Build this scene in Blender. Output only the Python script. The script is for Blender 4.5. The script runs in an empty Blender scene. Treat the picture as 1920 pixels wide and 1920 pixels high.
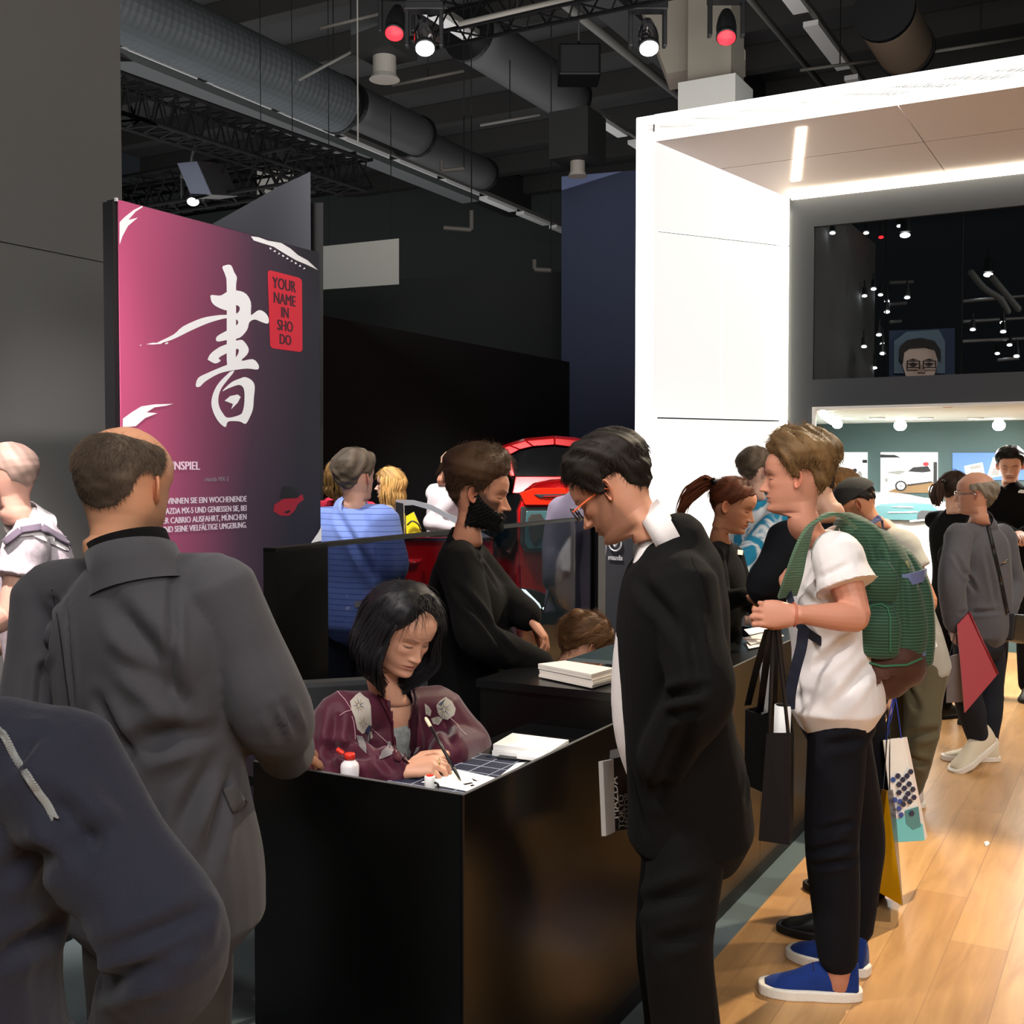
import bpy, bmesh, math, random
import numpy as np
from mathutils import Vector, Matrix, noise as mnoise
V = Vector
def lerp(a, b, t): return a + (b - a) * t
random.seed(7); np.random.seed(7)
SC = bpy.context.scene
COL = SC.collection

# ------------------------------------------------------------------ camera
FPX, PITCH, EYE = 2150.0, math.radians(2.0), 1.65
cam = bpy.data.objects.new('camera', bpy.data.cameras.new('camera'))
COL.objects.link(cam)
cam.data.sensor_width = 36.0
cam.data.lens = 36.0 * FPX / 1920.0
cam.data.clip_start, cam.data.clip_end = 0.05, 200
cam.location = (0, 0, EYE)
cam.rotation_euler = (math.radians(90) - PITCH, 0, 0)
SC.camera = cam

# ------------------------------------------------------------------ world, exposure
w = bpy.data.worlds.new('hall_air'); SC.world = w; w.use_nodes = True
w.node_tree.nodes['Background'].inputs[0].default_value = (0.75, 0.85, 1.0, 1)
w.node_tree.nodes['Background'].inputs[1].default_value = 0.012
SC.view_settings.view_transform = 'Standard'; SC.view_settings.look = 'None'
SC.view_settings.exposure = 0.0; SC.view_settings.gamma = 1.0
SC.view_settings.use_curve_mapping = False

# ------------------------------------------------------------------ lights of the hall and added fills
def spot(name, loc, to, watts, deg=45, col=(1, .95, .88), rad=.12, blend=.6):
    l = bpy.data.lights.new(name, 'SPOT'); l.energy = watts; l.color = col
    l.spot_size = math.radians(deg); l.spot_blend = blend; l.shadow_soft_size = rad
    o = bpy.data.objects.new(name, l); COL.objects.link(o); o.location = loc
    o.rotation_euler = (V(to) - V(loc)).to_track_quat('-Z', 'Y').to_euler(); return o
def area(name, loc, to, watts, sx, sy, col=(1, .95, .9)):
    l = bpy.data.lights.new(name, 'AREA'); l.energy = watts; l.color = col
    l.shape = 'RECTANGLE'; l.size = sx; l.size_y = sy
    o = bpy.data.objects.new(name, l); COL.objects.link(o); o.location = loc
    o.rotation_euler = (V(to) - V(loc)).to_track_quat('-Z', 'Y').to_euler(); return o
area('hall_fill_light', (0.6, -3.2, 5.2), (0.2, 3.0, 1.0), 230, 3.0, 2.0, (1, .97, .95))  # added soft fill from behind the camera, no lamp seen there
area('aisle_fill_light', (1.9, -2.2, 3.4), (0.2, 2.9, 1.2), 95, 2.0, 1.5, (1, .96, .93))  # second added fill, lower, to brighten faces at the counter
spot('counter_spot', (-0.3, 0.6, 5.0), (-0.2, 3.0, 1.0), 260, 42, (1, .93, .86), .18)
spot('floor_spot', (3.4, 6.6, 5.2), (1.6, 3.9, 0.0), 1500, 60, (1, .83, .60), .05)
spot('visitor_spot', (-1.9, 2.3, 4.9), (-1.80, 4.1, 1.45), 1900, 24, (1, .86, .84), .12)
spot('poster_spot', (0.4, 2.2, 4.6), (-1.1, 4.5, 1.9), 350, 30, (1, .95, .95), .1)
spot('shirt_spot', (-2.2, 4.3, 5.0), (-0.75, 5.3, 1.4), 700, 24, (.95, .97, 1), .1)
spot('car_spot', (-1.5, 7.0, 6.0), (0.35, 8.8, 1.0), 2600, 46, (1, .95, .92), .25)
spot('car_spot_back', (0.2, 10.0, 5.6), (0.45, 12.3, 1.6), 800, 50, (1, .95, .92), .25)
spot('crowd_spot', (-2.6, 7.4, 5.5), (-0.7, 9.0, 1.5), 1100, 40, (1, .95, .92), .2)
spot('aisle_spot', (4.6, 3.4, 5.2), (2.2, 5.6, 0.9), 650, 52, (1, .9, .78), .1)
spot('booth_spot', (-1.5, 2.3, 3.7), (0.3, 2.95, 1.3), 260, 46, (1, .94, .89), .15)  # added off-view spot that brightens the faces, not a booth fixture
area('hall_ceiling_glow_far', (-3.0, 19.0, 5.2), (-3.0, 20.0, 9.0), 420, 12.0, 12.0, (.97, .98, 1))  # added unseen uplight brightening the far ceiling
area('hall_ceiling_glow', (0.0, 8.0, 4.6), (0.2, 9.5, 9.0), 420, 8.0, 8.0, (1, .97, .93))  # unseen light pointing up, added to brighten the ceiling
from mathutils.bvhtree import BVHTree as _BVH
# ------------------------------------------------------------------ helpers
CAMP = V((0, 0, EYE))
_fw = V((0, math.cos(PITCH), -math.sin(PITCH))); _up = V((0, math.sin(PITCH), math.cos(PITCH)))
def ray(px, py):
    return V(((px - 960) / FPX, 0, 0)) + _up * ((960 - py) / FPX) + _fw
def at(px, py, Y):
    """the point seen at a pixel of the photograph, at world depth Y"""
    r = ray(px, py); return CAMP + r * (Y / r.y)
def onz(px, py, z):
    r = ray(px, py); return CAMP + r * ((z - EYE) / r.z)
TH = math.atan2(2150 - 960, FPX)
AX = V((math.sin(TH), math.cos(TH), 0)); BX = V((math.cos(TH), -math.sin(TH), 0)); ZX = V((0, 0, 1))
def mm(p, d):  # metres covered by p pixels at depth d
    return p * d / FPX

def tag(o, label=None, cat=None, group=None, kind=None):
    if label: o['label'] = label
    if cat: o['category'] = cat
    if group: o['group'] = group
    if kind: o['kind'] = kind
    return o
def empty(name, loc=(0, 0, 0), label=None, cat=None, group=None):
    o = bpy.data.objects.new(name, None); COL.objects.link(o); o.location = loc
    o.empty_display_size = .05
    return tag(o, label, cat, group)
def world_of(q):
    m = Matrix.LocRotScale(q.location, q.rotation_euler, q.scale)
    return world_of(q.parent) @ q.matrix_parent_inverse @ m if q.parent is not None else m
def link(name, me, m=None, parent=None):
    o = bpy.data.objects.new(name, me); COL.objects.link(o)
    if m is not None: me.materials.append(m)
    if parent is not None:
        o.parent = parent
        o.matrix_parent_inverse = world_of(parent).inverted()
    return o

# ---- materials
def srgb(h):
    if not isinstance(h, str): return (*h[:3], 1.0)
    h = h.lstrip('#'); c = [int(h[i:i + 2], 16) / 255 for i in (0, 2, 4)]
    return tuple([(x / 12.92 if x <= .04045 else ((x + .055) / 1.055) ** 2.4) for x in c] + [1.0])
_mats = {}
def mat(name, col='#808080', rough=.5, metal=0., emit=None, es=1., bump=0., bscale=200., var=0., vscale=3., spec=.5, sheen=0., trans=0., coat=0., sss=0., aniso=None):
    if name in _mats: return _mats[name]
    m = bpy.data.materials.new(name); m.use_nodes = True; nt = m.node_tree; b = nt.nodes['Principled BSDF']
    c = srgb(col); b.inputs['Base Color'].default_value = c
    b.inputs['Roughness'].default_value = rough; b.inputs['Metallic'].default_value = metal
    b.inputs['Specular IOR Level'].default_value = spec
    if sheen: b.inputs['Sheen Weight'].default_value = sheen; b.inputs['Sheen Roughness'].default_value = .4
    if coat: b.inputs['Coat Weight'].default_value = coat; b.inputs['Coat Roughness'].default_value = .03
    if trans: b.inputs['Transmission Weight'].default_value = trans
    if sss: b.inputs['Subsurface Weight'].default_value = sss; b.inputs['Subsurface Radius'].default_value = (.012, .005, .003); b.inputs['Subsurface Scale'].default_value = 1
    if emit is not None:
        b.inputs['Emission Color'].default_value = srgb(emit); b.inputs['Emission Strength'].default_value = es
    if var:
        tc = nt.nodes.new('ShaderNodeTexCoord'); n = nt.nodes.new('ShaderNodeTexNoise'); n.inputs['Scale'].default_value = vscale; n.inputs['Detail'].default_value = 4
        nt.links.new(tc.outputs['Object'], n.inputs['Vector'])
        mx = nt.nodes.new('ShaderNodeMix'); mx.data_type = 'RGBA'
        mx.inputs['A'].default_value = tuple([x * (1 - var) for x in c[:3]] + [1]); mx.inputs['B'].default_value = tuple([min(1, x * (1 + var)) for x in c[:3]] + [1])
        nt.links.new(n.outputs['Fac'], mx.inputs['Factor']); nt.links.new(mx.outputs['Result'], b.inputs['Base Color'])
    if bump:
        tc = nt.nodes.new('ShaderNodeTexCoord'); n = nt.nodes.new('ShaderNodeTexNoise'); n.inputs['Scale'].default_value = bscale; n.inputs['Detail'].default_value = 3
        nt.links.new(tc.outputs['Object'], n.inputs['Vector'])
        bp = nt.nodes.new('ShaderNodeBump'); bp.inputs['Strength'].default_value = bump; bp.inputs['Distance'].default_value = .002
        nt.links.new(n.outputs['Fac'], bp.inputs['Height']); nt.links.new(bp.outputs['Normal'], b.inputs['Normal'])
    _mats[name] = m; return m
def vmat(name, rough=.5, sss=0., bump=0., bscale=300., sheen=0., spec=.4):
    """material whose colour is the mesh's own 'Col' attribute (skin, printed cloth)"""
    if name in _mats: return _mats[name]
    m = mat(name, '#888888', rough, bump=bump, bscale=bscale, sss=sss, sheen=sheen, spec=spec); nt = m.node_tree
    a = nt.nodes.new('ShaderNodeAttribute'); a.attribute_name = 'Col'
    nt.links.new(a.outputs['Color'], nt.nodes['Principled BSDF'].inputs['Base Color'])
    return m
def cloth(name, col, rough=.9, bump=.35, bscale=420., var=.12, vscale=6., sheen=None):
    lum = sum(srgb(col)[:3]) / 3; sheen = (.12 if lum > .03 else .012) if sheen is None else sheen
    return mat(name, col, rough, bump=bump, bscale=bscale, var=var, vscale=vscale, sheen=sheen, spec=.2 if lum > .03 else .12)

# ---- mesh bits: everything is (verts Nx3 array, faces list)
class MB:
    def __init__(s): s.v = []; s.f = []
    def add(s, v, f):
        n = len(s.v); s.v += [tuple(p) for p in v]; s.f += [tuple(i + n for i in q) for q in f]; return s
    def box(s, c, sx, sy, sz, ax=None, ay=None, az=None):
        c = V(c); ax = ax or V((1, 0, 0)); ay = ay or V((0, 1, 0)); az = az or ZX
        p = [c + ax * (i * sx / 2) + ay * (j * sy / 2) + az * (k * sz / 2) for k in (-1, 1) for j in (-1, 1) for i in (-1, 1)]
        return s.add(p, [(0, 2, 3, 1), (4, 5, 7, 6), (0, 1, 5, 4), (2, 6, 7, 3), (0, 4, 6, 2), (1, 3, 7, 5)])
    def bar(s, a, b, r, n=8):
        v, f = tube([a, b], [r, r], n, sub=1, round_caps=False); return s.add(v, f)
    def prism(s, poly, d):
        """poly: world points of one face, d: extrusion vector"""
        n = len(poly); d = V(d); P = [V(p) for p in poly]; Q = [p + d for p in P]
        f = [tuple(range(n - 1, -1, -1)), tuple(range(n, 2 * n))] + [(i, (i + 1) % n, n + (i + 1) % n, n + i) for i in range(n)]
        return s.add(P + Q, f)
    def mesh(s, name, smooth=False):
        me = bpy.data.meshes.new(name); me.from_pydata([tuple(p) for p in s.v], [], s.f); me.update()
        bm = bmesh.new(); bm.from_mesh(me); bmesh.ops.recalc_face_normals(bm, faces=bm.faces); bm.to_mesh(me); bm.free()
        if smooth: me.shade_smooth()
        return me
    def build(s, name, m, parent=None, smooth=False, bevel=0., seg=2):
        o = link(name, s.mesh(name, smooth), m, parent)
        if bevel:
            b = o.modifiers.new('bevel', 'BEVEL'); b.width = bevel; b.segments = seg; b.limit_method = 'ANGLE'; b.angle_limit = math.radians(35)
        return o

def catmull(P, n):
    P = [np.array(p, float) for p in P]
    if len(P) < 3 or n <= 1:
        out = []
        for i in range(len(P) - 1):
            for k in range(n): out.append(P[i] + (P[i + 1] - P[i]) * k / n)
        return out + [P[-1]]
    Q = [2 * P[0] - P[1]] + P + [2 * P[-1] - P[-2]]; out = []
    for i in range(1, len(Q) - 2):
        for k in range(n):
            t = k / n
            out.append(.5 * ((2 * Q[i]) + (-Q[i - 1] + Q[i + 1]) * t + (2 * Q[i - 1] - 5 * Q[i] + 4 * Q[i + 1] - Q[i + 2]) * t * t + (-Q[i - 1] + 3 * Q[i] - 3 * Q[i + 1] + Q[i + 2]) * t ** 3))
    return out + [P[-1]]
def tube(pts, rad, seg=16, sub=4, side=None, p=2., round_caps=True):
    """closed lofted tube; rad items are r or (a, b): half extents along `side` and across it"""
    R = [(r, r) if not isinstance(r, (tuple, list)) else r for r in rad]
    C = np.array(catmull(pts, sub)); RR = np.maximum(np.array(catmull(R, sub)), 1e-5)
    T = np.gradient(C, axis=0); T /= np.maximum(np.linalg.norm(T, axis=1, keepdims=True), 1e-9)
    rings = []
    if side is None:
        s = np.cross(T[0], (0.31, .23, .92)); s = s if np.linalg.norm(s) > .1 else np.cross(T[0], (1, 0, 0))
        keep = False
    else: s = np.array(side, float); keep = True
    s0 = s.copy()
    th = np.linspace(0, 2 * math.pi, seg, endpoint=False); ct, st = np.cos(th), np.sin(th)
    e = 2. / p; cx = np.sign(ct) * np.abs(ct) ** e; sy = np.sign(st) * np.abs(st) ** e
    def ring(c, t, a, b, s):
        s = s - t * np.dot(s, t); s /= max(np.linalg.norm(s), 1e-9); bb = np.cross(t, s)
        return c + np.outer(cx * a, s) + np.outer(sy * b, bb), s
    seq = [(C[i], T[i], RR[i, 0], RR[i, 1]) for i in range(len(C))]
    if round_caps:
        a, b = seq[0][2:]; h = min(a, b); c, t = seq[0][:2]
        pre = [(c - t * h * .75, t, a * .35, b * .35), (c - t * h * .45, t, a * .75, b * .75)]
        a, b = seq[-1][2:]; h = min(a, b); c, t = seq[-1][:2]
        post = [(c + t * h * .45, t, a * .75, b * .75), (c + t * h * .75, t, a * .35, b * .35)]
        seq = pre + seq + post
    for c, t, a, b in seq:
        r, s2 = ring(c, t, a, b, s0 if keep else s); s = s2; rings.append(r)
    n = len(rings); vs = np.concatenate(rings); f = []
    for i in range(n - 1):
        for k in range(seg):
            k2 = (k + 1) % seg; f.append((i * seg + k, i * seg + k2, (i + 1) * seg + k2, (i + 1) * seg + k))
    f.append(tuple(range(seg - 1, -1, -1))); f.append(tuple((n - 1) * seg + k for k in range(seg)))
    return vs, f
def ellipsoid(c, a, b, cc, ax=V((1, 0, 0)), ay=V((0, 1, 0)), az=ZX, n=16):
    vs, f = [], []
    for i in range(1, n):
        ph = math.pi * i / n
        for k in range(n * 2):
            t = math.pi * k / n
            vs.append(V(c) + ax * (a * math.sin(ph) * math.cos(t)) + ay * (b * math.sin(ph) * math.sin(t)) + az * (cc * math.cos(ph)))
    m = 2 * n
    for i in range(n - 2):
        for k in range(m): f.append((i * m + k, (i + 1) * m + k, (i + 1) * m + (k + 1) % m, i * m + (k + 1) % m))
    f.append(tuple(range(m))); f.append(tuple((n - 2) * m + k for k in range(m - 1, -1, -1)))
    return np.array(vs), f
def union(parts, voxel=.008, smooth=3, fac=.5):
    """one skin round overlapping closed shapes"""
    mb = MB()
    for v, f in parts: mb.add(v, f)
    me = bpy.data.meshes.new('tmp'); me.from_pydata(mb.v, [], mb.f); me.update()
    bm = bmesh.new(); bm.from_mesh(me); bmesh.ops.recalc_face_normals(bm, faces=bm.faces); bm.to_mesh(me); bm.free()
    o = bpy.data.objects.new('tmp', me); COL.objects.link(o)
    r = o.modifiers.new('r', 'REMESH'); r.mode = 'VOXEL'; r.voxel_size = voxel; r.adaptivity = 0
    if smooth:
        s = o.modifiers.new('s', 'SMOOTH'); s.factor = fac; s.iterations = smooth
    dg = bpy.context.evaluated_depsgraph_get(); dg.update(); ev = o.evaluated_get(dg); m2 = ev.to_mesh()
    n = len(m2.vertices); vs = np.empty(n * 3, np.float32); m2.vertices.foreach_get('co', vs); vs = vs.reshape(-1, 3).astype(float)
    fs = [tuple(p.vertices) for p in m2.polygons]
    ev.to_mesh_clear(); bpy.data.objects.remove(o); bpy.data.meshes.remove(me)
    return vs, fs
def normals(vs, fs):
    N = np.zeros_like(vs)
    q = np.array([f if len(f) == 4 else (*f[:3], f[2]) for f in fs if len(f) in (3, 4)])
    n = np.cross(vs[q[:, 2]] - vs[q[:, 0]], vs[q[:, 3]] - vs[q[:, 1]])
    for k in range(4): np.add.at(N, q[:, k], n)
    return N / np.maximum(np.linalg.norm(N, axis=1, keepdims=True), 1e-12)
def seg_dist(vs, a, b):
    a, b = np.array(a, float), np.array(b, float); ab = b - a
    t = np.clip(((vs - a) @ ab) / max(ab @ ab, 1e-9), 0, 1)
    return np.linalg.norm(vs - (a + np.outer(t, ab)), axis=1), t
def crease(vs, fs, folds=(), amp=.0, freq=14., seed=1, stretch=(1, 1, .45)):
    """cloth folds: each fold (a, b, width, depth) is a valley from a to b; amp adds loose wrinkling"""
    N = normals(vs, fs); d = np.zeros(len(vs)); rs = np.random.RandomState(seed)
    tree = None
    for a, b, wd, dp in folds:
        if len(a) == 2:  # endpoints given as photo pixels: drop the line onto the surface
            if tree is None: tree = _BVH.FromPolygons([tuple(q) for q in vs], fs)
            pts = []
            for k in range(7):
                h = tree.ray_cast(CAMP, ray(a[0] + (b[0] - a[0]) * k / 6, a[1] + (b[1] - a[1]) * k / 6).normalized())
                if h[0] is not None: pts.append(h[0])
            if len(pts) < 2: continue
            n = len(pts) - 1; rr = np.full(len(vs), 9.); t = np.zeros(len(vs))
            for k in range(n):
                r1, t1 = seg_dist(vs, pts[k], pts[k + 1]); m_ = r1 < rr; rr[m_] = r1[m_]; t[m_] = (k + t1[m_]) / n
            r = rr
        else: r, t = seg_dist(vs, a, b)
        k = np.sin(np.clip(t, .02, .98) * math.pi) ** .5; dp = dp * 1.45
        d += -dp * k * np.exp(-(r / wd) ** 2) + dp * .6 * k * np.exp(-((r - 1.7 * wd) / wd) ** 2)
    if amp:
        p = vs * np.array(stretch)
        for o in range(5):
            k = rs.normal(size=3); k *= freq * (1.35 ** o) / np.linalg.norm(k)
            wv = rs.normal(size=3) * freq * .4
            ph = p @ k + 1.3 * np.sin(p @ wv + rs.rand() * 6) + rs.rand() * 6
            d += amp / (1.2 ** o) * (1 - 2 * np.abs(np.sin(ph * .5))) * .5
    return vs + N * d[:, None], fs
def np_obj(name, vs, fs, m, parent=None, smooth=True, col=None):
    me = bpy.data.meshes.new(name); me.from_pydata(np.asarray(vs).tolist(), [], fs); me.update()
    if smooth: me.shade_smooth()
    if col is not None:
        ca = me.color_attributes.new('Col', 'FLOAT_COLOR', 'POINT')
        c4 = np.ones((len(vs), 4), np.float32); c4[:, :3] = col; ca.data.foreach_set('color', c4.ravel())
    return link(name, me, m, parent)
def join_parts(parts):
    vs = []; fs = []; n = 0
    for v, f in parts:
        vs.append(np.asarray(v)); fs += [tuple(i + n for i in q) for q in f]; n += len(v)
    return np.concatenate(vs), fs
def ribbon(pts, wvecs, width, thick):
    """flat strap through pts; wvecs: width direction at each point (or one)"""
    P = [V(p) for p in catmull([tuple(p) for p in pts], 5)]; n = len(P)
    if isinstance(wvecs, Vector): wv = [wvecs] * n
    else: wv = [V(q) for q in catmull([tuple(q) for q in wvecs], 5)]
    vs, f = [], []
    for i in range(n):
        t = (P[min(i + 1, n - 1)] - P[max(i - 1, 0)]).normalized(); wd = (wv[i] - t * wv[i].dot(t)).normalized(); nn = t.cross(wd)
        for a, b in ((-1, -1), (1, -1), (1, 1), (-1, 1)): vs.append(P[i] + wd * (a * width / 2) + nn * (b * thick / 2))
    for i in range(n - 1):
        for k in range(4): f.append((i * 4 + k, i * 4 + (k + 1) % 4, (i + 1) * 4 + (k + 1) % 4, (i + 1) * 4 + k))
    f.append((3, 2, 1, 0)); f.append(tuple((n - 1) * 4 + k for k in range(4)))
    return np.array([tuple(q) for q in vs]), f
def text_mesh(s, size, origin, xdir, ydir, extr=.001, align='LEFT', shear=0., bold=0., xscale=1.):
    """lettering as a flat mesh lying on a surface"""
    cu = bpy.data.curves.new('t', 'FONT'); cu.body = s; cu.size = size; cu.align_x = align; cu.shear = shear; cu.extrude = 0; cu.resolution_u = 3
    o = bpy.data.objects.new('t', cu); COL.objects.link(o)
    dg = bpy.context.evaluated_depsgraph_get(); dg.update(); ev = o.evaluated_get(dg); m2 = ev.to_mesh()
    v = [tuple(p.co) for p in m2.vertices]; f = [tuple(p.vertices) for p in m2.polygons]
    ev.to_mesh_clear(); bpy.data.objects.remove(o); bpy.data.curves.remove(cu)
    n = xdir.cross(ydir).normalized(); out, of = [], []
    for i, dx in enumerate((0,) if not bold else (-bold, -bold / 3, bold / 3, bold)):  # stroke weight
        of += [tuple(k + len(out) for k in q) for q in f]
        out += [V(origin) + xdir * (p[0] * xscale + dx) + ydir * p[1] + n * (extr + .00003 * i) for p in v]
    return out, of
def poly_fill(pts2, origin, xdir, ydir, off):
    """fill a 2-D outline lying on a surface"""
    from mathutils.geometry import tessellate_polygon
    n = xdir.cross(ydir).normalized()
    tris = tessellate_polygon([[V((p[0], p[1], 0)) for p in pts2]])
    return [V(origin) + xdir * p[0] + ydir * p[1] + n * off for p in pts2], [tuple(t) for t in tris]
# ------------------------------------------------------------------ booth frame: u runs deep along the counter, v to the right, K = counter corner
K = onz(870, 1490, .92)
def G(u, v, z): 
    p = K + AX * u + BX * v; return V((p.x, p.y, z))
def onplane(px, py, p0, n):
    r = ray(px, py); return CAMP + r * ((V(p0) - CAMP).dot(n) / r.dot(n))
def onv(px, py, v): return onplane(px, py, G(0, v, 0), BX)
def onu(px, py, u): return onplane(px, py, G(u, 0, 0), AX)
def uvz(p):
    d = V(p) - K; return d.dot(AX), d.dot(BX), p[2]
RZ = -TH  # turns local x,y onto BX,AX

# ---- wood floor
def wood_mat():
    m = bpy.data.materials.new('oak_plank_floor'); m.use_nodes = True; nt = m.node_tree; b = nt.nodes['Principled BSDF']; L = nt.links.new
    tc = nt.nodes.new('ShaderNodeTexCoord'); sp = nt.nodes.new('ShaderNodeSeparateXYZ'); cb = nt.nodes.new('ShaderNodeCombineXYZ')
    L(tc.outputs['Object'], sp.inputs[0]); L(sp.outputs['Y'], cb.inputs['X']); L(sp.outputs['X'], cb.inputs['Y'])
    br = nt.nodes.new('ShaderNodeTexBrick'); br.offset = .37; br.inputs['Scale'].default_value = 1
    br.inputs['Brick Width'].default_value = 1.25; br.inputs['Row Height'].default_value = .19; br.inputs['Mortar Size'].default_value = .0022; br.inputs['Mortar Smooth'].default_value = .1
    br.inputs['Color1'].default_value = srgb('#bd8f5c'); br.inputs['Color2'].default_value = srgb('#d3a670'); br.inputs['Mortar'].default_value = srgb('#ae8458')
    L(cb.outputs[0], br.inputs['Vector'])
    mp = nt.nodes.new('ShaderNodeMapping'); mp.inputs['Scale'].default_value = (11, 1.3, 1); L(tc.outputs['Object'], mp.inputs['Vector'])
    n = nt.nodes.new('ShaderNodeTexNoise'); n.inputs['Scale'].default_value = 1.6; n.inputs['Detail'].default_value = 6; n.inputs['Distortion'].default_value = .7; L(mp.outputs[0], n.inputs['Vector'])
    cr = nt.nodes.new('ShaderNodeValToRGB'); cr.color_ramp.elements[0].position = .3; cr.color_ramp.elements[0].color = (.80, .75, .69, 1); cr.color_ramp.elements[1].position = .7; cr.color_ramp.elements[1].color = (1.1, 1.08, 1.05, 1)
    L(n.outputs['Fac'], cr.inputs[0])
    mx = nt.nodes.new('ShaderNodeMix'); mx.data_type = 'RGBA'; mx.blend_type = 'MULTIPLY'; mx.inputs['Factor'].default_value = 1
    L(br.outputs['Color'], mx.inputs['A']); L(cr.outputs[0], mx.inputs['B']); L(mx.outputs['Result'], b.inputs['Base Color'])
    b.inputs['Roughness'].default_value = .33; b.inputs['Specular IOR Level'].default_value = .35
    return m
def plane_uv(name, u0, u1, v0, v1, z0, z1, m, kind='structure'):
    mb = MB(); c = [(v0, u0), (v1, u0), (v1, u1), (v0, u1)]
    mb.add([(a, b, z0) for a, b in c] + [(a, b, z1) for a, b in c], [(0, 1, 2, 3), (4, 7, 6, 5), (0, 4, 5, 1), (1, 5, 6, 2), (2, 6, 7, 3), (3, 7, 4, 0)])
    o = mb.build(name, m); o.location = (K.x, K.y, 0); o.rotation_euler = (0, 0, RZ)
    return tag(o, kind=kind)
m_wood = wood_mat()
plane_uv('floor', -12, 26, .085, 16, -.06, 0, m_wood); plane_uv('floor', 4.3, 26, -1.5, .085, -.06, 0, m_wood)
carpet = mat('grey_teal_carpet', '#4b5a5c', .95, bump=.6, bscale=900, var=.15, vscale=40, sheen=.2)
plane_uv('floor_carpet', -12, 4.3, -22, .085, -.06, 0, carpet); plane_uv('floor_carpet', 4.3, 26, -22, -1.5, -.06, 0, carpet)

# ---- walls of the hall
m_grey = mat('grey_wall_panel', '#72726f', .75, bump=.05, bscale=300)
m_black = mat('black_molton', '#050506', .95)
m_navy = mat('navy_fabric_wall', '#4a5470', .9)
def wall_uv(name, u0, v0, u1, v1, z0, z1, th, m, parent=None, kind='structure', side=1):
    a, b = G(u0, v0, z0), G(u1, v1, z0); d = (b - a).normalized(); n = V((d.y, -d.x, 0)) * side
    o = MB().prism([a, b, V((b.x, b.y, z1)), V((a.x, a.y, z1))], -n * th).build(name, m, parent)
    return tag(o, kind=kind) if kind else o
_wr = uvz(onv(231, 560, -2.85))[0]
zs = onv(198, 493, -2.85).z
wall_uv('wall_left', -7, -2.85, _wr, -2.85, 0, zs - .003, .3, m_grey)
wall_uv('wall_left', -7, -2.85, _wr, -2.85, zs + .003, 5.6, .3, m_grey)
tag(MB().prism([G(-7, -2.86, zs - .003), G(_wr, -2.86, zs - .003), G(_wr, -2.86, zs + .003), G(-7, -2.86, zs + .003)], -BX * .2).build('trim_1', mat('pale_joint', '#7c7c78', .5)), kind='structure')
# black cloth wall at the back and the grey hall wall above it
a, b = at(560, 583, 11.5), at(1110, 672, 17.5)
tag(MB().prism([V((a.x, a.y, 0)), V((b.x, b.y, 0)), V((b.x, b.y, a.z)), a], V((-.26, .15, 0))).build('wall_back', m_black), kind='structure')
m_dim = mat('dim_hall_wall', '#3a3f3e', .9, var=.1, vscale=.4)
tag(MB().prism([V((-34, 30, -.1)), V((34, 30, -.1)), V((34, 30, 9.2)), V((-34, 30, 9.2))], V((0, .3, 0))).build('wall_far', m_dim), kind='structure')
a, b = at(560, 532, 19), at(1130, 505, 19)
tag(MB().prism([V((a.x, a.y, 0)), V((b.x, b.y, 0)), b, a], V((0, .2, 0))).build('wall_partition', m_dim), kind='structure')
# navy walls
a, b = at(1053, 331, 16.9), at(1205, 318, 16.2)
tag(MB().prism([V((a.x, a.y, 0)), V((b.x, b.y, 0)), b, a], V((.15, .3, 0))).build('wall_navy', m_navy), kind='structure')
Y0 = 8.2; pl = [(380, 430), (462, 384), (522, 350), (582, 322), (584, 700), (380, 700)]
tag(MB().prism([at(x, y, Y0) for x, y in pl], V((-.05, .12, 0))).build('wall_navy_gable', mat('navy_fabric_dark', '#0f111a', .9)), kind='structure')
tag(MB().prism([at(584, 380, Y0 + .1), at(606, 380, Y0 + .1), at(606, 1000, Y0 + .1), at(584, 1000, Y0 + .1)], V((-.03, .1, 0))).build('wall_black_edge', m_black), kind='structure')
# ceiling slab with cross ribs
m_ceil = mat('dark_concrete_ceiling', '#3c3a39', .8, var=.3, vscale=.35)
CZ = 9.2
tag(MB().prism([G(-14, -20, CZ), G(30, -20, CZ), G(30, 22, CZ), G(-14, 22, CZ)], V((0, 0, .3))).build('ceiling', m_ceil), kind='structure')
rib = MB()
for k in range(22):
    u = -12 + 2.0 * k; rib.box(G(u, 0, CZ - .22), .28, 40, .42, AX, BX)
tag(rib.build('trim_2', mat('ceiling_rib', '#33312f', .8)), kind='structure')
rib = MB()
for k in range(5): rib.box(G(8, -15 + 7.5 * k + 2, CZ - .5), 44, .5, .9, AX, BX)
tag(rib.build('trim_3', mat('ceiling_beam', '#2d2c2b', .8)), kind='structure')
# concrete column and beam over the portal
m_conc = mat('pale_concrete', '#7a756b', .85, var=.15, vscale=1.5)
c0 = at(1342, 200, 11.5)
tag(MB().box(V((c0.x, c0.y, 3.0)), .44, .4, 13, BX, AX).build('wall_column', m_conc), kind='structure')
tag(MB().box(V((c0.x, c0.y, c0.z - .3)), .58, .56, 1.0, BX, AX).build('trim_4', mat('pale_cladding', '#a9aaa6', .7)), kind='structure')
a, b = at(1216, 60, 11.8), at(1395, 235, 11.8)
tag(MB().prism([at(1195, -10, 11.6), at(1330, -10, 11.6), at(1398, 95, 11.6), at(1398, 112, 11.6), at(1250, 138, 11.6)], V((0.1, .5, 0))).build('trim_5', m_conc), kind='structure')

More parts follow.
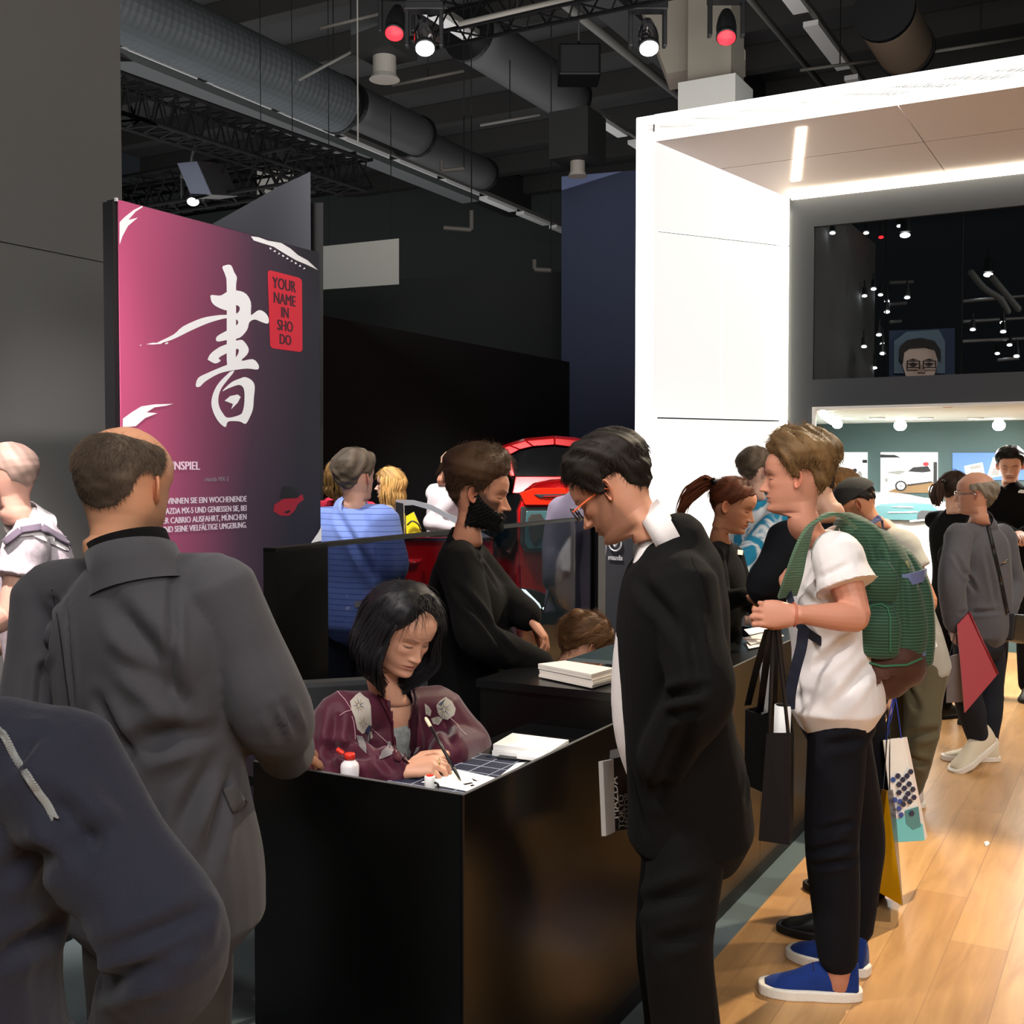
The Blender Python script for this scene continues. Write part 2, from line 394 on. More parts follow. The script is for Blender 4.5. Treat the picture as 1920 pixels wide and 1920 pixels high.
# ---- the white portal: light frame, splayed side, sloping soffit
m_light = mat('backlit_white_panel', '#ffffff', .5, emit='#fffdf6', es=2.6)
m_side = mat('backlit_white_fabric', '#f4f2ee', .6, emit='#fcfdff', es=.66)  # emission put into the cloth to make the splayed side bright white
m_soff = mat('white_soffit_panel', '#d9cfcc', .55)
P1 = G(4.75, -1.59, 0); u0, v0 = 4.75, -1.59
ui, vi, zi = 4.75, -1.46, 3.77; ub, vb, zb = 5.68, -.84, 3.53; VR = 5.0
tag(MB().prism([G(u0, v0, 0), G(u0, vi, 0), G(u0, vi, 3.94), G(u0, v0, 3.94)], AX * .3).build('trim_6', m_light, bevel=.008), kind='structure')
tag(MB().prism([G(u0, vi, zi), G(u0, VR, zi), G(u0, VR, 3.94), G(u0, vi, 3.94)], AX * .3).build('trim_7', m_light), kind='structure')
# splayed side in panels with open joints

jz = [0, onplane(1225, 783, G(ui, vi, 0), (G(ub, vb, 0) - G(ui, vi, 0)).cross(ZX)).z, onplane(1225, 432, G(ui, vi, 0), (G(ub, vb, 0) - G(ui, vi, 0)).cross(ZX)).z, 3.9]
nrm = (G(ub, vb, 0) - G(ui, vi, 0)).cross(ZX).normalized()
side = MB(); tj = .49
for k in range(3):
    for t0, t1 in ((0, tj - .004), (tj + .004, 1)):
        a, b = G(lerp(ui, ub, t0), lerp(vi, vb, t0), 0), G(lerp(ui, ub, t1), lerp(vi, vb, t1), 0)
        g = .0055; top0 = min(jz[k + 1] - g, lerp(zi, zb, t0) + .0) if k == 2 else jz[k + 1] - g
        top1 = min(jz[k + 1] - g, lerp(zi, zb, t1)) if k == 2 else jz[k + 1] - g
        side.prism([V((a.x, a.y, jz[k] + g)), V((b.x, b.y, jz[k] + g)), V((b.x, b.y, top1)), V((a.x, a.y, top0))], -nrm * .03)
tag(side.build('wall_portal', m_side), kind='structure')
a, b = G(ui, vi, 0) - nrm * .035, G(ub, vb, 0) - nrm * .035
tag(MB().prism([a, b, V((b.x, b.y, zb)), V((a.x, a.y, zi))], -nrm * .05).build('wall_portal_backing', mat('joint_grey', '#050505', .9)), kind='structure')
# soffit in panels
so = MB()
rows = [0, .47, 1]; jv = [(vi - .1, .02), (.025, VR)]
def sp(t, v): return G(lerp(ui, ub, t), v, lerp(zi, zb, t))
def vleft(t): return lerp(vi, vb, t) - .02
for r in range(2):
    t0, t1 = rows[r] + .003, rows[r + 1] - .003
    for c in range(2):
        va0, va1 = (vleft(t0), vleft(t1)) if c == 0 else (.18 - .0, .30 + .0)
        va0, va1 = (vleft(t0), vleft(t1)) if c == 0 else (lerp(.04, .2, t0) + .006, lerp(.04, .2, t1) + .006)
        vb0, vb1 = (lerp(.04, .2, t0), lerp(.04, .2, t1)) if c == 0 else (VR, VR)
        so.prism([sp(t0, va0), sp(t0, vb0), sp(t1, vb1), sp(t1, va1)], V((0, 0, .03)))
tag(so.build('ceiling_portal', m_soff), kind='structure')
tag(MB().prism([G(ui, vi - .1, zi + .06), G(ui, VR, zi + .06), G(ub + .1, VR, zb + .06), G(ub + .1, vb, zb + .06)], V((0, 0, .05))).build('ceiling_portal_backing', mat('joint_grey', '#050505', .9)), kind='structure')
# light line where soffit meets the screen wall, and down the side edge
m_led = mat('led_cove', '#ffffff', .5, emit='#fff3d8', es=9)
tag(MB().prism([G(ub - .10, vb + .02, zb + .005), G(ub - .10, VR, zb + .005), G(ub - .02, VR, zb - .02), G(ub - .02, vb + .02, zb - .02)], V((0, 0, .015))).build('trim_8', m_led), kind='structure')
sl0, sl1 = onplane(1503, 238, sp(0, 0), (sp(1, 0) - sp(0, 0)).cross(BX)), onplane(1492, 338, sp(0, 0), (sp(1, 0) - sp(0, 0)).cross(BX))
tag(MB().prism([sl0 - BX * .03 - ZX * .004, sl0 + BX * .03 - ZX * .004, sl1 + BX * .03 - ZX * .004, sl1 - BX * .03 - ZX * .004], V((0, 0, -.004))).build('trim_12', mat('led_line', '#ffffff', .5, emit='#fff3d8', es=5)), kind='structure')  # glowing strip laid on the soffit for the light band reflected there
c = G(ub, vb, 0) - (G(ub, vb, 0) - G(ui, vi, 0)).normalized() * .05
tag(MB().box(V((c.x, c.y, 1.9)) + nrm * .012, .05, .02, 3.1, (G(ub, vb, 0) - G(ui, vi, 0)).normalized(), nrm).build('trim_9', m_led), kind='structure')
# ---- screen wall at the back of the portal
m_frame = mat('anthracite_frame', '#3c4046', .6)
gz0, gz1 = onu(1525, 712, ub).z, onu(1525, 425, ub).z; gv0 = uvz(onu(1525, 560, ub))[1]
oz = onu(1524, 765, ub).z; ov = uvz(onu(1524, 790, ub))[1]
fr = MB()
def fpanel(v0_, v1_, z0_, z1_, th=.1, uu=ub): fr.prism([G(uu, v0_, z0_), G(uu, v1_, z0_), G(uu, v1_, z1_), G(uu, v0_, z1_)], AX * th)
fpanel(vb, gv0, 0, 3.6); fpanel(gv0, VR, gz1, 3.6); fpanel(gv0, VR, oz, gz0)
tag(fr.build('wall_screen', m_frame), kind='structure')
def mirror_glass():
    m = bpy.data.materials.new('dark_mirror_glass'); m.use_nodes = True; nt = m.node_tree; b = nt.nodes['Principled BSDF']
    b.inputs['Base Color'].default_value = (.004, .005, .006, 1); b.inputs['Roughness'].default_value = .0; b.inputs['IOR'].default_value = 2.6; b.inputs['Specular IOR Level'].default_value = .5
    return m
m_mir = mirror_glass()
gj = [gv0] + [uvz(onu(x, 560, ub))[1] for x in (1659, 1803)] + [2.2, 3.4, VR]
for k in range(5):
    o = MB().prism([G(ub + .02, gj[k] + .004, gz0), G(ub + .02, gj[k + 1] - .004, gz0), G(ub + .02, gj[k + 1] - .004, gz1), G(ub + .02, gj[k] + .004, gz1)], AX * .03).build('window_%d' % (k + 1), m_mir)
    tag(o, kind='structure')
tag(MB().prism([G(ub + .06, gv0, gz0), G(ub + .06, VR, gz0), G(ub + .06, VR, gz1), G(ub + .06, gv0, gz1)], AX * .02).build('wall_screen_backing', mat('pale_gap', '#8a9296', .5)), kind='structure')
# ---- lit room below the screen
m_teal = mat('teal_room_wall', '#4f6464', .85)
RB = uvz(at(1700, 792, 10.9))[0]; rz = 2.12; vR, vF = uvz(onu(1440, 800, RB))[1], uvz(onu(1492, 800, ub + .1))[1]
tag(MB().prism([G(RB, vR, 0), G(RB, 9, 0), G(RB, 9, rz + .1), G(RB, vR, rz + .1)], AX * .1).build('wall_room', m_teal), kind='structure')
tag(MB().prism([G(ub + .1, vF, 0), G(RB, vR, 0), G(RB, vR, rz + .1), G(ub + .1, vF, rz + .1)], -BX * .08).build('wall_room_left', m_teal), kind='structure')
tag(MB().prism([G(ub + .1, vF, rz), G(ub + .1, 9, rz), G(RB, 9, rz), G(RB, vR, rz)], V((0, 0, .08))).build('ceiling_room', mat('white_room_ceiling', '#d9ddd5', .8)), kind='structure')
m_wt = mat('white_gloss_trim', '#f2f2ee', .4)
tag(MB().box((G(ub - .01, ov + .012, 0) + ZX * oz / 2), .024, .03, oz, BX, AX).build('trim_10', m_wt), kind='structure')
tag(MB().prism([G(ub - .02, ov, oz - .012), G(ub - .02, VR, oz - .012), G(ub - .02, VR, oz + .006), G(ub - .02, ov, oz + .006)], AX * .1).build('trim_11', m_wt), kind='structure')
for k, (px, Y) in enumerate(((1700, 9.2), (1860, 9.2), (2060, 8.6))):
    p = at(px, 800, Y); l = area('room_ceiling_light', (p.x, p.y, rz - .05), (p.x, p.y, 0), 60, .8, .5, (1, .98, .94))
# ------------------------------------------------------------------ overhead: ducts, rails, trusses, lamps
m_steel = mat('dull_galvanised', '#4e5254', .6, metal=.35, var=.2, vscale=2)
m_pipe = mat('grey_conduit', '#5c5a55', .6)
m_rail = mat('luminaire_housing', '#d2d0cd', .6)
m_blk = mat('black_metal', '#101113', .5, metal=.3)
m_blk2 = mat('black_plastic', '#16171a', .45)
# spiral ducts run along the booth's depth
def duct(name, px, py, z, u0, u1, r, label, m=m_steel, ribs=True, group=None):
    c = onz(px, py, z); uu, vv, _ = uvz(c); vs, f = [], []; n = 28
    L = u1 - u0; steps = max(2, int(L / .055)) if ribs else 8
    for i in range(steps + 1):
        u = u0 + L * i / steps; rr = r * (1 + (.02 if ribs and i % 2 else 0))
        for k in range(n):
            t = 2 * math.pi * k / n; vs.append(G(u, vv + rr * math.cos(t), z + rr * math.sin(t)))
    for i in range(steps):
        for k in range(n): f.append((i * n + k, i * n + (k + 1) % n, (i + 1) * n + (k + 1) % n, (i + 1) * n + k))
    f.append(tuple(range(n))); f.append(tuple(steps * n + k for k in range(n)))
    o = MB().add(vs, f).build(name, m); o.data.shade_smooth() if not ribs else None
    for u in (u0 + .02, u1 - .02):
        v2, f2 = tube([G(u - .04, vv, z), G(u + .04, vv, z)], [r * 1.05, r * 1.05], 28, sub=1, round_caps=False); MB().add(v2, f2).build('collar', m_blk, o)
    return tag(o, label, 'duct', group)
uA = uvz(onz(232, 30, 7.5))[0]
duct('spiral_duct', 440, 108, 7.5, uA - 14, uvz(onz(640, 196, 7.5))[0], .44, 'large spiral-wound steel air duct high on the left')
duct('air_duct', 690, 212, 7.5, uvz(onz(648, 196, 7.5))[0], uvz(onz(775, 258, 7.5))[0], .34, 'smaller smooth duct continuing from the big spiral duct', mat('dark_duct', '#474747', .6, metal=.3), False)
duct('air_duct', 830, 292, 7.5, uvz(onz(775, 258, 7.5))[0], uvz(onz(890, 330, 7.5))[0], .3, 'thinnest dark duct beyond the smooth duct', mat('dark_duct', '#474747', .6, metal=.3), False)
duct('air_duct', 930, 95, 7.9, uvz(onz(880, 60, 7.9))[0], uvz(onz(1040, 190, 7.9))[0], .38, 'dark duct beside the middle light rail', mat('dark_duct', '#474747', .6, metal=.3), False)
duct('air_duct', 1680, 60, 6.4, uvz(onz(1650, 20, 6.4))[0], uvz(onz(1690, 95, 6.4))[0], .3, 'short brown duct end above the white portal', mat('brown_duct', '#6a5a4a', .7), False)
# luminaire rails
def rail(px, py, z, u0, u1, nb, where, first):
    uu, vv, _ = uvz(onz(px, py, z))
    o = MB().box(G((u0 + u1) / 2, vv, z + .06), u1 - u0, .07, .07, AX, BX).build('light_rail', m_pipe)
    tag(o, 'long grey luminaire rail under the ceiling, ' + where, 'rail')
    L = 1.5; gap = (u1 - u0) / nb
    me = None
    for k in range(nb):
        c = G(u0 + gap * (k + .5), vv - .07, z - .02)
        b = MB().box((0, 0, 0), .2, gap * .8, .07)
        if me is None: me = b.mesh('batten_light'); me.materials.append(m_rail)
        q = bpy.data.objects.new('batten_light', me); COL.objects.link(q); q.location = c; q.rotation_euler = (0, 0, RZ)
        tag(q, 'grey unlit batten light on the rail ' + where, 'lamp', 'battens on the rail ' + where)
rail(640, 255, 7.4, -12, uvz(onz(1050, 430, 7.4))[0] + 1, 22, 'at the left', 0)
rail(1000, 137, 7.8, -8, uvz(onz(1192, 265, 7.8))[0] + 2, 12, 'in the middle', 1)
rail(1560, 80, 7.6, -6, uvz(onz(1612, 160, 7.6))[0] + 4, 11, 'at the right', 2)
def pipe(a, b, r, label, name='conduit_pipe', m=m_pipe, cat='pipe'):
    return tag(MB().bar(a, b, r).build(name, m, smooth=True), label, cat)
p = onz(1475, 80, 7.9); uu, vv, _ = uvz(p)
pipe(G(uu - 8, vv, 7.9), G(uu + 5, vv, 7.9), .045, 'brownish conduit pipe beside the right light rail')
p = onz(1180, 105, 7.6); uu, vv, _ = uvz(p)
pipe(G(uu - 8, vv, 7.6), G(uu + 6, vv, 7.6), .06, 'grey pipe running back above the two white moving lights')
p = onz(450, 128, 7.0); uu, vv, _ = uvz(onz(300, 140, 6.6))
tag(MB().box(G(uu + 3, vv, 6.6), 9, .35, .1, AX, BX).build('cable_tray', mat('grey_cable_tray', '#333535', .6)), 'flat grey cable tray below the left light rail', 'cable tray')
for (x0, y0, x1, y1, Y, lab) in ((600, 53, 715, 25, 13, 'thin bright sprinkler pipe left of the red stage light'), (560, 150, 690, 80, 15, 'pale duct edge behind the ceiling outlet'), (735, 160, 870, 133, 14, 'thin sprinkler pipe behind the white ceiling outlet'), (900, 235, 1012, 215, 17, 'thin sprinkler pipe in the middle of the dark ceiling'), (1500, 132, 1650, 112, 14, 'thin pale pipe right of the right light rail'), (1752, 97, 1925, 70, 13, 'thin pale pipe above the right end of the portal'), (860, 45, 1080, -6, 9, 'thin pipe behind the front lighting truss')):
    po_ = pipe(at(x0, y0, Y), at(x1, y1, Y), .02, lab, 'sprinkler_pipe'); pm_ = (at(x0, y0, Y) + at(x1, y1, Y)) / 2
    if pm_.z < CZ - .1: MB().bar(pm_, V((pm_.x, pm_.y, CZ)), .008).build('hanger', m_blk, po_)
for (pts, lab) in (([(832, 427), (884, 431), (884, 395)], 'bent pale drop pipe with a sprinkler in the dark middle'), ([(828, 302), (828, 320), (870, 316)], 'bent drop pipe below the farthest thin duct'), ([(1002, 487), (1002, 505), (1033, 507)], 'bent drop pipe near the navy wall')):
    pp = [at(x, y, 15) for x, y in pts]; mb = MB()
    for a, b in zip(pp, pp[1:]): mb.bar(a, b, .03)
    po_ = tag(mb.build('drop_pipe', m_pipe), lab, 'pipe'); MB().bar(pp[-1], V((pp[-1].x, pp[-1].y, CZ)), .008).build('hanger', m_blk, po_)
# round outlets
def outlet(px, py, Y, r, h, label):
    c = at(px, py, Y); o = empty('ceiling_outlet', c, label, 'vent')
    v, f = tube([c + ZX * h, c], [r * .8, r * .8], 24, sub=1, round_caps=False)
    MB().add(v, f).build('drum', mat('offwhite_drum', '#a7a49c', .6), o)
    v, f = tube([c, c - ZX * .06], [r * .8, r * 1.05], 24, sub=1, round_caps=False)
    MB().add(v, f).build('flange', mat('offwhite_flange', '#c4c2ba', .6), o)
    MB().box(c + ZX * (h + .3), .55, .55, .6, BX, AX).build('plenum_box', mat('grey_plenum', '#2b2d2d', .7), o)
outlet(721, 140, 13.5, .17, .2, 'round off-white ceiling outlet left of the front moving lights')
outlet(1083, 322, 15.0, .12, .13, 'small off-white ceiling outlet just above the navy wall')
# lattice trusses
def truss(a, b, s, n, label, group=None):
    a, b = V(a), V(b); d = (b - a).normalized(); sd = d.cross(ZX).normalized(); L = (b - a).length; mb = MB()
    C = [a + sd * i * s / 2 + ZX * j * s / 2 for i in (-1, 1) for j in (-1, 1)]
    for c in C: mb.bar(c, c + d * L, s * .06, 6)
    for k in range(n):
        for i, j in ((0, 1), (1, 3), (3, 2), (2, 0)):
            p, q = C[i] + d * (L * k / n), C[j] + d * (L * (k + (.5)) / n); r2 = C[i] + d * (L * (k + 1) / n)
            mb.bar(p, q, s * .03, 5); mb.bar(q, r2, s * .03, 5)
    return tag(mb.build('lighting_truss', mat('truss_black', '#060607', .9, spec=.12)), label, 'truss', group)
ft = 5.45
q = at(1000, 28, 10.3); uu, vv, _ = uvz(q)
truss(G(uu, vv - 1.2, q.z + .12), G(uu, vv + 8, q.z + .12), .32, 22, 'black lattice truss across the top carrying the moving lights')
truss(at(100, 146, 8.47), at(665, 333, 11.33), .3, 20, 'black lattice truss running back above the poster wall')
q = at(360, 320, 10.6); uu, vv, _ = uvz(q)
truss(G(uu, vv - 3, q.z - .15), G(uu, vv + 1.3, q.z - .15), .3, 12, 'black cross truss behind the tilted speaker')
q = at(520, 345, 13); uu, vv, _ = uvz(q)
truss(G(uu, vv - 4, q.z), G(uu, vv + 1.2, q.z), .3, 14, 'farthest black cross truss above the navy gable')
# moving lights
m_lensw = mat('white_lamp_lens', '#ffffff', .4, emit='#fffdf4', es=14)
m_lensr = mat('red_lamp_lens', '#200000', .4, emit='#ff1a22', es=7)
m_lensr2 = mat('red_lamp_core', '#ff6060', .4, emit='#ff8890', es=9)
m_chrome = mat('polished_chrome', '#d8d8dc', .08, metal=1.)
def moving_light(px, py, Y, tilt, red, label, s=1.):
    c = at(px, py, Y); o = empty('moving_light', c, label, 'stage light', None)
    d = V((tilt * .5, -.45, -.85)).normalized(); e = d.cross(V((0, 1, 0))).normalized(); up = -d
    R = .082 * s
    v, f = tube([c + up * .02 * s, c + up * .13 * s, c + up * .24 * s, c + up * .33 * s], [R, R * 1.12, R * .95, R * .6], 20, sub=3, round_caps=False)
    MB().add(v, f).build('lamp_head', m_chrome if not red else m_blk2, o, True)
    v, f = tube([c + up * .022 * s, c + up * .0], [R * 1.0, R * .98], 24, sub=1, round_caps=False)
    MB().add(v, f).build('lens', m_lensr if red else m_lensw, o, True)
    rg, rf = tube([c + up * .045 * s, c + up * .01 * s], [R * 1.13, R * 1.13], 24, sub=1, round_caps=False)
    MB().add(rg, rf).build('bezel', m_blk2, o, True)
    y = MB()
    for s_ in (-1, 1): y.box(c + up * .26 * s + V((1, 0, 0)) * (.15 * s * s_), .035 * s, .09 * s, .34 * s)
    y.box(c + up * .22 * s + ZX * .2 * s, .34 * s, .14 * s, .07 * s)
    y.build('yoke', m_blk2, o, bevel=.008)
    MB().box(c + up * .22 * s + ZX * .29 * s, .3 * s, .2 * s, .13 * s).build('base', m_blk, o, bevel=.01)
    b = MB(); b.bar(c + ZX * .5 * s, c + ZX * .75 * s, .02); b.build('clamp', m_blk, o)
    return o
moving_light(797, 92, 10.1, .12, False, 'white moving stage light just right of the first red one')
moving_light(1217, 92, 10.1, 0, False, 'white moving stage light above the column, alone on the truss')
moving_light(739, 64, 10.6, -.1, True, 'red moving stage light at the left of the pair')
moving_light(1362, 72, 10.5, -.15, True, 'red stage light right of the concrete beam')
moving_light(362, 379, 10.4, .3, False, 'small white stage light below the tilted speaker', .62)
# tilted speaker, dark box, hanging sheets
c = at(365, 335, 10.0); o = empty('hanging_speaker', c, 'tilted dark loudspeaker hung under the truss, left', 'speaker')
t = math.radians(17); bx, bz = V((math.cos(t), 0, -math.sin(t))), V((math.sin(t), 0, math.cos(t)))
dgx = at(331, 305, 10.0), at(370, 301, 10.0), at(398, 366, 10.0), at(360, 372, 10.0)
MB().prism(list(dgx), V((.16, .3, .06))).build('cabinet', m_blk2, o, bevel=.01)
ctr = sum((V(q) for q in dgx), V()) / 4
MB().prism([ctr + (q - ctr) * .94 + V((0, -.012, 0)) for q in dgx], V((0, .01, 0))).build('grille', mat('slate_grille', '#3a3f50', .6), o)
pipe(at(368, 250, 10.2), at(360, 303, 10.2), .02, 'short black pole holding the tilted speaker', 'speaker_pole', m_blk)
c = at(1085, 123, 13.5)
o = empty('hanging_speaker', c, 'black box loudspeaker hanging in front of the ceiling centre', 'speaker')
MB().box(c, .48, .45, .36).build('cabinet', m_blk, o, bevel=.02); MB().box(c + V((0, -.23, 0)), .42, .02, .3).build('grille', m_blk2, o)
pipe(c + ZX * .18, c + ZX * 1.4, .012, 'thin rod above the black box loudspeaker', 'hanger_rod', m_blk)
m_sheet = mat('white_banner_cloth', '#b9bab4', .85)
def sheet(pts, Y, label):
    P = [at(x, y, Y) for x, y in pts]
    o = MB().prism(P, V((0, .03, 0))).build('hanging_sheet', m_sheet)
    for q in (P[0].lerp(P[1], .1), P[0].lerp(P[1], .9)): MB().bar(q, V((q.x, q.y, CZ)), .006).build('hanging_line', m_blk, o)
    return tag(o, label, 'banner')
sheet([(603, 462), (748, 447), (748, 533), (603, 543)], 15, 'blank pale sheet hanging right of the poster')
sheet([(482, 308), (556, 322), (540, 345), (482, 375)], 15, 'blank pale sheet hanging above the navy gable')
pipe(V((at(671, 48, 9.4).x, 9.4, CZ)), at(671, 265, 9.4), .006, 'long thin hanging wire left of the ceiling outlet', 'hanging_wire', m_pipe, 'wire')
# lamps of the hall behind the camera (seen back in the dark glass)
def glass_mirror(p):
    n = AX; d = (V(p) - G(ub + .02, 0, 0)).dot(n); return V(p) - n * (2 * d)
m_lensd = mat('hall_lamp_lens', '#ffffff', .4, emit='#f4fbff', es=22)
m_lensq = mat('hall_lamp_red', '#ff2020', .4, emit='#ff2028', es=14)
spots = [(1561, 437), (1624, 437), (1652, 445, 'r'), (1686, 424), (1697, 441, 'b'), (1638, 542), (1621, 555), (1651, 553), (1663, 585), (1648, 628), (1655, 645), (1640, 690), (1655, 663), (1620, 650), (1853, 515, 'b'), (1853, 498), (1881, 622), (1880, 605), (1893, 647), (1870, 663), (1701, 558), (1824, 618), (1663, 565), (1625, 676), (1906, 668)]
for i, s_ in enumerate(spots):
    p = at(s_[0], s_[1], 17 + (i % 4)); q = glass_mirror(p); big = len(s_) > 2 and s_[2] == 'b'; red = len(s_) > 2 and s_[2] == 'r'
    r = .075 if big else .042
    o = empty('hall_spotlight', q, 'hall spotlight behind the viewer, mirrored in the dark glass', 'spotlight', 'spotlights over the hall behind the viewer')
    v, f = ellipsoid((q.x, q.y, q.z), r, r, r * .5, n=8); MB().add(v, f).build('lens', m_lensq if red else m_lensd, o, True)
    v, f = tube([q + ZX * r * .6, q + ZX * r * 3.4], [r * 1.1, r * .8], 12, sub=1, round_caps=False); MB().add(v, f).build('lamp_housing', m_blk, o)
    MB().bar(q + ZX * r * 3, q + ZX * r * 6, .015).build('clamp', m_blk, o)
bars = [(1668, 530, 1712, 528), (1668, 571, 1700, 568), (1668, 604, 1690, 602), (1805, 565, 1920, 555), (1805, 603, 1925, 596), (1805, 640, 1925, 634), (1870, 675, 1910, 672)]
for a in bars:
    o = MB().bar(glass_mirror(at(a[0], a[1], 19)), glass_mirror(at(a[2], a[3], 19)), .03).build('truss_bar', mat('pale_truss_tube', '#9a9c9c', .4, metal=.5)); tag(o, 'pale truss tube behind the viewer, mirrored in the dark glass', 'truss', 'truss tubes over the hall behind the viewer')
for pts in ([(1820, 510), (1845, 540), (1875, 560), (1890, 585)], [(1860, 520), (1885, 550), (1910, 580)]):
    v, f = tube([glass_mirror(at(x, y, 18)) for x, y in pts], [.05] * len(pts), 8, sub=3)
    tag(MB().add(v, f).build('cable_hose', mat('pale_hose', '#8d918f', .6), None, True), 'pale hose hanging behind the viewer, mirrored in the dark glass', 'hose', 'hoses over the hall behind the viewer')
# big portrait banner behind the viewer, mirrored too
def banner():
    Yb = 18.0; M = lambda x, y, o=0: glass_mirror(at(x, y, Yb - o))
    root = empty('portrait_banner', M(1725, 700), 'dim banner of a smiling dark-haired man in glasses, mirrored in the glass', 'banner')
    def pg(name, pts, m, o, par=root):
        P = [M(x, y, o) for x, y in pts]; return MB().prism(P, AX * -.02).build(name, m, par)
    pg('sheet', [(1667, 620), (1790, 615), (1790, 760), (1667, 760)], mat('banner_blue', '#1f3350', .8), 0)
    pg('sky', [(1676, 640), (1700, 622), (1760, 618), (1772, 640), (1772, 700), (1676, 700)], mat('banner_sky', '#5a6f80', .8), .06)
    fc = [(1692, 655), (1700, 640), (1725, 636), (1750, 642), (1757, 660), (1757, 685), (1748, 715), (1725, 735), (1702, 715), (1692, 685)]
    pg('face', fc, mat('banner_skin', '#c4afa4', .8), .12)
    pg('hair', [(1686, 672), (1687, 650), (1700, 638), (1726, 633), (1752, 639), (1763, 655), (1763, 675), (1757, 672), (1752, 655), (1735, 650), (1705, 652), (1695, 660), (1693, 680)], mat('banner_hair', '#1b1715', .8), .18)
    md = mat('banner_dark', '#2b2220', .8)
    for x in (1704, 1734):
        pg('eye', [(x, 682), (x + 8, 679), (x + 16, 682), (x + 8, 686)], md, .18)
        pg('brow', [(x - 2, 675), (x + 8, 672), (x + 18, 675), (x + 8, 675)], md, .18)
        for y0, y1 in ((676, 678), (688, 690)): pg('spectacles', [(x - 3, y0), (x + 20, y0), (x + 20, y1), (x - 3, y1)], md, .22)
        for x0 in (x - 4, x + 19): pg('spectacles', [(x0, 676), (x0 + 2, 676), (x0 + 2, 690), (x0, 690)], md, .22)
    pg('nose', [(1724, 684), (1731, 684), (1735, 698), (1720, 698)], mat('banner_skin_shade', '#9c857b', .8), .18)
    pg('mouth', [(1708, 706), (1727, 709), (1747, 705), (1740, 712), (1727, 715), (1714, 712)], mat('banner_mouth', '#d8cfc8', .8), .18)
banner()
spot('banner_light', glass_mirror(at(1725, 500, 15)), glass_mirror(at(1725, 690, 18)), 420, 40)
# ------------------------------------------------------------------ poster wall
m_edge = mat('black_poster_frame', '#17181a', .4)
PU0, PU1, PV, PZ = .66, 1.77, -1.81, 2.6
def poster_mat():
    m = bpy.data.materials.new('poster_print'); m.use_nodes = True; nt = m.node_tree; b = nt.nodes['Principled BSDF']; L = nt.links.new
    tc = nt.nodes.new('ShaderNodeTexCoord'); s = nt.nodes.new('ShaderNodeSeparateXYZ'); L(tc.outputs['Object'], s.inputs[0])
    def mth(op, a, b_=None):
        n = nt.nodes.new('ShaderNodeMath'); n.operation = op
        for i, q in enumerate((a, b_)):
            if q is None: continue
            if isinstance(q, (int, float)): n.inputs[i].default_value = q
            else: L(q, n.inputs[i])
        return n.outputs[0]
    x = mth('DIVIDE', s.outputs['X'], PU1 - PU0); z = mth('DIVIDE', s.outputs['Z'], PZ)
    d = mth('SUBTRACT', .75, z); d = mth('MAXIMUM', d, 0.0); d = mth('MULTIPLY', d, .42); f = mth('ADD', mth('MULTIPLY', x, .95), d)
    cr = nt.nodes.new('ShaderNodeValToRGB'); e = cr.color_ramp.elements
    e[0].position = .02; e[0].color = srgb('#c2557d'); e[1].position = .86; e[1].color = srgb('#2b2a36')
    q = cr.color_ramp.elements.new(.32); q.color = srgb('#8d4664'); q = cr.color_ramp.elements.new(.6); q.color = srgb('#4a3647')
    L(f, cr.inputs[0]); L(cr.outputs[0], b.inputs['Base Color']); b.inputs['Roughness'].default_value = .55; b.inputs['Specular IOR Level'].default_value = .3
    return m
m_print = poster_mat()
pr = empty('poster_wall', G(PU0, PV, 0), 'tall pink-to-black poster wall with white brush character and red seal', 'poster')
pr.rotation_euler = (0, 0, math.pi / 2 - TH)
o = MB().box(((PU1 - PU0) / 2, 0.0275, PZ / 2), PU1 - PU0, .05, PZ).build('panel', m_edge); o.parent = pr
o = MB().box(((PU1 - PU0) / 2, .0, PZ / 2), PU1 - PU0 - .004, .004, PZ - .006).build('print', m_print); o.parent = pr
o = MB().box((-.009, .030, PZ / 2 - .005), .016, .05, PZ - .01).build('frame_post', m_edge); o.parent = pr
o = MB().box((-.006, .0, PZ / 2 + PZ / 2 - .004), .008, .01, .012).build('frame_cap', mat('white_edge_cap', '#cfcfcf', .5)); o.parent = pr
m_ink = mat('poster_white_ink', '#ffffff', .5); m_seal = mat('poster_red_ink', '#d8263c', .5); m_txt = mat('poster_dark_ink', '#43202c', .6); m_pale = mat('poster_pale_ink', '#f1d6e6', .5); m_gr = mat('poster_grey_ink', '#8a7f88', .5)
NP = -BX  # into the wall
def pp(px, py):  # pixel -> poster (along, up)
    p = onv(px, py, PV); return uvz(p)[0] - PU0, p.z
def cz(x, y): return pp(200 + x / 2.823, 360 + y / 2.823)
def print_polys(name, polys, m, off):
    mb = MB()
    for i, P in enumerate(polys):
        v, f = poly_fill([cz(*q) for q in P], V((0, 0, 0)), V((1, 0, 0)), V((0, 0, 1)), off + .00025 * i); mb.add(v, f)
    me = mb.mesh(name); o = link(name, me, m); o.parent = pr; return o
def smooth_poly(P, n=3): return [tuple(q) for q in catmull(list(P) + [P[0]], n)][:-1]
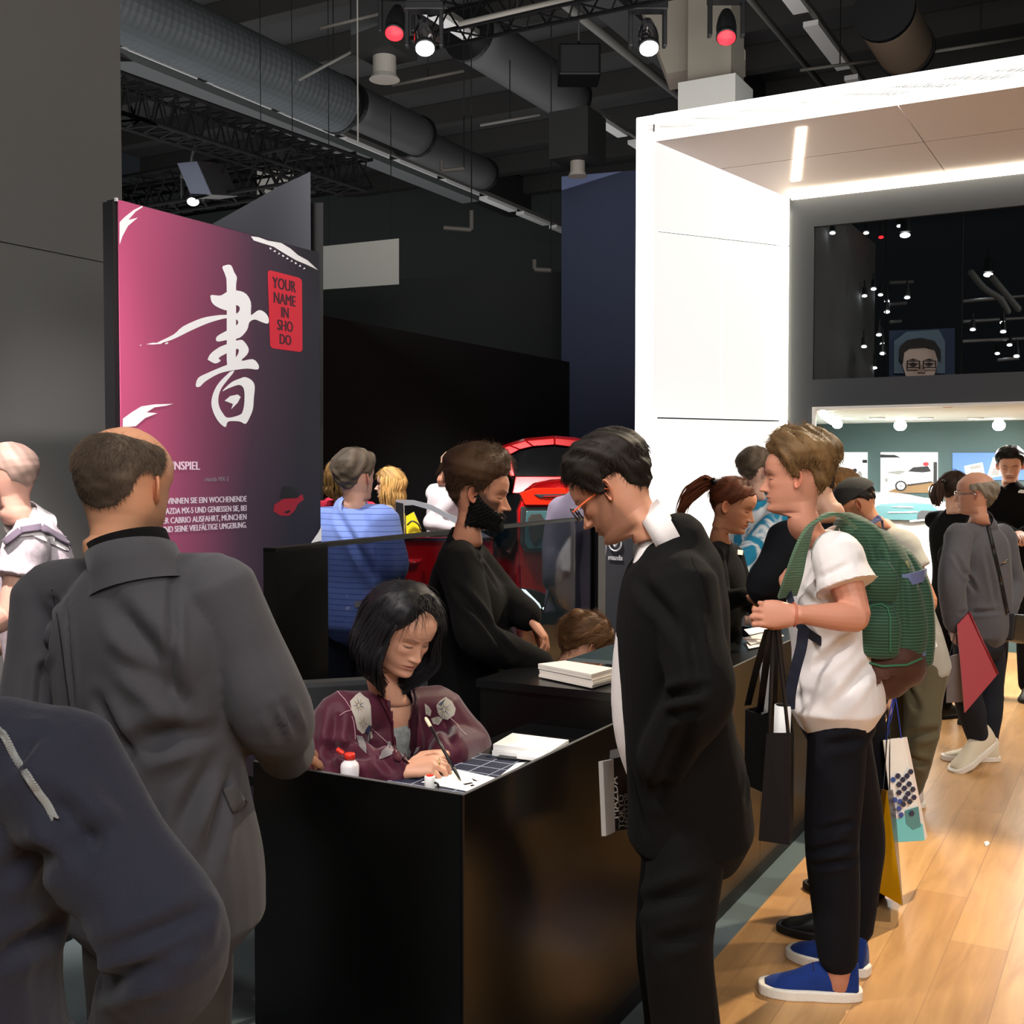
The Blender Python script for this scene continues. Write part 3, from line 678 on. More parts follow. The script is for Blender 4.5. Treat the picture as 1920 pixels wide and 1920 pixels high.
sho = [[(612, 392), (640, 385), (658, 392), (672, 425), (686, 452), (682, 490), (682, 545), (682, 700), (682, 800), (676, 905), (650, 940), (634, 915), (632, 800), (632, 500), (626, 445), (610, 405)],
       [(545, 550), (556, 545), (600, 548), (640, 526), (690, 522), (735, 540), (760, 585), (760, 640), (765, 650), (800, 626), (830, 635), (853, 665), (850, 697), (810, 686), (780, 675), (752, 690), (740, 730), (700, 772), (640, 782), (582, 792), (580, 765), (634, 733), (690, 700), (680, 672), (634, 668), (580, 680), (520, 700), (440, 735), (380, 765), (320, 790), (250, 805), (350, 755), (400, 712), (500, 668), (590, 652), (640, 650), (690, 640), (700, 610), (670, 598), (640, 628), (580, 608), (552, 582)],
       [(530, 888), (545, 858), (590, 823), (640, 803), (700, 783), (725, 793), (748, 830), (740, 860), (710, 893), (770, 885), (800, 915), (795, 940), (740, 935), (660, 945), (590, 962), (520, 1002), (490, 1030), (468, 1028), (480, 985), (530, 958), (600, 928), (650, 905), (690, 860), (690, 830), (640, 850), (590, 878), (600, 893), (570, 908)],
       [(648, 952), (672, 948), (632, 1000), (603, 1040), (588, 1085), (590, 1130), (610, 1170), (637, 1195), (700, 1180), (716, 1160), (724, 1120), (725, 1060), (715, 1030), (690, 1022), (640, 1040), (610, 1055), (622, 1038), (660, 1005), (700, 988), (730, 980), (765, 998), (780, 1030), (775, 1090), (770, 1150), (750, 1200), (730, 1228), (700, 1215), (640, 1215), (625, 1245), (590, 1218), (562, 1170), (550, 1120), (560, 1065), (590, 1010)],
       [(620, 1105), (650, 1080), (690, 1072), (705, 1085), (690, 1115), (655, 1150), (664, 1122)]]
print_polys('brush_character', [smooth_poly(p) if i != 4 else p for i, p in enumerate(sho)], m_ink, .0032)
drips = [[(205, 806), (240, 798), (270, 799), (300, 790), (285, 804), (240, 808)], [(305, 800), (320, 795), (322, 802), (308, 808)], [(168, 812), (180, 809), (178, 814)]]
print_polys('brush_splash', [[(65, 160), (90, 135), (140, 95), (185, 74), (188, 80), (150, 105), (112, 148), (162, 136), (110, 180), (80, 235), (65, 280)],
    [(82, 1200), (130, 1165), (180, 1135), (250, 1124), (350, 1121), (310, 1132), (250, 1140), (208, 1166), (265, 1171), (200, 1197), (150, 1240), (82, 1245)],
    [(760, 235), (800, 240), (850, 258), (920, 270), (970, 300), (1010, 335), (1060, 362), (1116, 414), (1060, 387), (1000, 362), (945, 330), (880, 290), (822, 272), (775, 257)]] + drips +
    [[(856 + i * 22, 296 + i * 13 + (i % 3) * 6), (864 + i * 22, 294 + i * 13), (870 + i * 22, 303 + i * 13), (860 + i * 22, 305 + i * 13)] for i in range(9)], m_ink, .0030)
def rrect(c, r=22, n=5):
    P = []; m = len(c)
    for i in range(m):
        a, b, d = V((*c[i - 1], 0)), V((*c[i], 0)), V((*c[(i + 1) % m], 0))
        p, q = b + (a - b).normalized() * r, b + (d - b).normalized() * r
        for k in range(n + 1):
            t = k / n; P.append(tuple((p * (1 - t) ** 2 + b * 2 * t * (1 - t) + q * t * t)[:2]))
    return P
print_polys('red_seal', [rrect([(848, 411), (1030, 458), (1033, 849), (862, 826)])], m_seal, .0036)
def ptext(name, rows, m, off, bold=.0, shear=0.):
    mb = MB()
    for s, x, y, cap, al, xs in rows:
        a = cz(x, y); b = cz(x, y - cap); size = (b[1] - a[1]) / .727
        v, f = text_mesh(s, size, (a[0], 0, a[1]), V((1, 0, 0)), V((0, 0, 1)), off, al, shear, bold, xs); mb.add(v, f)
    o = link(name, mb.mesh(name), m); o.parent = pr; return o
ptext('seal_lettering', [('YOUR', 936, 520, 62, 'CENTER', .80), ('NAME', 938, 597, 60, 'CENTER', .80), ('IN', 940, 666, 58, 'CENTER', .80), ('SHO', 941, 736, 58, 'CENTER', .80), ('DO', 942, 808, 56, 'CENTER', .80)], m_txt, .0042, .0026)
ptext('headline', [('GEWINNSPIEL', 490, 1470, 45, 'RIGHT', 1.0)], m_pale, .0034, .0016)
ptext('model_line', [('mazda MX-5', 642, 1530, 25, 'RIGHT', 1.0)], m_gr, .0034, .0005, .25)
ptext('body_text', [('GEWINNEN SIE EIN WOCHENENDE', 738, 1638, 31, 'RIGHT', .92), ('MIT DEM MAZDA MX-5 UND GENIESSEN SIE, BEI', 738, 1687, 31, 'RIGHT', .82), ('EINER CABRIO AUSFAHRT, MÜNCHEN', 738, 1733, 31, 'RIGHT', .89), ('UND SEINE VIELFÄLTIGE UMGEBUNG.', 738, 1776, 31, 'RIGHT', .84)], mat('poster_text_ink', '#d9cdd8', .5), .0034, .0012)
print_polys('printed_car', [[(880, 1690), (885, 1655), (930, 1625), (1000, 1618), (1034, 1600), (1040, 1630), (1010, 1650), (990, 1690), (960, 1715), (915, 1712)]], mat('poster_car_red', '#a01930', .5), .0030)
print_polys('printed_car_roof', [[(915, 1618), (930, 1562), (952, 1553), (1000, 1568), (1012, 1618), (980, 1622)], [(935, 1695), (960, 1683), (972, 1692), (950, 1702)]], mat('poster_car_dark', '#15161d', .5), .0036)
print_polys('white_corner', [[(1078, 1858), (1118, 1800), (1134, 1768), (1134, 1846)]], m_ink, .0034)

# ------------------------------------------------------------------ black counter
m_gloss = mat('black_gloss_laminate', '#050505', .28, spec=.55)
m_gloss2 = mat('black_satin_top', '#0b0c0d', .25, spec=.5)
m_line = mat('pale_laminate_edge', '#5b5b5b', .45)  # grey put in for the reflection along the panel tops
ct = empty('counter', G(0, 0, 0), 'long black glossy L-shaped reception counter with plinth', 'counter')
vl = uvz(onz(485, 1432, .92))[1] - .03; UE = 3.9
def cbox(name, u0, u1, v0, v1, z0, z1, m, parent=ct, bev=.0):
    c = G((u0 + u1) / 2, (v0 + v1) / 2, (z0 + z1) / 2)
    return MB().box(c, u1 - u0, v1 - v0, z1 - z0, AX, BX).build(name, m, parent, bevel=bev)
cbox('front_panel', 0, .009, vl, -.0105, .0, .918, m_gloss)
for i, (a, b) in enumerate(((.0, 1.78), (1.783, 2.29), (2.293, 3.1), (3.103, UE))): cbox('side_panel', a, b, -.009, 0, .075, .918, m_gloss)
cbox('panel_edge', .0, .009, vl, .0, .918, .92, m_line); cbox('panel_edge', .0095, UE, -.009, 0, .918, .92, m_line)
cbox('corner_edge', -.0015, .0, -.002, .0015, .0, .918, mat('brown_edge', '#2a1c12', .35))
cbox('plinth', .03, UE - .02, -.06, -.012, 0, .075, m_blk2)
cbox('desk_top', .029, .93, -.33, -.029, .845, .87, m_gloss2); cbox('desk_ledge', .029, .17, -1.02, -.331, .845, .87, m_gloss2)
cv0 = uvz(onu(905, 1290, .95))[1]
cbox('raised_cabinet', .935, 1.27, cv0, -.029, .0, .965, m_gloss); cbox('cabinet_top', .925, 1.27, cv0 - .01, -.029, .965, .99, m_gloss2)
cbox('rear_desk', 1.63, UE, -.27, -.029, .86, .885, m_gloss2)
cbox('end_panel', UE, UE + .03, -.3, 0, 0, .92, m_gloss)
# tinted glass screen behind the counter
def tint():
    m = bpy.data.materials.new('dark_tinted_glass'); m.use_nodes = True; nt = m.node_tree; nt.nodes.remove(nt.nodes['Principled BSDF']); out = nt.nodes['Material Output']
    t = nt.nodes.new('ShaderNodeBsdfTransparent'); t.inputs[0].default_value = (.42, .43, .46, 1); g = nt.nodes.new('ShaderNodeBsdfGlossy'); g.inputs['Roughness'].default_value = .02
    mx = nt.nodes.new('ShaderNodeMixShader'); mx.inputs[0].default_value = .045
    nt.links.new(t.outputs[0], mx.inputs[1]); nt.links.new(g.outputs[0], mx.inputs[2]); nt.links.new(mx.outputs[0], out.inputs[0]); return m
ga, gb = onz(505, 1027, 1.4), onz(1128, 966, 1.4); gd = (gb - ga).normalized(); gn = gd.cross(ZX)
sc_ = empty('glass_screen', V((ga.x, ga.y, 0)), 'dark tinted glass screen with black frame behind the counter staff', 'glass screen')
L_ = (gb - ga).length; ls = (onplane(604, 1100, ga, gn) - ga).dot(gd)
def gbox(name, s0, s1, z0, z1, th, m):
    c = ga + gd * ((s0 + s1) / 2); return MB().box(V((c.x, c.y, (z0 + z1) / 2)), s1 - s0, th, z1 - z0, gd, gn).build(name, m, sc_)
gbox('solid_panel', 0, ls, 0, 1.397, .05, mat('black_solid_panel', '#060606', .3)); gbox('glass_pane', ls, L_ - .05, .05, 1.385, .008, tint())
gbox('top_rail', 0, L_, 1.385, 1.4, .05, mat('black_rail', '#060606', .6)); gbox('end_post', L_ - .12, L_, 0, 1.385, .05, m_blk); gbox('bottom_rail', ls, L_ - .12, 0, .05, .05, m_blk)
m_silver = mat('bright_silver', '#e4e4e6', .35, metal=.25)
# brand pillar behind the screen
a, b = at(1129, 985, 7.25), at(1186, 985, 7.1)
pil = empty('sign_pillar', V(((a.x + b.x) / 2, a.y, 0)), 'slim dark grey pillar with chrome emblem and lettering behind the glass screen', 'sign pillar')
pd = (b - a); pd.z = 0; pw = pd.length; pd.normalize(); pnm = V((pd.y, -pd.x, 0))
MB().box(V((a.x, a.y, 0)) + pd * pw / 2 - pnm * .06 + ZX * .79, pw, .12, 1.58, pd, pnm).build('pillar_body', mat('graphite_pillar', '#3a3c40', .5), pil, bevel=.006)
oc = onplane(1155, 1019, a, pnm); ring = []
for k in range(33):
    t = 2 * math.pi * k / 32; ring.append(oc + pd * (.047 * math.cos(t)) + ZX * (.046 * math.sin(t)) + pnm * .01)
v, f = tube(ring, [.0055] * 33, 8, sub=1); MB().add(v, f).build('emblem', m_silver, pil, True)
wing = [oc + pd * x + ZX * z + pnm * .012 for x, z in ((-.043, .012), (-.028, .012), (-.012, -.002), (0, -.02), (.012, -.002), (.028, .012), (.043, .012))]
v, f = tube(wing, [.003, .005, .006, .005, .006, .005, .003], 8, sub=3); MB().add(v, f).build('emblem', m_silver, pil, True)
tc_ = onplane(1155, 1050, a, pnm); v, f = text_mesh('mazda', .047, tc_ + pnm * .001, pd, ZX, .004, 'CENTER', 0, .0012, .92)
o = MB().add(v, f).build('lettering', m_silver, pil); s = o.modifiers.new('s', 'SOLIDIFY'); s.thickness = .004

# ------------------------------------------------------------------ things on the counter
m_paper = mat('white_paper', '#f4f3f0', .7); m_paper2 = mat('cream_paper', '#efe6dd', .75); m_navymat = mat('navy_cutting_mat', '#1a2238', .6); m_inkb = mat('black_ink', '#0a0a0a', .35)
dz = .87
rt = tag(empty('calligraphy_mat', G(.25, -.24, dz)), 'navy gridded mat under the sheet on the front desk', 'mat')
MB().box(G(.27, -.185, dz + .002), .47, .28, .004, AX, BX).build('mat_sheet', m_navymat, rt)
gl = MB()
for k in range(5): gl.box(G(.27, -.185 - .125 + .0625 * k, dz + .0043), .47, .0016, .0006, AX, BX)
for k in range(9): gl.box(G(.27 - .235 + .0587 * k, -.185, dz + .0043), .0016, .28, .0006, AX, BX)
gl.build('grid_lines', mat('mat_grid_white', '#b9bfd0', .6), rt)
def flat(name, pts, z, th, m, parent=None):
    return MB().prism([onz(x, y, z) for x, y in pts], V((0, 0, th))).build(name, m, parent)
sh = flat('calligraphy_sheet', [(790, 1467), (877, 1484), (929, 1459), (855, 1443)], dz + .0052, .0008, m_paper)
tag(sh, 'white sheet with fresh ink strokes on the navy mat', 'paper')
st = MB()
for pts in ([(884, 1459), (893, 1463), (896, 1465), (888, 1464)], [(868, 1470), (884, 1467), (887, 1468.5), (872, 1472)], [(881, 1472.5), (887, 1471), (890, 1473), (884, 1474.5)]):
    st.prism([onz(x, y, dz + .0062) for x, y in pts], V((0, 0, .0004)))
st.build('ink_strokes', m_inkb, sh)
def lathe(c, prof, n=24):
    vs, f = [], []
    for r, z in prof:
        for k in range(n):
            t = 2 * math.pi * k / n; vs.append(V(c) + V((r * math.cos(t), r * math.sin(t), z)))
    for i in range(len(prof) - 1):
        for k in range(n): f.append((i * n + k, i * n + (k + 1) % n, (i + 1) * n + (k + 1) % n, (i + 1) * n + k))
    f.append(tuple(range(n - 1, -1, -1))); f.append(tuple((len(prof) - 1) * n + k for k in range(n)))
    return vs, f
ic = onz(806, 1478, dz + .005)
ip = empty('ink_pot', ic, 'small white pot with red dot on the lid beside the hand', 'pot')
v, f = lathe(ic, [(.0125, 0), (.0135, .002), (.0135, .029), (.012, .031)]); MB().add(v, f).build('pot_body', mat('white_plastic', '#ecebe8', .4), ip, True)
v, f = lathe(ic + ZX * .031, [(.0095, 0), (.0095, .0012)]); MB().add(v, f).build('lid_dot', mat('red_plastic', '#e0321f', .4), ip)
v, f = tube([ic + V((.012, -.006, .016)), ic + V((.02, -.008, .012)), ic + V((.022, -.009, .004))], [.003, .003, .0025], 8); MB().add(v, f).build('lid_strap', m_inkb, ip, True)
sb = onz(656, 1466, dz)
bt = empty('squeeze_bottle', sb, 'white squeeze bottle with an open red flip cap near the desk edge', 'bottle')
v, f = lathe(sb, [(.021, 0), (.0235, .004), (.0235, .040), (.021, .048), (.013, .056), (.0125, .058)]); MB().add(v, f).build('bottle_body', mat('milky_plastic', '#e9e3e4', .35, sss=.0), bt, True)
v, f = lathe(sb + ZX * .057, [(.0135, 0), (.0135, .014), (.012, .016)]); mbc = MB().add(v, f); mbc.build('cap', mat('red_plastic', '#e0321f', .4), bt, True)
MB().box(sb + V((-.024, 0, .078)), .022, .018, .009, V((.82, 0, -.57)), V((0, 1, 0)), V((.57, 0, .82))).build('flip_lid', mat('red_plastic', '#e0321f', .4), bt, bevel=.003)
def stack(name, pts, z, n, th, m, label, cat='paper stack'):
    o = empty(name, onz(*pts[0], z), label, cat); P = [onz(x, y, z) for x, y in pts]; c = sum(P, V()) / 4
    for k in range(n):
        j = V((random.uniform(-.004, .004), random.uniform(-.004, .004), 0))
        MB().prism([p + j + ZX * (-th * (n - k)) for p in P], V((0, 0, th * .93))).build('sheet_bundle', m, o)
    return o
stack('paper_stack', [(1011, 1244), (1061, 1238), (1154, 1252), (1111, 1264)], 1.037, 5, .0085, m_paper2, 'tall stack of white sheets on the raised cabinet')
stack('paper_stack', [(925, 1395), (961, 1374), (1067, 1387), (1034, 1408)], .905, 2, .016, m_paper, 'flat white box of sheets on the front desk')
tag(flat('ink_tray', [(930, 1425), (958, 1408), (1012, 1412), (1000, 1432)], dz + .001, .008, m_blk2), 'flat black tray behind the calligraphy sheet', 'tray')
tag(MB().prism([onz(x, y, dz + .03) for x, y in [(968, 1414), (984, 1407), (1025, 1411), (1014, 1421)]], V((0, 0, -.012))).build('white_card_pack', m_paper, bevel=.002), 'small white card pack lying on the black tray', 'card pack')
tag(flat('loose_sheet', [(930, 1461), (968, 1431), (990, 1428), (944, 1454)], dz + .007, .0008, m_paper), 'loose white sheet along the right side of the desk', 'paper')
tag(MB().prism([at(1062, 1239, 4.0), at(1166, 1247, 4.0), at(1166, 1204, 4.1), at(1118, 1222, 4.1)], V((0, .02, 0))).build('tilted_screen', mat('teal_black_screen', '#1e3035', .35)), 'dark teal tilted screen panel behind the tall paper stack', 'screen')
for i, (pts, lab) in enumerate((([(1392, 1196), (1452, 1182), (1470, 1192), (1408, 1208)], 'cream leaflet nearest on the far end of the counter'), ([(1395, 1180), (1440, 1172), (1455, 1180), (1405, 1190)], 'white leaflet behind the cream leaflet on the counter'), ([(1398, 1205), (1445, 1196), (1452, 1206), (1404, 1216)], 'lowest white leaflet on the far end of the counter'))):
    tag(MB().prism([onz(x, y, .9 - .004 * i) for x, y in pts], V((0, 0, -.002))).build('leaflet', [m_paper2, m_paper, m_paper][i]), lab, 'leaflet', None)
# low stool chair behind the calligrapher
chp = at(690, 1300, 3.35); chc = empty('desk_chair', V((chp.x, chp.y, 0)), 'dark grey chair under the woman in the burgundy kimono', 'chair')
m_chair = mat('charcoal_chair', '#26282b', .7)
MB().box(V((chp.x, chp.y, .54)), .46, .44, .07, BX, AX).build('seat', m_chair, chc, bevel=.02)
MB().box(V((chp.x, chp.y, .80)) + V((-.07, .26, 0)), .46, .05, .4, V((.95, .3, 0)).normalized(), V((-.3, .95, 0)).normalized()).build('backrest', m_chair, chc, bevel=.02)
for i in (-1, 1):
    for j in (-1, 1): MB().bar(V((chp.x, chp.y, .51)) + BX * (.19 * i) + AX * (.18 * j), V((chp.x, chp.y, 0)) + BX * (.21 * i) + AX * (.2 * j), .014).build('leg', m_blk, chc)

# ------------------------------------------------------------------ pictures and lamps of the lit room
def rp(px, py, off=.0): return onu(px, py, RB - .02 - off)
def picture(name, rect, label, m, polys, cat='picture'):
    x0, y0, x1, y1 = rect; o = empty(name, rp((x0 + x1) / 2, y1), label, cat)
    MB().prism([rp(x0, y1), rp(x1, y1), rp(x1, y0), rp(x0, y0)], AX * .018).build('print_panel', m, o)
    for i, (nm, m2, P) in enumerate(polys): 
        MB().prism([rp(x, y, .002 + .002 * i) for x, y in P], AX * .0015).build(nm, m2, o)
    return o
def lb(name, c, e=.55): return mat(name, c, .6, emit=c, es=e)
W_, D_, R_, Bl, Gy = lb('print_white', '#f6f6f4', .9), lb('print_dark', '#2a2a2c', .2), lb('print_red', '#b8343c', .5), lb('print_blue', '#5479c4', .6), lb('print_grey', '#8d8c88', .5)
def blob(x, y, w, h, n=10): return [(x + w * math.cos(2 * math.pi * k / n), y + h * math.sin(2 * math.pi * k / n)) for k in range(n)]
picture('wall_picture', (1556, 848, 1626, 910), 'bright picture of a crowd with a red shirt, leftmost on the teal wall', W_, [('figure', R_, blob(1596, 888, 8, 9)), ('figure', D_, blob(1588, 902, 9, 5)), ('figure', Gy, blob(1572, 895, 6, 9)), ('figure', Gy, blob(1612, 893, 5, 10)), ('figure', D_, blob(1603, 882, 4, 4)), ('corner_marks', D_, [(1617, 862), (1626, 862), (1626, 868), (1617, 868)])])
picture('wall_picture', (1651, 848, 1758, 924), 'bright picture of a white vintage sports car on the teal wall', W_, [
    ('ground', lb('print_brown', '#8a6d4a', .4), [(1658, 924), (1758, 924), (1758, 903), (1700, 908)]), ('dark_strip', D_, [(1651, 852), (1678, 853), (1690, 858), (1651, 858)]), ('dark_strip', D_, [(1750, 866), (1757, 866), (1757, 915), (1750, 905)]),
    ('hood_shadow', Gy, [(1660, 886), (1685, 890), (1700, 884), (1690, 882), (1672, 884)]), ('cabin', D_, [(1702, 884), (1712, 876), (1740, 874), (1746, 884), (1730, 886)]), ('wheel', D_, blob(1689, 911, 11, 10, 16)), ('wheel_disc', W_, blob(1689, 911, 7.5, 7, 16)), ('hub', Gy, blob(1689, 911, 3, 3)), ('underside', D_, [(1702, 908), (1748, 902), (1748, 904), (1702, 911)]), ('red_mark', R_, blob(1736, 870, 6, 4)), ('lamp', Gy, blob(1662, 900, 3, 4)), ('badge', W_, blob(1748, 917, 8, 6))])
picture('wall_picture', (1786, 849, 1960, 900), 'blue picture with tilted white cards, rightmost on the teal wall', Bl, [('card', W_, [(1808, 874), (1842, 867), (1847, 893), (1812, 899)]), ('card', W_, [(1862, 858), (1878, 852), (1890, 890), (1850, 897)]), ('card_image', Gy, [(1818, 875), (1838, 871), (1840, 877), (1820, 881)]), ('card_image', Gy, [(1862, 878), (1876, 876), (1872, 892), (1858, 890)])])
m_bulb = mat('room_bulb', '#ffffff', .4, emit='#fbfff4', es=16)
def room_lamp(px, py, Y, r, label, round_=True):
    c = at(px, py, Y); c.z = rz - .002; o = empty('room_spotlight' if round_ else 'recessed_downlight', c, label, 'ceiling lamp')
    if round_:
        v, f = ellipsoid(c - ZX * (r * 1.0), r, r, r * .9, n=8); MB().add(v, f).build('bulb', m_bulb, o, True)
        v, f = tube([c + ZX * .01, c - ZX * r * .25], [r * .6, r * .7], 14, sub=1, round_caps=False); MB().add(v, f).build('lamp_housing', m_wt, o)
    else:
        v, f = lathe(c - ZX * .012, [(r, 0), (r, .012)]); MB().add(v, f).build('lamp_ring', m_wt, o)
        v, f = lathe(c - ZX * .014, [(r * .8, 0), (r * .8, .002)]); MB().add(v, f).build('diffuser', mat('downlight_diffuser', '#ffffff', .4, emit='#fffdf2', es=5), o)
room_lamp(1570, 797, 10.2, .045, 'glowing room spotlight at the left end of its ceiling'); room_lamp(1688, 792, 10.2, .055, 'glowing room spotlight in the middle above the vintage car picture'); room_lamp(1873, 790, 10.2, .055, 'glowing room spotlight above the man in black shirt')
for i, (x, lab) in enumerate(((1644, 'flat downlight between left and middle room spotlights'), (1735, 'flat downlight just right of the middle room spotlight'), (1828, 'flat downlight just left of the right room spotlight'))): room_lamp(x, 788, 9.9, .07, lab, False)
for i in range(5): room_lamp(1542 + i * 4.5, 775 + i * 4, 8.6 + .35 * i, .03, 'glowing bulb, number %s from the front in the row along the left room edge' % ['one', 'two', 'three', 'four', 'five'][i])
c = at(1777, 767, 8.05); c.z = rz - .02
v, f = lathe(c, [(.028, 0), (.04, .008), (.04, .02)]); tag(MB().add(v, f).build('smoke_detector', mat('peach_plastic', '#c9a594', .6), None, True), 'small peach round smoke detector on the room ceiling edge', 'smoke detector')
# scrap on floor
tag(MB().prism([onz(1845, 1580, .001), onz(1852, 1578, .001), onz(1856, 1583, .001), onz(1848, 1588, .001)], V((0, 0, .004))).build('paper_scrap', m_paper), 'tiny white paper scrap on the wood floor', 'scrap')
# ------------------------------------------------------------------ cars
m_red = mat('soul_red_paint', '#c3060f', .22, metal=.25, coat=1.)
m_white = mat('white_car_paint', '#f1f2f1', .25, coat=.8)
m_glassd = mat('car_dark_glass', '#0d0f11', .06, spec=.6)
m_glasst = mat('car_teal_glass', '#3c5a5c', .08, spec=.6)
m_tyre = mat('tyre_rubber', '#141414', .85); m_rim = mat('alloy_rim', '#9a9da0', .3, metal=.9)
def carloft(M, st, n=7):
    """st: (x, zlow, zbelt, zroof, half width low, half width roof)"""
    vs, f = [], []; S = catmull(st, 3)
    for x, zl, zb_, zr, wl, wr in S:
        half = [(0, zl), (wl * .8, zl), (wl * .97, zl + .12 * (zb_ - zl)), (wl, zl + .45 * (zb_ - zl)), (wl * .99, zl + .8 * (zb_ - zl)), (wl * .965, zb_), (lerp(wl, wr, .5) * .95, lerp(zb_, zr, .5)), (wr * .98, zr - .06 * min(1, (zr - zb_) / .3)), (wr * .8, zr - .012), (0, zr)]
        ringp = half + [(-y, z) for y, z in half[-2:0:-1]]
        for y, z in ringp: vs.append(M @ V((x, y, z)))
    m = len(ringp)
    for i in range(len(S) - 1):
        for k in range(m): f.append((i * m + k, i * m + (k + 1) % m, (i + 1) * m + (k + 1) % m, (i + 1) * m + k))
    f.append(tuple(range(m - 1, -1, -1))); f.append(tuple((len(S) - 1) * m + k for k in range(m)))
    return vs, f
def car_frame(p, heading):
    h = V((heading[0], heading[1], 0)).normalized(); l = V((-h.y, h.x, 0))
    return Matrix(((h.x, l.x, 0, p[0]), (h.y, l.y, 0, p[1]), (0, 0, 1, 0), (0, 0, 0, 1)))
SUV = [(0, .42, .80, .86, .78, .72), (.06, .32, .92, 1.0, .85, .72), (.2, .28, 1.02, 1.34, .885, .66), (.42, .26, 1.05, 1.53, .90, .64), (.9, .26, 1.04, 1.60, .90, .64), (1.7, .26, 1.02, 1.60, .9, .63), (2.3, .26, 1.0, 1.5, .9, .6), (2.95, .26, 1.0, 1.12, .9, .68), (3.3, .26, .98, 1.06, .9, .72), (3.9, .28, .88, .95, .86, .7), (4.15, .34, .7, .78, .76, .62)]
def wheels(M, root, xs, w, r=.34):
    for x in xs:
        for sgn in (-1, 1):
            a, b = M @ V((x, sgn * (w - .2), r)), M @ V((x, sgn * (w + .005), r))
            v, f = tube([a, b], [r, r], 24, sub=1, round_caps=False); o = MB().add(v, f).build('wheel', m_tyre, root)
            v, f = tube([b, b + (b - a).normalized() * .012], [r * .68, r * .6], 20, sub=1, round_caps=False); MB().add(v, f).build('rim', m_rim, o)
def quad_on(M, pts, m, name, root, th=.012, push=(0, 0, 0)):
    P = [M @ (V(p) + V(push)) for p in pts]; n = (P[1] - P[0]).cross(P[2] - P[0]).normalized()
    return MB().prism(P, n * th).build(name, m, root, bevel=.004)
def car(name, p, heading, paint, label, st=SUV, glass=m_glassd):
    M = car_frame(p, heading); root = empty(name, (p[0], p[1], 0), label, 'car'); v, f = carloft(M, st)
    o = MB().add(v, f).build('body', paint, root, True); s = o.modifiers.new('s', 'SUBSURF'); s.levels = 1; s.render_levels = 1
    wheels(M, root, (.75, 3.35), .88); return M, root
# near red car, seen from its tail
p = at(972, 1100, 7.75); hd = (-.13, 1)
M, ra = car('red_car', V((p.x, p.y, 0)) + V((.9, .1, 0)), hd, m_red, 'red car with its tail to the viewer behind the tinted glass, lamp lit')
def tailpt(px, py, off=0.):  # onto the slanting tail
    q = onplane(px, py, M @ V((.02 if py > 1035 else .1, 0, 0)), (M.to_3x3() @ V((1, 0, 0)))); return q - (M.to_3x3() @ V((1, 0, 0))) * off
def tailpoly(name, pts, m, off, th=.03, tilt=True):
    P = []
    for x, y in pts:
        q = onplane(x, y, M @ V((0, 0, 0)), (M.to_3x3() @ V((1, 0, 0)))); z = q.z
        xo = -.04 if z < .95 else -.04 + (z - .95) * .42
        q = onplane(x, y, M @ V((xo - off, 0, 0)), (M.to_3x3() @ V((1, 0, 0)))); P.append(q)
    return MB().prism(P, (M.to_3x3() @ V((1, 0, 0))) * th).build(name, m, ra, bevel=.006)
tailpoly('tailgate', [(972, 958), (978, 1118), (1010, 1160), (1300, 1160), (1300, 950), (985, 925)], m_red, .02, .1)
tailpoly('rear_window_frame', [(977, 950), (975, 1020), (985, 1036), (1290, 1036), (1290, 950)], m_blk, .05, .03)
tailpoly('rear_window', [(987, 958), (984, 1018), (990, 1029), (1285, 1029), (1285, 957)], m_glasst, .06, .02)
tailpoly('window_trim', [(984, 1030), (984, 1034), (1290, 1034), (1290, 1030)], m_chrome, .065, .01)
tailpoly('headrest', [(990, 972), (996, 964), (1014, 963), (1022, 975), (1018, 1010), (1000, 1022), (992, 1005)], mat('dark_headrest', '#17150f', .8), .075, .014)
tailpoly('roof_spoiler', [(975, 925), (1000, 915), (1300, 912), (1300, 947), (985, 947)], mat('soul_red_spoiler', '#d62a12', .2, metal=.2, coat=1.), .07, .1)
tailpoly('brake_light', [(1001, 927), (1012, 934), (1110, 931), (1110, 925)], m_blk2, .08, .02)
tailpoly('brake_light_bar', [(1018, 930), (1020, 932), (1090, 930), (1090, 928)], mat('red_lens', '#b2141c', .2), .085, .01)
tailpoly('tail_lamp', [(975, 1102), (1010, 1108), (1040, 1122), (1046, 1138), (1030, 1148), (1005, 1142), (985, 1128)], m_blk2, .06, .05)
m_lampw = mat('lit_lamp_white', '#ffffff', .3, emit='#f4fff2', es=5)
tailpoly('lamp_strip', [(977, 1104), (986, 1106), (1012, 1132), (1016, 1142), (1008, 1138), (984, 1112)], m_lampw, .068, .012)
tailpoly('lamp_strip', [(1017, 1139), (1030, 1138), (1038, 1130), (1041, 1132), (1033, 1144), (1018, 1144)], m_lampw, .068, .012)
tailpoly('bumper', [(985, 1146), (1020, 1152), (1062, 1150), (1068, 1175), (1060, 1215), (1000, 1215)], m_red, .07, .12)
sw = [(-.9, 1.0), ]
quad_on(M, [(.5, .905, 1.06), (1.4, .905, 1.05), (1.35, .74, 1.48), (.62, .73, 1.47)], m_glassd, 'side_window', ra)
quad_on(M, [(1.45, .905, 1.05), (2.6, .905, 1.04), (2.15, .72, 1.44), (1.42, .74, 1.48)], m_glassd, 'side_window', ra)
tag_hood = None
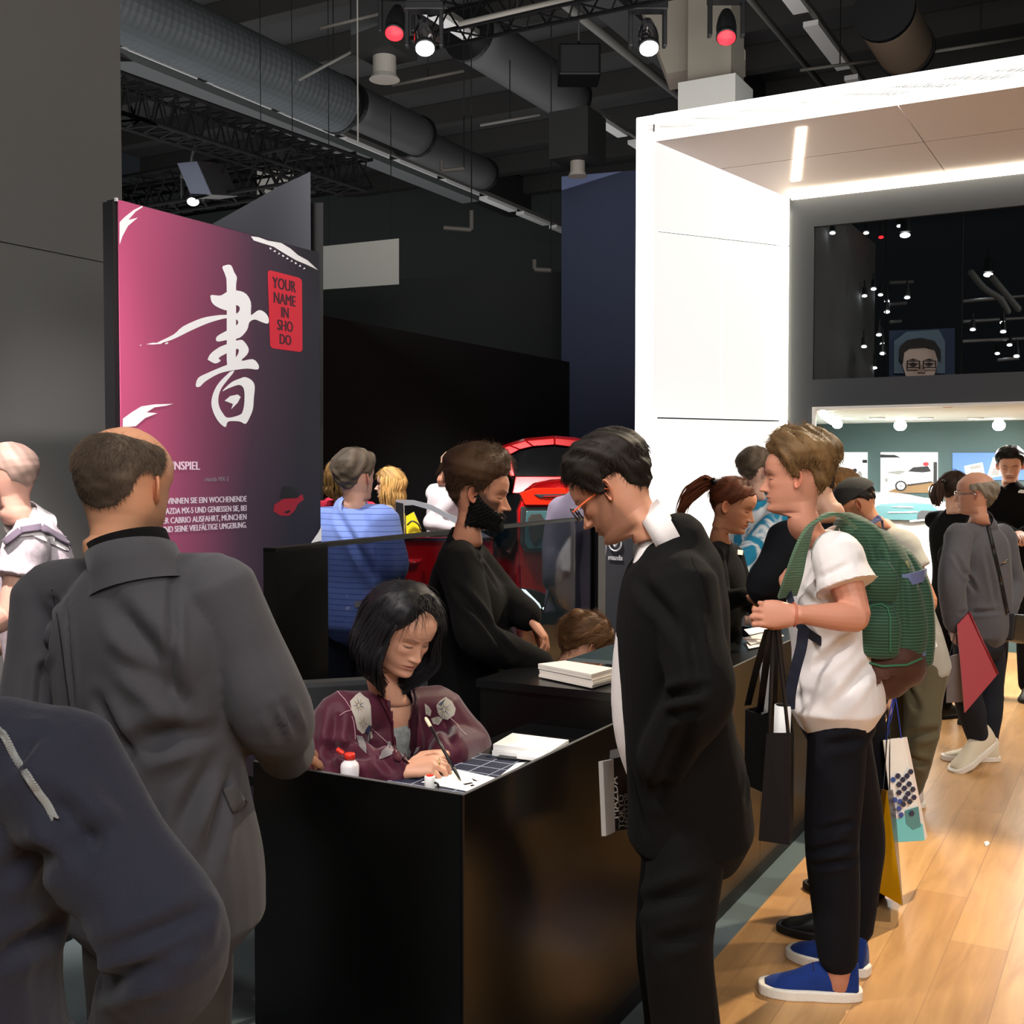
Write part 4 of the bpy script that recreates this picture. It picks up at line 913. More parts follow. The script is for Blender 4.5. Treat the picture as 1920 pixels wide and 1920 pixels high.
# its opened door, outer skin to the viewer
Yd = 8.35
def dp(x, y, o=0): return at(x, y, Yd - o)
dr = MB().prism([dp(736, 1008), dp(734, 1060), (dp(738, 1190)), dp(925, 1190), dp(925, 1008)], V((0, .06, 0))).build('door', m_red, ra, bevel=.012)
fr_o, fr_i = [(738, 1008), (742, 937), (775, 938), (810, 947), (850, 968), (920, 1008)], [(758, 1008), (757, 948), (775, 947), (806, 956), (842, 974), (895, 1008)]
mbf = MB()
for i in range(len(fr_o) - 1): mbf.prism([dp(*fr_o[i], .005), dp(*fr_o[i + 1], .005), dp(*fr_i[i + 1], .005), dp(*fr_i[i], .005)], V((0, .05, 0)))
mbf.build('window_frame', mat('silver_window_frame', '#cfd3d6', .25, metal=.7), dr)
MB().prism([dp(739, 1008, .012), dp(742, 941, .012), dp(756, 944, .012), dp(757, 1008, .012)], V((0, .02, 0))).build('pillar_trim', m_blk, dr)
v, f = tube([dp(747, 1048, .03), dp(756, 1052, .055), (dp(780, 1054, .055)), dp(790, 1051, .03)], [(.012, .02)] * 4, 10); MB().add(v, f).build('door_handle', m_red, dr, True)
v, f = ellipsoid(dp(768, 1060, .0), .06, .012, .025); MB().add(v, f).build('handle_cup', mat('soul_red_dark', '#7d040a', .3, coat=.8), dr, True)
MB().prism([dp(738, 1009, .01), dp(925, 1009, .01), dp(925, 1014, .01), dp(738, 1014, .01)], V((0, .02, 0))).build('sill_trim', m_chrome, dr)
# red car with raised tailgate behind it
q = at(1020, 1000, 12.4)
M2, rb = car('red_car', V((q.x, q.y, 0)) + V((.45, .2, 0)), (.05, 1), m_red, 'farther red car with its tailgate raised high, light glinting on top')
def tg(x, y, o=0.): return at(x, y, 12.15 - o - (y - 820) * .004)
outer = [(925, 846), (955, 835), (985, 826), (1040, 821), (1085, 825), (1120, 836), (1150, 850)]; inner = [(958, 852), (975, 843), (1000, 837), (1040, 834), (1078, 839), (1105, 850), (1125, 862)]
g = MB()
for i in range(len(outer) - 1): g.prism([tg(*outer[i]), tg(*outer[i + 1]), tg(*inner[i + 1]), tg(*inner[i])], V((0, .12, .03)))
g.prism([tg(966, 893), tg(1120, 893), tg(1140, 925), tg(960, 925)], V((0, .1, 0)))
g.prism([tg(*inner[0]), tg(966, 893), tg(955, 893), tg(945, 848)], V((0, .1, 0)))
tgt = g.build('tailgate', m_red, rb, bevel=.01)
MB().prism([tg(x, y, -.03) for x, y in inner] + [tg(1120, 894, -.03), tg(964, 894, -.03)], V((0, .03, 0))).build('tailgate_window', m_glassd, tgt)
# pale car in the lit room
q = at(1655, 1100, 9.3); Wst = [(x, a, b * .93, c * .92 if c > 1.2 else c * .93, d, e) for x, a, b, c, d, e in SUV]
M3, rc = car('white_car', V((q.x, q.y, 0)), (.05, 1), m_white, 'white car parked in the lit room behind the man in the cap', Wst)
def w3(x, y, o=0.):
    b0 = M3 @ V((0, 0, 0)); h = M3.to_3x3() @ V((1, 0, 0)); qq = onplane(x, y, b0, h); xo = .0 if qq.z < .9 else (qq.z - .9) * .5
    return onplane(x, y, b0 + h * (xo - o), h)
def w3p(name, pts, m, off, th=.02): return MB().prism([w3(x, y, off) for x, y in pts], (M3.to_3x3() @ V((1, 0, 0))) * th).build(name, m, rc, bevel=.004)
w3p('rear_panel', [(1500, 945), (1560, 934), (1660, 931), (1740, 934), (1790, 945), (1820, 1100), (1480, 1100)], m_white, .03, .1)
w3p('rear_window', [(1632, 955), (1650, 944), (1700, 941), (1745, 944), (1762, 958), (1768, 977), (1625, 974)], m_glasst, .05)
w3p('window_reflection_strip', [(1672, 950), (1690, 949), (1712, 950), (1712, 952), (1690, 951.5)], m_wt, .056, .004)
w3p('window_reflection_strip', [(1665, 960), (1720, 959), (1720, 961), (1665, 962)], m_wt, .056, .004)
w3p('headrest', [(1720, 975), (1721, 962), (1728, 957), (1752, 958), (1757, 965), (1757, 976)], mat('black_headrest', '#111111', .8), .056, .008)
w3p('wiper', [(1706, 976), (1760, 971), (1762, 974), (1706, 979)], m_white, .06, .015)
# ------------------------------------------------------------------ people: heads, hands, hair, clothes
HH = .228  # chin to crown
def sm(x, a, b):
    t = np.clip((np.asarray(x, float) - a) / (b - a), 0, 1); return t * t * (3 - 2 * t)
_FU = [0, .02, .05, .09, .13, .18, .22, .28, .34, .42, .5, .56, .62, .70, .78, .86, .92, .97, 1]
_FF = [.29, .345, .372, .375, .358, .368, .374, .365, .355, .352, .352, .374, .386, .380, .345, .265, .19, .11, .02]
_BU = [0, .1, .2, .3, .4, .5, .6, .7, .8, .88, .94, .98, 1]
_BB = [-.27, -.27, -.29, -.35, -.43, -.49, -.515, -.505, -.455, -.375, -.29, -.20, -.12]
_WU = [0, .03, .08, .15, .22, .3, .4, .5, .6, .7, .78, .86, .92, .97, 1]
_WW = [.15, .19, .215, .24, .265, .29, .315, .33, .342, .34, .318, .272, .215, .145, .06]
def _curve(u, U, Y):
    f = lambda q: np.interp(q, U, Y); k = np.linspace(-.03, .03, 7); wt = np.exp(-(k / .018) ** 2); wt /= wt.sum()
    return sum(w_ * f(np.clip(u + d, 0, 1)) for d, w_ in zip(k, wt))
class Head:
    """frame: origin at the middle of the head, y forward (face), x to the head's right as seen from behind, z up"""
    def __init__(s, pos, facing, pitch=0., roll=0., scale=1., nose=1., jaw=1., wide=1., female=False, brow=1., cheek=0., res=1.):
        f = V((facing[0], facing[1], 0)).normalized(); r = V((f.y, -f.x, 0)); u = V((0, 0, 1))
        p = math.radians(pitch); f2 = f * math.cos(p) - u * math.sin(p); u2 = u * math.cos(p) + f * math.sin(p)
        q = math.radians(roll); r3 = r * math.cos(q) + u2 * math.sin(q); u3 = u2 * math.cos(q) - r * math.sin(q)
        s.f, s.u, s.r, s.pos, s.sc = f2, u3, r3, V(pos), scale * HH
        s.R = np.array([tuple(r3), tuple(f2), tuple(u3)]); s.P = dict(nose=nose, jaw=jaw, wide=wide, female=female, brow=brow, cheek=cheek); s.res = res
    def world(s, L):  # L in head units (1 = chin-crown), z measured from chin
        L = np.asarray(L, float).reshape(-1, 3).copy(); L[:, 2] -= .5
        return np.array(tuple(s.pos)) + (L * s.sc) @ s.R
    def local(s, W):
        L = ((np.asarray(W) - np.array(tuple(s.pos))) @ s.R.T) / s.sc; L[:, 2] += .5; return L
    def surf(s, u, t):
        """head surface in head units for level u and angle t (0 = front, + to the head's right)"""
        P = s.P; F = _curve(u, _FU, _FF); B = _curve(u, _BU, _BB); W = _curve(u, _WU, _WW) * P['wide']
        if P['female']: W = W * (1 - .10 * (1 - sm(u, .1, .35))); F = F - .012 * np.exp(-((u - .05) / .06) ** 2) - .012 * np.exp(-((u - .57) / .05) ** 2)
        W = W * (1 + (P['jaw'] - 1) * (1 - sm(u, .2, .45)))
        cy = -.05 + 0 * u; ct, st = np.cos(t), np.sin(t)
        kf = sm(ct, -.25, .45); W = np.where(u < .2, W * kf + np.maximum(W, .245) * (1 - kf), W)
        e = .90; x = W * np.sign(st) * np.abs(st) ** e
        D = np.where(ct > 0, F - cy, cy - B); y = cy + D * np.sign(ct) * np.abs(ct) ** .96
        fr = np.clip(ct, 0, 1) ** .4
        g = lambda x0, sx, u0, su, a: a * np.exp(-((np.abs(x) - x0) / sx) ** 2 - ((u - u0) / su) ** 2)
        c0 = lambda sx, u0, su, a: a * np.exp(-(x / sx) ** 2 - ((u - u0) / su) ** 2)
        nh = np.interp(u, [.280, .292, .305, .32, .338, .36, .40, .45, .5, .54, .57], [0, .03, .105, .128, .132, .118, .085, .05, .02, .006, 0]) * P['nose']
        ns = np.interp(u, [.28, .32, .36, .42, .5, .56], [.065, .062, .048, .040, .040, .06])
        dy = nh * np.exp(-(x / ns) ** 2)
        dy = dy + g(.068, .026, .318, .022, .034 * P['nose'])
        dy = dy + c0(.085, .228, .016, .024) + c0(.075, .180, .019, .028) - c0(.10, .203, .008, .016) + c0(.08, .265, .03, .006)
        dy = dy + c0(.09, .062, .04, .022) - c0(.10, .135, .022, .01)
        dy = dy - g(.145, .075, .497, .040, .050) + g(.142, .048, .487, .026, .034) + g(.13, .09, .572, .024, .022 * P['brow'])
        dy = dy + g(.20, .08, .41, .06, .020 + P['cheek']) - g(.13, .03, .455, .012, .004)
        y = y + dy * fr
        return x, y, u
    def grid(s, us, ts):
        U, T = np.meshgrid(us, ts, indexing='ij'); x, y, z = s.surf(U.ravel(), T.ravel()); return np.stack([x, y, z], 1)
    def angles(s):
        n = int(120 * s.res); q = np.linspace(0, 1, n, endpoint=False); t = 2 * math.pi * q
        return t - .42 * np.sin(t)  # denser at the front
    def build(s, neck_base, neck_r=.058, neck_f=None):
        """head and neck as one closed skin; returns verts, faces, head-unit coords"""
        ts = s.angles(); nu = int(104 * s.res); us = np.linspace(0, .997, nu); m = len(ts)
        L = s.grid(us, ts); Wd = s.world(L); rows = [Wd[i * m:(i + 1) * m] for i in range(nu)]
        # neck rings from under the jaw to the collar
        top = np.array([0, -.05, -.05]); c0 = s.world([top])[0]; c1 = np.array(tuple(neck_base)); up = np.array(tuple(s.u))
        nb = V(neck_f or s.f); nb.z = 0; nb.normalize(); nr = V((nb.y, -nb.x, 0)); neck = []; k = 10
        for i in range(k + 1):
            q = i / k; c = c0 * (1 - q) ** 2 + (c0 - up * .05) * 2 * q * (1 - q) + c1 * q * q
            rx = np.array(tuple(s.r)) * (1 - q) + np.array(tuple(nr)) * q; ry = np.array(tuple(s.f)) * (1 - q) + np.array(tuple(nb)) * q
            rx /= np.linalg.norm(rx); ry /= np.linalg.norm(ry); a = neck_r * (1 + .06 * q * q); b = neck_r * (1.02 + .05 * q)
            neck.append(c + np.outer(np.sin(ts) * a, rx) + np.outer(np.cos(ts) * np.where(np.cos(ts) > 0, b * (.66 + .36 * min(1, 1.6 * q)), b), ry))
        rows = neck[::-1] + rows; vs = np.concatenate(rows); n = len(rows); f = []
        for i in range(n - 1):
            for j in range(m):
                j2 = (j + 1) % m; f.append((i * m + j, i * m + j2, (i + 1) * m + j2, (i + 1) * m + j))
        f.append(tuple(range(m - 1, -1, -1))); f.append(tuple((n - 1) * m + j for j in range(m)))
        lab = np.zeros(len(vs)); lab[(k + 1) * m:] = 1
        return vs, f, s.local(vs), lab
    def neck_path(s, neck_base, q):
        c0 = s.world([[0, -.05, -.05]])[0]; up = np.array(tuple(s.u)); c1 = np.array(tuple(neck_base))
        if q > 1: d = c1 - (c0 - up * .05); return V(c1 + d / max(np.linalg.norm(d), 1e-6) * (q - 1) * np.linalg.norm(c1 - c0))
        return V(c0 * (1 - q) ** 2 + (c0 - up * .05) * 2 * q * (1 - q) + c1 * q * q)
    def ears(s, size=1., lean=8):
        out = []
        for sd in (-1, 1):
            vs, f = [], []; nr, nt = 9, 28
            for i in range(nr):
                rr = (i + .4) / (nr - .6)
                for k in range(nt):
                    t = 2 * math.pi * k / nt
                    a = .055 * rr * (1 - .22 * (math.sin(t) < 0) * abs(math.sin(t))) ; b = .122 * rr
                    y, z = a * math.cos(t), b * math.sin(t)
                    h = .034 * math.exp(-((rr - .88) / .16) ** 2) * (1 if not (math.cos(t) > .75) else .25) + .012 * math.exp(-((rr - .5) / .12) ** 2) * (math.cos(t) < .3) - .012 * (rr < .35)
                    vs.append((y, z, h + .030 + .02 * rr * (math.cos(t) < 0) * abs(math.cos(t)) * 2))
            n0 = len(vs)
            for y, z, h in list(vs): vs.append((y * .94, z * .94, h - .035 - .03 * (1 - (y * y / .0039 + z * z / .0182))))
            for i in range(nr - 1):
                for k in range(nt):
                    k2 = (k + 1) % nt; a, b, c, d = i * nt + k, (i + 1) * nt + k, (i + 1) * nt + k2, i * nt + k2
                    f.append((a, b, c, d)); f.append((n0 + a, n0 + d, n0 + c, n0 + b))
            for k in range(nt): f.append(((nr - 1) * nt + k, n0 + (nr - 1) * nt + k, n0 + (nr - 1) * nt + (k + 1) % nt, (nr - 1) * nt + (k + 1) % nt))
            f.append(tuple(range(nt)))
            ln = math.radians(lean + 6); L = []
            for y, z, h in vs:
                y2, z2 = y * math.cos(ln) - z * math.sin(ln), z * math.cos(ln) + y * math.sin(ln)
                # ear plane turned outward at its back edge
                L.append((sd * (.322 * s.P['wide'] + h * .95 - y2 * .42), -.055 + y2 * size + h * -.15, .445 + z2 * size))
            out.append((s.world(L), f if sd > 0 else [q[::-1] for q in f]))
        return out
    def paint(s, L, lab, skin, lips='#a8665c', brow='#2a1c14', stubble=None, st_amt=0., eyes='down', scalp=None, lash='#1a1210', blush=.12, browth=.016, beardline=.30):
        c = np.tile(np.array(srgb(skin)[:3]), (len(L), 1)); x, y, z = np.abs(L[:, 0]), L[:, 1], L[:, 2]; fr = (y > .12) & (lab > .5)
        def mix(mask, col, a=1.):
            k = np.clip(mask * a, 0, 1)[:, None]; c[:] = c * (1 - k) + np.array(srgb(col)[:3]) * k
        base = np.array(srgb(skin)[:3]); red = base * np.array([1.05, .80, .76])
        k = (blush * 2 * np.exp(-((x - .17) / .09) ** 2 - ((z - .37) / .09) ** 2) + blush * 2 * np.exp(-(x / .06) ** 2 - ((z - .33) / .04) ** 2)) * fr
        c[:] = c * (1 - k[:, None]) + red * k[:, None]
        if stubble is not None and st_amt:
            jaw = sm(z, -.12, .0) * (1 - sm(z, beardline - .02, beardline + .06 + 0 * z)) * sm(y, -.07, .03)
            side = sm(x, .17, .24) * (1 - sm(z, .46, .54)) * sm(y, -.04, .0) * (1 - sm(y, .10, .2)) * sm(z, .2, .3)
            m = np.clip(jaw * (sm(x, .13, .17) + (1 - sm(z, .24, .29)) + .0) + side, 0, 1)
            m = m * (1 - np.exp(-((x) / .10) ** 4 - ((z - .203) / .035) ** 4))
            m[(lab < .5)] *= 0
            mix(m, stubble, st_amt)
        lm = np.exp(-(x / .105) ** 4 - ((z - (.206 - .10 * x * x)) / .034) ** 4) * fr * (y > .25)
        mix(lm, lips, .8); mix(np.exp(-(x / .115) ** 4 - ((z - .203 - .25 * x * x) / .0055) ** 2) * fr, '#4a2722', .8)
        zb = .575 + .03 * np.exp(-((x - .16) / .08) ** 2) - .015
        mix(np.exp(-((x - .145) / .085) ** 4 - ((z - zb) / browth) ** 2) * fr, brow, .85)
        if eyes == 'down':
            ze = .476 - .012 * np.exp(-((x - .142) / .06) ** 2) 
            mix(np.exp(-((x - .142) / .066) ** 6 - ((z - ze) / (.0115 if s.P['female'] else .0085)) ** 2) * fr, lash, .95)
            mix(np.exp(-((x - .142) / .055) ** 2 - ((z - .512) / .005) ** 2) * fr, '#6b4436', .35)
        else:
            ez = np.exp(-((x - .142) / .060) ** 6 - ((z - .49) / (.020)) ** 4) * fr
            mix(ez, '#e9e2dc', .9); mix(np.exp(-((x - .142) / .026) ** 4 - ((z - .49) / .022) ** 4) * fr, '#2e211a', 1)
            mix(np.exp(-((x - .142) / .07) ** 6 - ((z - .513 + .9 * (x - .142) ** 2) / .007) ** 2) * fr, lash, .9)
        mix(np.exp(-((x - .038) / .017) ** 2 - ((z - .294) / .009) ** 2) * fr, '#3a1d18', .8)
        if scalp is not None: mix(scalp(L) * (lab > .5), scalp.col, scalp.amt)
        return c
    # ---- hair
    def hair(s, line, thick, m, parent, strands=1500, slen=.03, srad=.0008, flow='back', lift=.22, noise_amp=.004, seed=3, cap_amp=.004, name='hair', curl=0., freq=60., min_u=.12, keep=None, kmin=.55):
        """line: [(angle deg, lowest hair level)], thick(u, absangle) in metres"""
        rs = np.random.RandomState(seed); strands = int(strands * 1.6); ts = s.angles(); m_ = len(ts); us = np.linspace(min_u, .997, int(90 * s.res)); U, T = np.meshgrid(us, ts, indexing='ij')
        A = np.degrees(np.abs((T + math.pi) % (2 * math.pi) - math.pi)); hl = np.interp(A, [q[0] for q in line], [q[1] for q in line])
        k = sm(U - hl, -.008, .045) * (keep(U, A) if keep else 1.); th = thick(U, A); th = th * (.42 + .58 * sm(U - hl, .0, .17))
        x, y, z = s.surf(U.ravel(), T.ravel()); L = np.stack([x, y, z], 1); Wd = s.world(L).reshape(len(us), m_, 3)
        du = np.gradient(Wd, axis=0); dt = np.roll(Wd, -1, 1) - np.roll(Wd, 1, 1); N = np.cross(dt, du); N /= np.maximum(np.linalg.norm(N, axis=2, keepdims=True), 1e-9)
        cen = s.world([[0, -.05, .55]])[0]; sg = np.sign(((Wd - cen) * N).sum(2)); sg[sg == 0] = 1; N = N * np.median(sg)
        Lp = L.reshape(len(us), m_, 3); nz = np.zeros(U.shape)
        for o in range(4):
            kv = rs.normal(size=3); kv *= freq * .5 * (1.6 ** o) / np.linalg.norm(kv); nz += (.75 ** o) * np.sin(Lp @ kv * .45 + rs.rand() * 6 + 2 * np.sin(Lp @ rs.normal(size=3) * 4))
        off = (th + cap_amp * nz) * k - .006 * (1 - k); P = Wd + N * off[..., None]
        vs = [P.reshape(-1, 3)]; f = []
        for i in range(len(us) - 1):
            for j in range(m_):
                j2 = (j + 1) % m_; f.append((i * m_ + j, i * m_ + j2, (i + 1) * m_ + j2, (i + 1) * m_ + j))
        nn = len(us) * m_; f.append(tuple((len(us) - 1) * m_ + j for j in range(m_)))
        if strands:
            ok = np.argwhere(k > kmin); pick = ok[rs.randint(0, len(ok), strands)]; sv = []; sf = []
            uw, fw_, rw = np.array(tuple(s.u)), np.array(tuple(s.f)), np.array(tuple(s.r))
            for (i, j) in pick:
                p = P[i, j] - N[i, j] * .004; n = N[i, j]; a = A[i, j]; uu = us[i]
                if flow == 'back': d = -fw_ * (.9 if uu > .6 else .35) - uw * (.25 if uu > .75 else .9)
                elif flow == 'up': d = (uw * .8 + fw_ * .35) if uu > .74 else (-uw * .8 - fw_ * .35)
                elif flow == 'front': d = fw_ * .9 + uw * .1 if uu > .70 else (-uw * .8 + fw_ * .15)
                elif flow == 'crop': d = -uw * .8 - fw_ * .2 if uu < .8 else fw_ * .6
                else: d = -uw
                d = d + rs.normal(size=3) * .35; d -= n * (d @ n); d /= max(np.linalg.norm(d), 1e-6); d = d + n * lift; d /= np.linalg.norm(d)
                L_ = slen * (.5 + rs.rand()) * (1. if uu > .6 else .65); r = srad * (.7 + .6 * rs.rand()); pts = []; q = p.copy(); dd = d.copy(); cd = rs.normal(size=3)
                for st in range(5):
                    pts.append(q.copy()); q = q + dd * L_ / 4; dd = dd - n * .18 + cd * curl; dd /= np.linalg.norm(dd)
                b0 = np.cross(dd, n); b0 /= max(np.linalg.norm(b0), 1e-6); b1 = np.cross(dd, b0); base = nn + len(sv)
                for st, q in enumerate(pts):
                    rr = r * (1 - .2 * st)
                    for e in range(3): sv.append(q + b0 * rr * math.cos(2.094 * e) + b1 * rr * math.sin(2.094 * e))
                for st in range(4):
                    for e in range(3): sf.append((base + st * 3 + e, base + st * 3 + (e + 1) % 3, base + st * 3 + 3 + (e + 1) % 3, base + st * 3 + 3 + e))
            vs.append(np.array(sv)); f += sf
        al = np.concatenate(vs); base = np.array(m['base']); cc = np.tile(base * .8, (len(al), 1)) * (1 + .25 * np.clip(np.r_[nz.ravel(), np.zeros(len(al) - nn)], -1.5, 1.5))[:, None]
        if strands: cc[nn:] = base * np.repeat(.55 + .95 * rs.rand((len(al) - nn) // 15), 15)[:, None]
        s.cap_col = cc
        return np_obj(name, al, f, m, parent, True, cc)
    def pt(s, x, y, z): return V(s.world([[x, y, z]])[0])
    def on(s, u, deg, off=0.):
        x, y, z = s.surf(np.array([u]), np.array([math.radians(deg)])); p = s.world(np.stack([x, y, z], 1))[0]
        c = s.world([[0, -.05, u]])[0]; n = p - c; n /= np.linalg.norm(n); return V(p + n * off)
def hairmat(name, col, rough=.62, var=.35):
    m = vmat(name, rough, spec=.25); m['base'] = list(srgb(col)[:3]); return m

# ---- hands
def hand(wrist, d, n, side=1, size=1., curl=(25, 35, 25), spread=6, thumb=(35, 25, 20), curls=None, fan=None, wr=(.027, .02)):
    """d: wrist to knuckles, n: out of the palm, side +1: thumb lies toward d x n"""
    d, n = V(d).normalized(), V(n); n = (n - d * n.dot(d)).normalized(); th = d.cross(n) * side; w = V(wrist); parts = []; S = size
    pal = [w - d * .015 * S, w + d * .02 * S, w + d * .055 * S, w + d * .088 * S]
    parts.append(tube(pal, [(wr[0] * S, wr[1] * S), (.032 * S, .0165 * S), (.040 * S, .0155 * S), (.039 * S, .0125 * S)], 18, sub=4, side=th, p=2.4))
    lens = (.074, .081, .075, .059); offs = (.0285, .0095, -.0095, -.0275); radii = (.0088, .009, .0085, .0074); kn = (.090, .094, .090, .081)
    for i in range(4):
        c = curls[i] if curls else curl; a0 = math.radians(spread * (1.5 - i)); dirn = (d * math.cos(a0) + th * math.sin(a0)).normalized()
        p = w + d * kn[i] * S + th * offs[i] * S + n * (-.001 * S); pts = [p - dirn * .02 * S - n * .0 * S, p]; ang = 0; r = radii[i] * S; rr = [r * 1.05, r * 1.08]
        for kseg, fr in enumerate((.45, .30, .25)):
            ang += math.radians(c[kseg]); v = dirn * math.cos(ang) + n * math.sin(ang); h = lens[i] * fr * S
            pts.append(pts[-1] + v * h * .5); pts.append(pts[-1] + v * h * .5); rr += [r * (.98 - .05 * kseg), r * (.98 - .09 * kseg)]
        parts.append(tube(pts, rr, 10, sub=3))
    a, b, c = [math.radians(q) for q in thumb]; p = w + d * .022 * S + th * .024 * S + n * .006 * S
    v1 = (d * math.cos(a) + th * math.sin(a) + n * .35).normalized(); v2 = (v1 * math.cos(b) + (d * .6 - th * .5 + n * .4).normalized() * math.sin(b)).normalized(); v3 = (v2 * math.cos(c) + (d * .5 - th * .7 + n * .3).normalized() * math.sin(c)).normalized()
    pts = [p - v1 * .012 * S, p + v1 * .022 * S, p + v1 * .044 * S, p + v1 * .044 * S + v2 * .016 * S, p + v1 * .044 * S + v2 * .033 * S, p + v1 * .044 * S + v2 * .033 * S + v3 * .026 * S]
    parts.append(tube(pts, [.014 * S, .0145 * S, .0115 * S, .0105 * S, .0105 * S, .0085 * S], 12, sub=3))
    return parts
def forearm(el, wr, r0=.045, r1=.027, side=None):
    el, wr = V(el), V(wr); return tube([el, el.lerp(wr, .3), el.lerp(wr, .65), wr], [r0, r0 * .98, lerp(r0, r1, .62), (r1 * 1.05, r1 * .85)], 16, sub=4, side=side)

# ---- a clothed figure
class Person:
    def __init__(s, name, label, head, hips, shoulders, facing, skin='#c79a80', neck=None, scale=1., cat='person', group=None):
        """hips: mid-hip point; shoulders: (left, right) joints (the person's own left/right)"""
        s.skin = skin; s.h = head; s.hip = V(hips); s.sl, s.sr = V(shoulders[0]), V(shoulders[1]); f = V((facing[0], facing[1], 0)).normalized(); s.f = f; s.rt = V((f.y, -f.x, 0)); s.sc = scale
        s.mid = (s.sl + s.sr) / 2; s.neck = V(neck) if neck is not None else s.mid + ZX * .055 * scale
        s.acc = (s.sr - s.sl).normalized(); s.label = label; s.name = name; s.cat = cat; s.body_parts = []; s.limbs = {}; s.fine = []; s.group = group
    def spine(s, t, bulge=0.):  # hip (0) to neck (1)
        a, b = s.hip, s.neck; return a.lerp(b, t) + s.f * bulge
    def torso(s, rows, p=2.3, seg=28, to=1.0):
        """rows: (t along hip->neck, half width, half depth, forward offset)"""
        pts = [s.spine(q[0], q[3]) for q in rows]; return tube(pts, [(q[1] * s.sc, q[2] * s.sc) for q in rows], seg, sub=5, side=s.acc, p=p)
    def yoke(s, r0=.052, r1=.066, drop=0.):
        out = []
        for sh in (s.sl, s.sr):
            a = s.neck.lerp(s.mid, .35) - ZX * .012; b = sh - ZX * drop; out.append(tube([a, a.lerp(b, .5) + ZX * .004, b], [r0 * s.sc, (r0 + r1) / 2 * s.sc, r1 * s.sc], 16, sub=4))
        return out
    def sleeve(s, sh, el, wr=None, r=(.075, .062, .052), open_len=None):
        sh, el = V(sh), V(el)
        if wr is None: return tube([sh, sh.lerp(el, .5), el], [r[0], (r[0] + r[1]) / 2 * 1.0, r[1]], 18, sub=5)
        wr = V(wr); return tube([sh, sh.lerp(el, .5), el, el.lerp(wr, .5), wr], [r[0], lerp(r[0], r[1], .6), r[1] * 1.03, lerp(r[1], r[2], .5), r[2]], 18, sub=6)
    def make_body(s, colors=None, extra=(), coarse=.012, fine=.0036, neck_r=.058, ear=1., paint={}, arms=()):
        """continuous skin: head and neck, trunk, arms with hands"""
        hv, hf, hl, lab = s.h.build(s.neck, neck_r, s.f); er = s.h.ears(ear)
        tr = [tube([s.spine(0), s.spine(.4), s.spine(.75), s.spine(.98)], [(.12, .08), (.105, .075), (.12, .075), (.06, .06)], 16, sub=3, side=s.acc)] + list(extra)
        bv, bf = union(tr, coarse, 2)
        sk = np.array(srgb(s.skin)[:3]); cols = [s.h.paint(hl, lab, s.skin, **paint)]; parts = [(hv, hf)]
        for v, f in er: parts.append((v, f)); cols.append(np.tile(sk * np.array([1.04, .86, .82]), (len(v), 1)))
        parts.append((bv, bf)); cols.append(np.tile(sk, (len(bv), 1)))
        if arms:
            av, af = union(list(arms), fine, 2, .5); parts.append((av, af)); cols.append(np.tile(sk, (len(av), 1)))
        v, f = join_parts(parts)
        o = np_obj(s.name, v, f, vmat('skin', .5, bump=.12, bscale=380., spec=.38, sss=.12), None, True, np.concatenate(cols)); s.root = o
        tag(o, s.label, s.cat, s.group); return o
    def cloth(s, name, parts, m, voxel=.009, smooth=3, folds=(), amp=.003, freq=16., seed=1, col=None, cut=None, stretch=(1, 1, .45)):
        v, f = union(parts, voxel, smooth); v, f = crease(v, f, folds, amp, freq, seed, stretch)
        if cut is not None:
            keep = cut(v); f = [q for q in f if all(keep[i] for i in q)]
        return np_obj(name, v, f, m, s.root, True, col(v) if col else None)
    def legs(s, lk, la, rk, ra, r=(.098, .072, .058), hipw=.08, top=.10, seat=.12, waist=.165, side_seam=True):
        out = [tube([s.hip - ZX * .09, s.hip, s.hip + ZX * top], [(waist * .95, seat), (waist * 1.04, seat * 1.02), (waist, seat * .92)], 24, sub=4, side=s.acc, p=2.3)]
        for sg, kn, an in ((-1, lk, la), (1, rk, ra)):
            h = s.hip + s.acc * (sg * hipw) - ZX * .02; kn, an = V(kn), V(an)
            out.append(tube([h, h.lerp(kn, .5), kn, kn.lerp(an, .45), an], [r[0], lerp(r[0], r[1], .5), r[1], lerp(r[1], r[2], .3) * 1.03, r[2]], 18, sub=6))
        return out
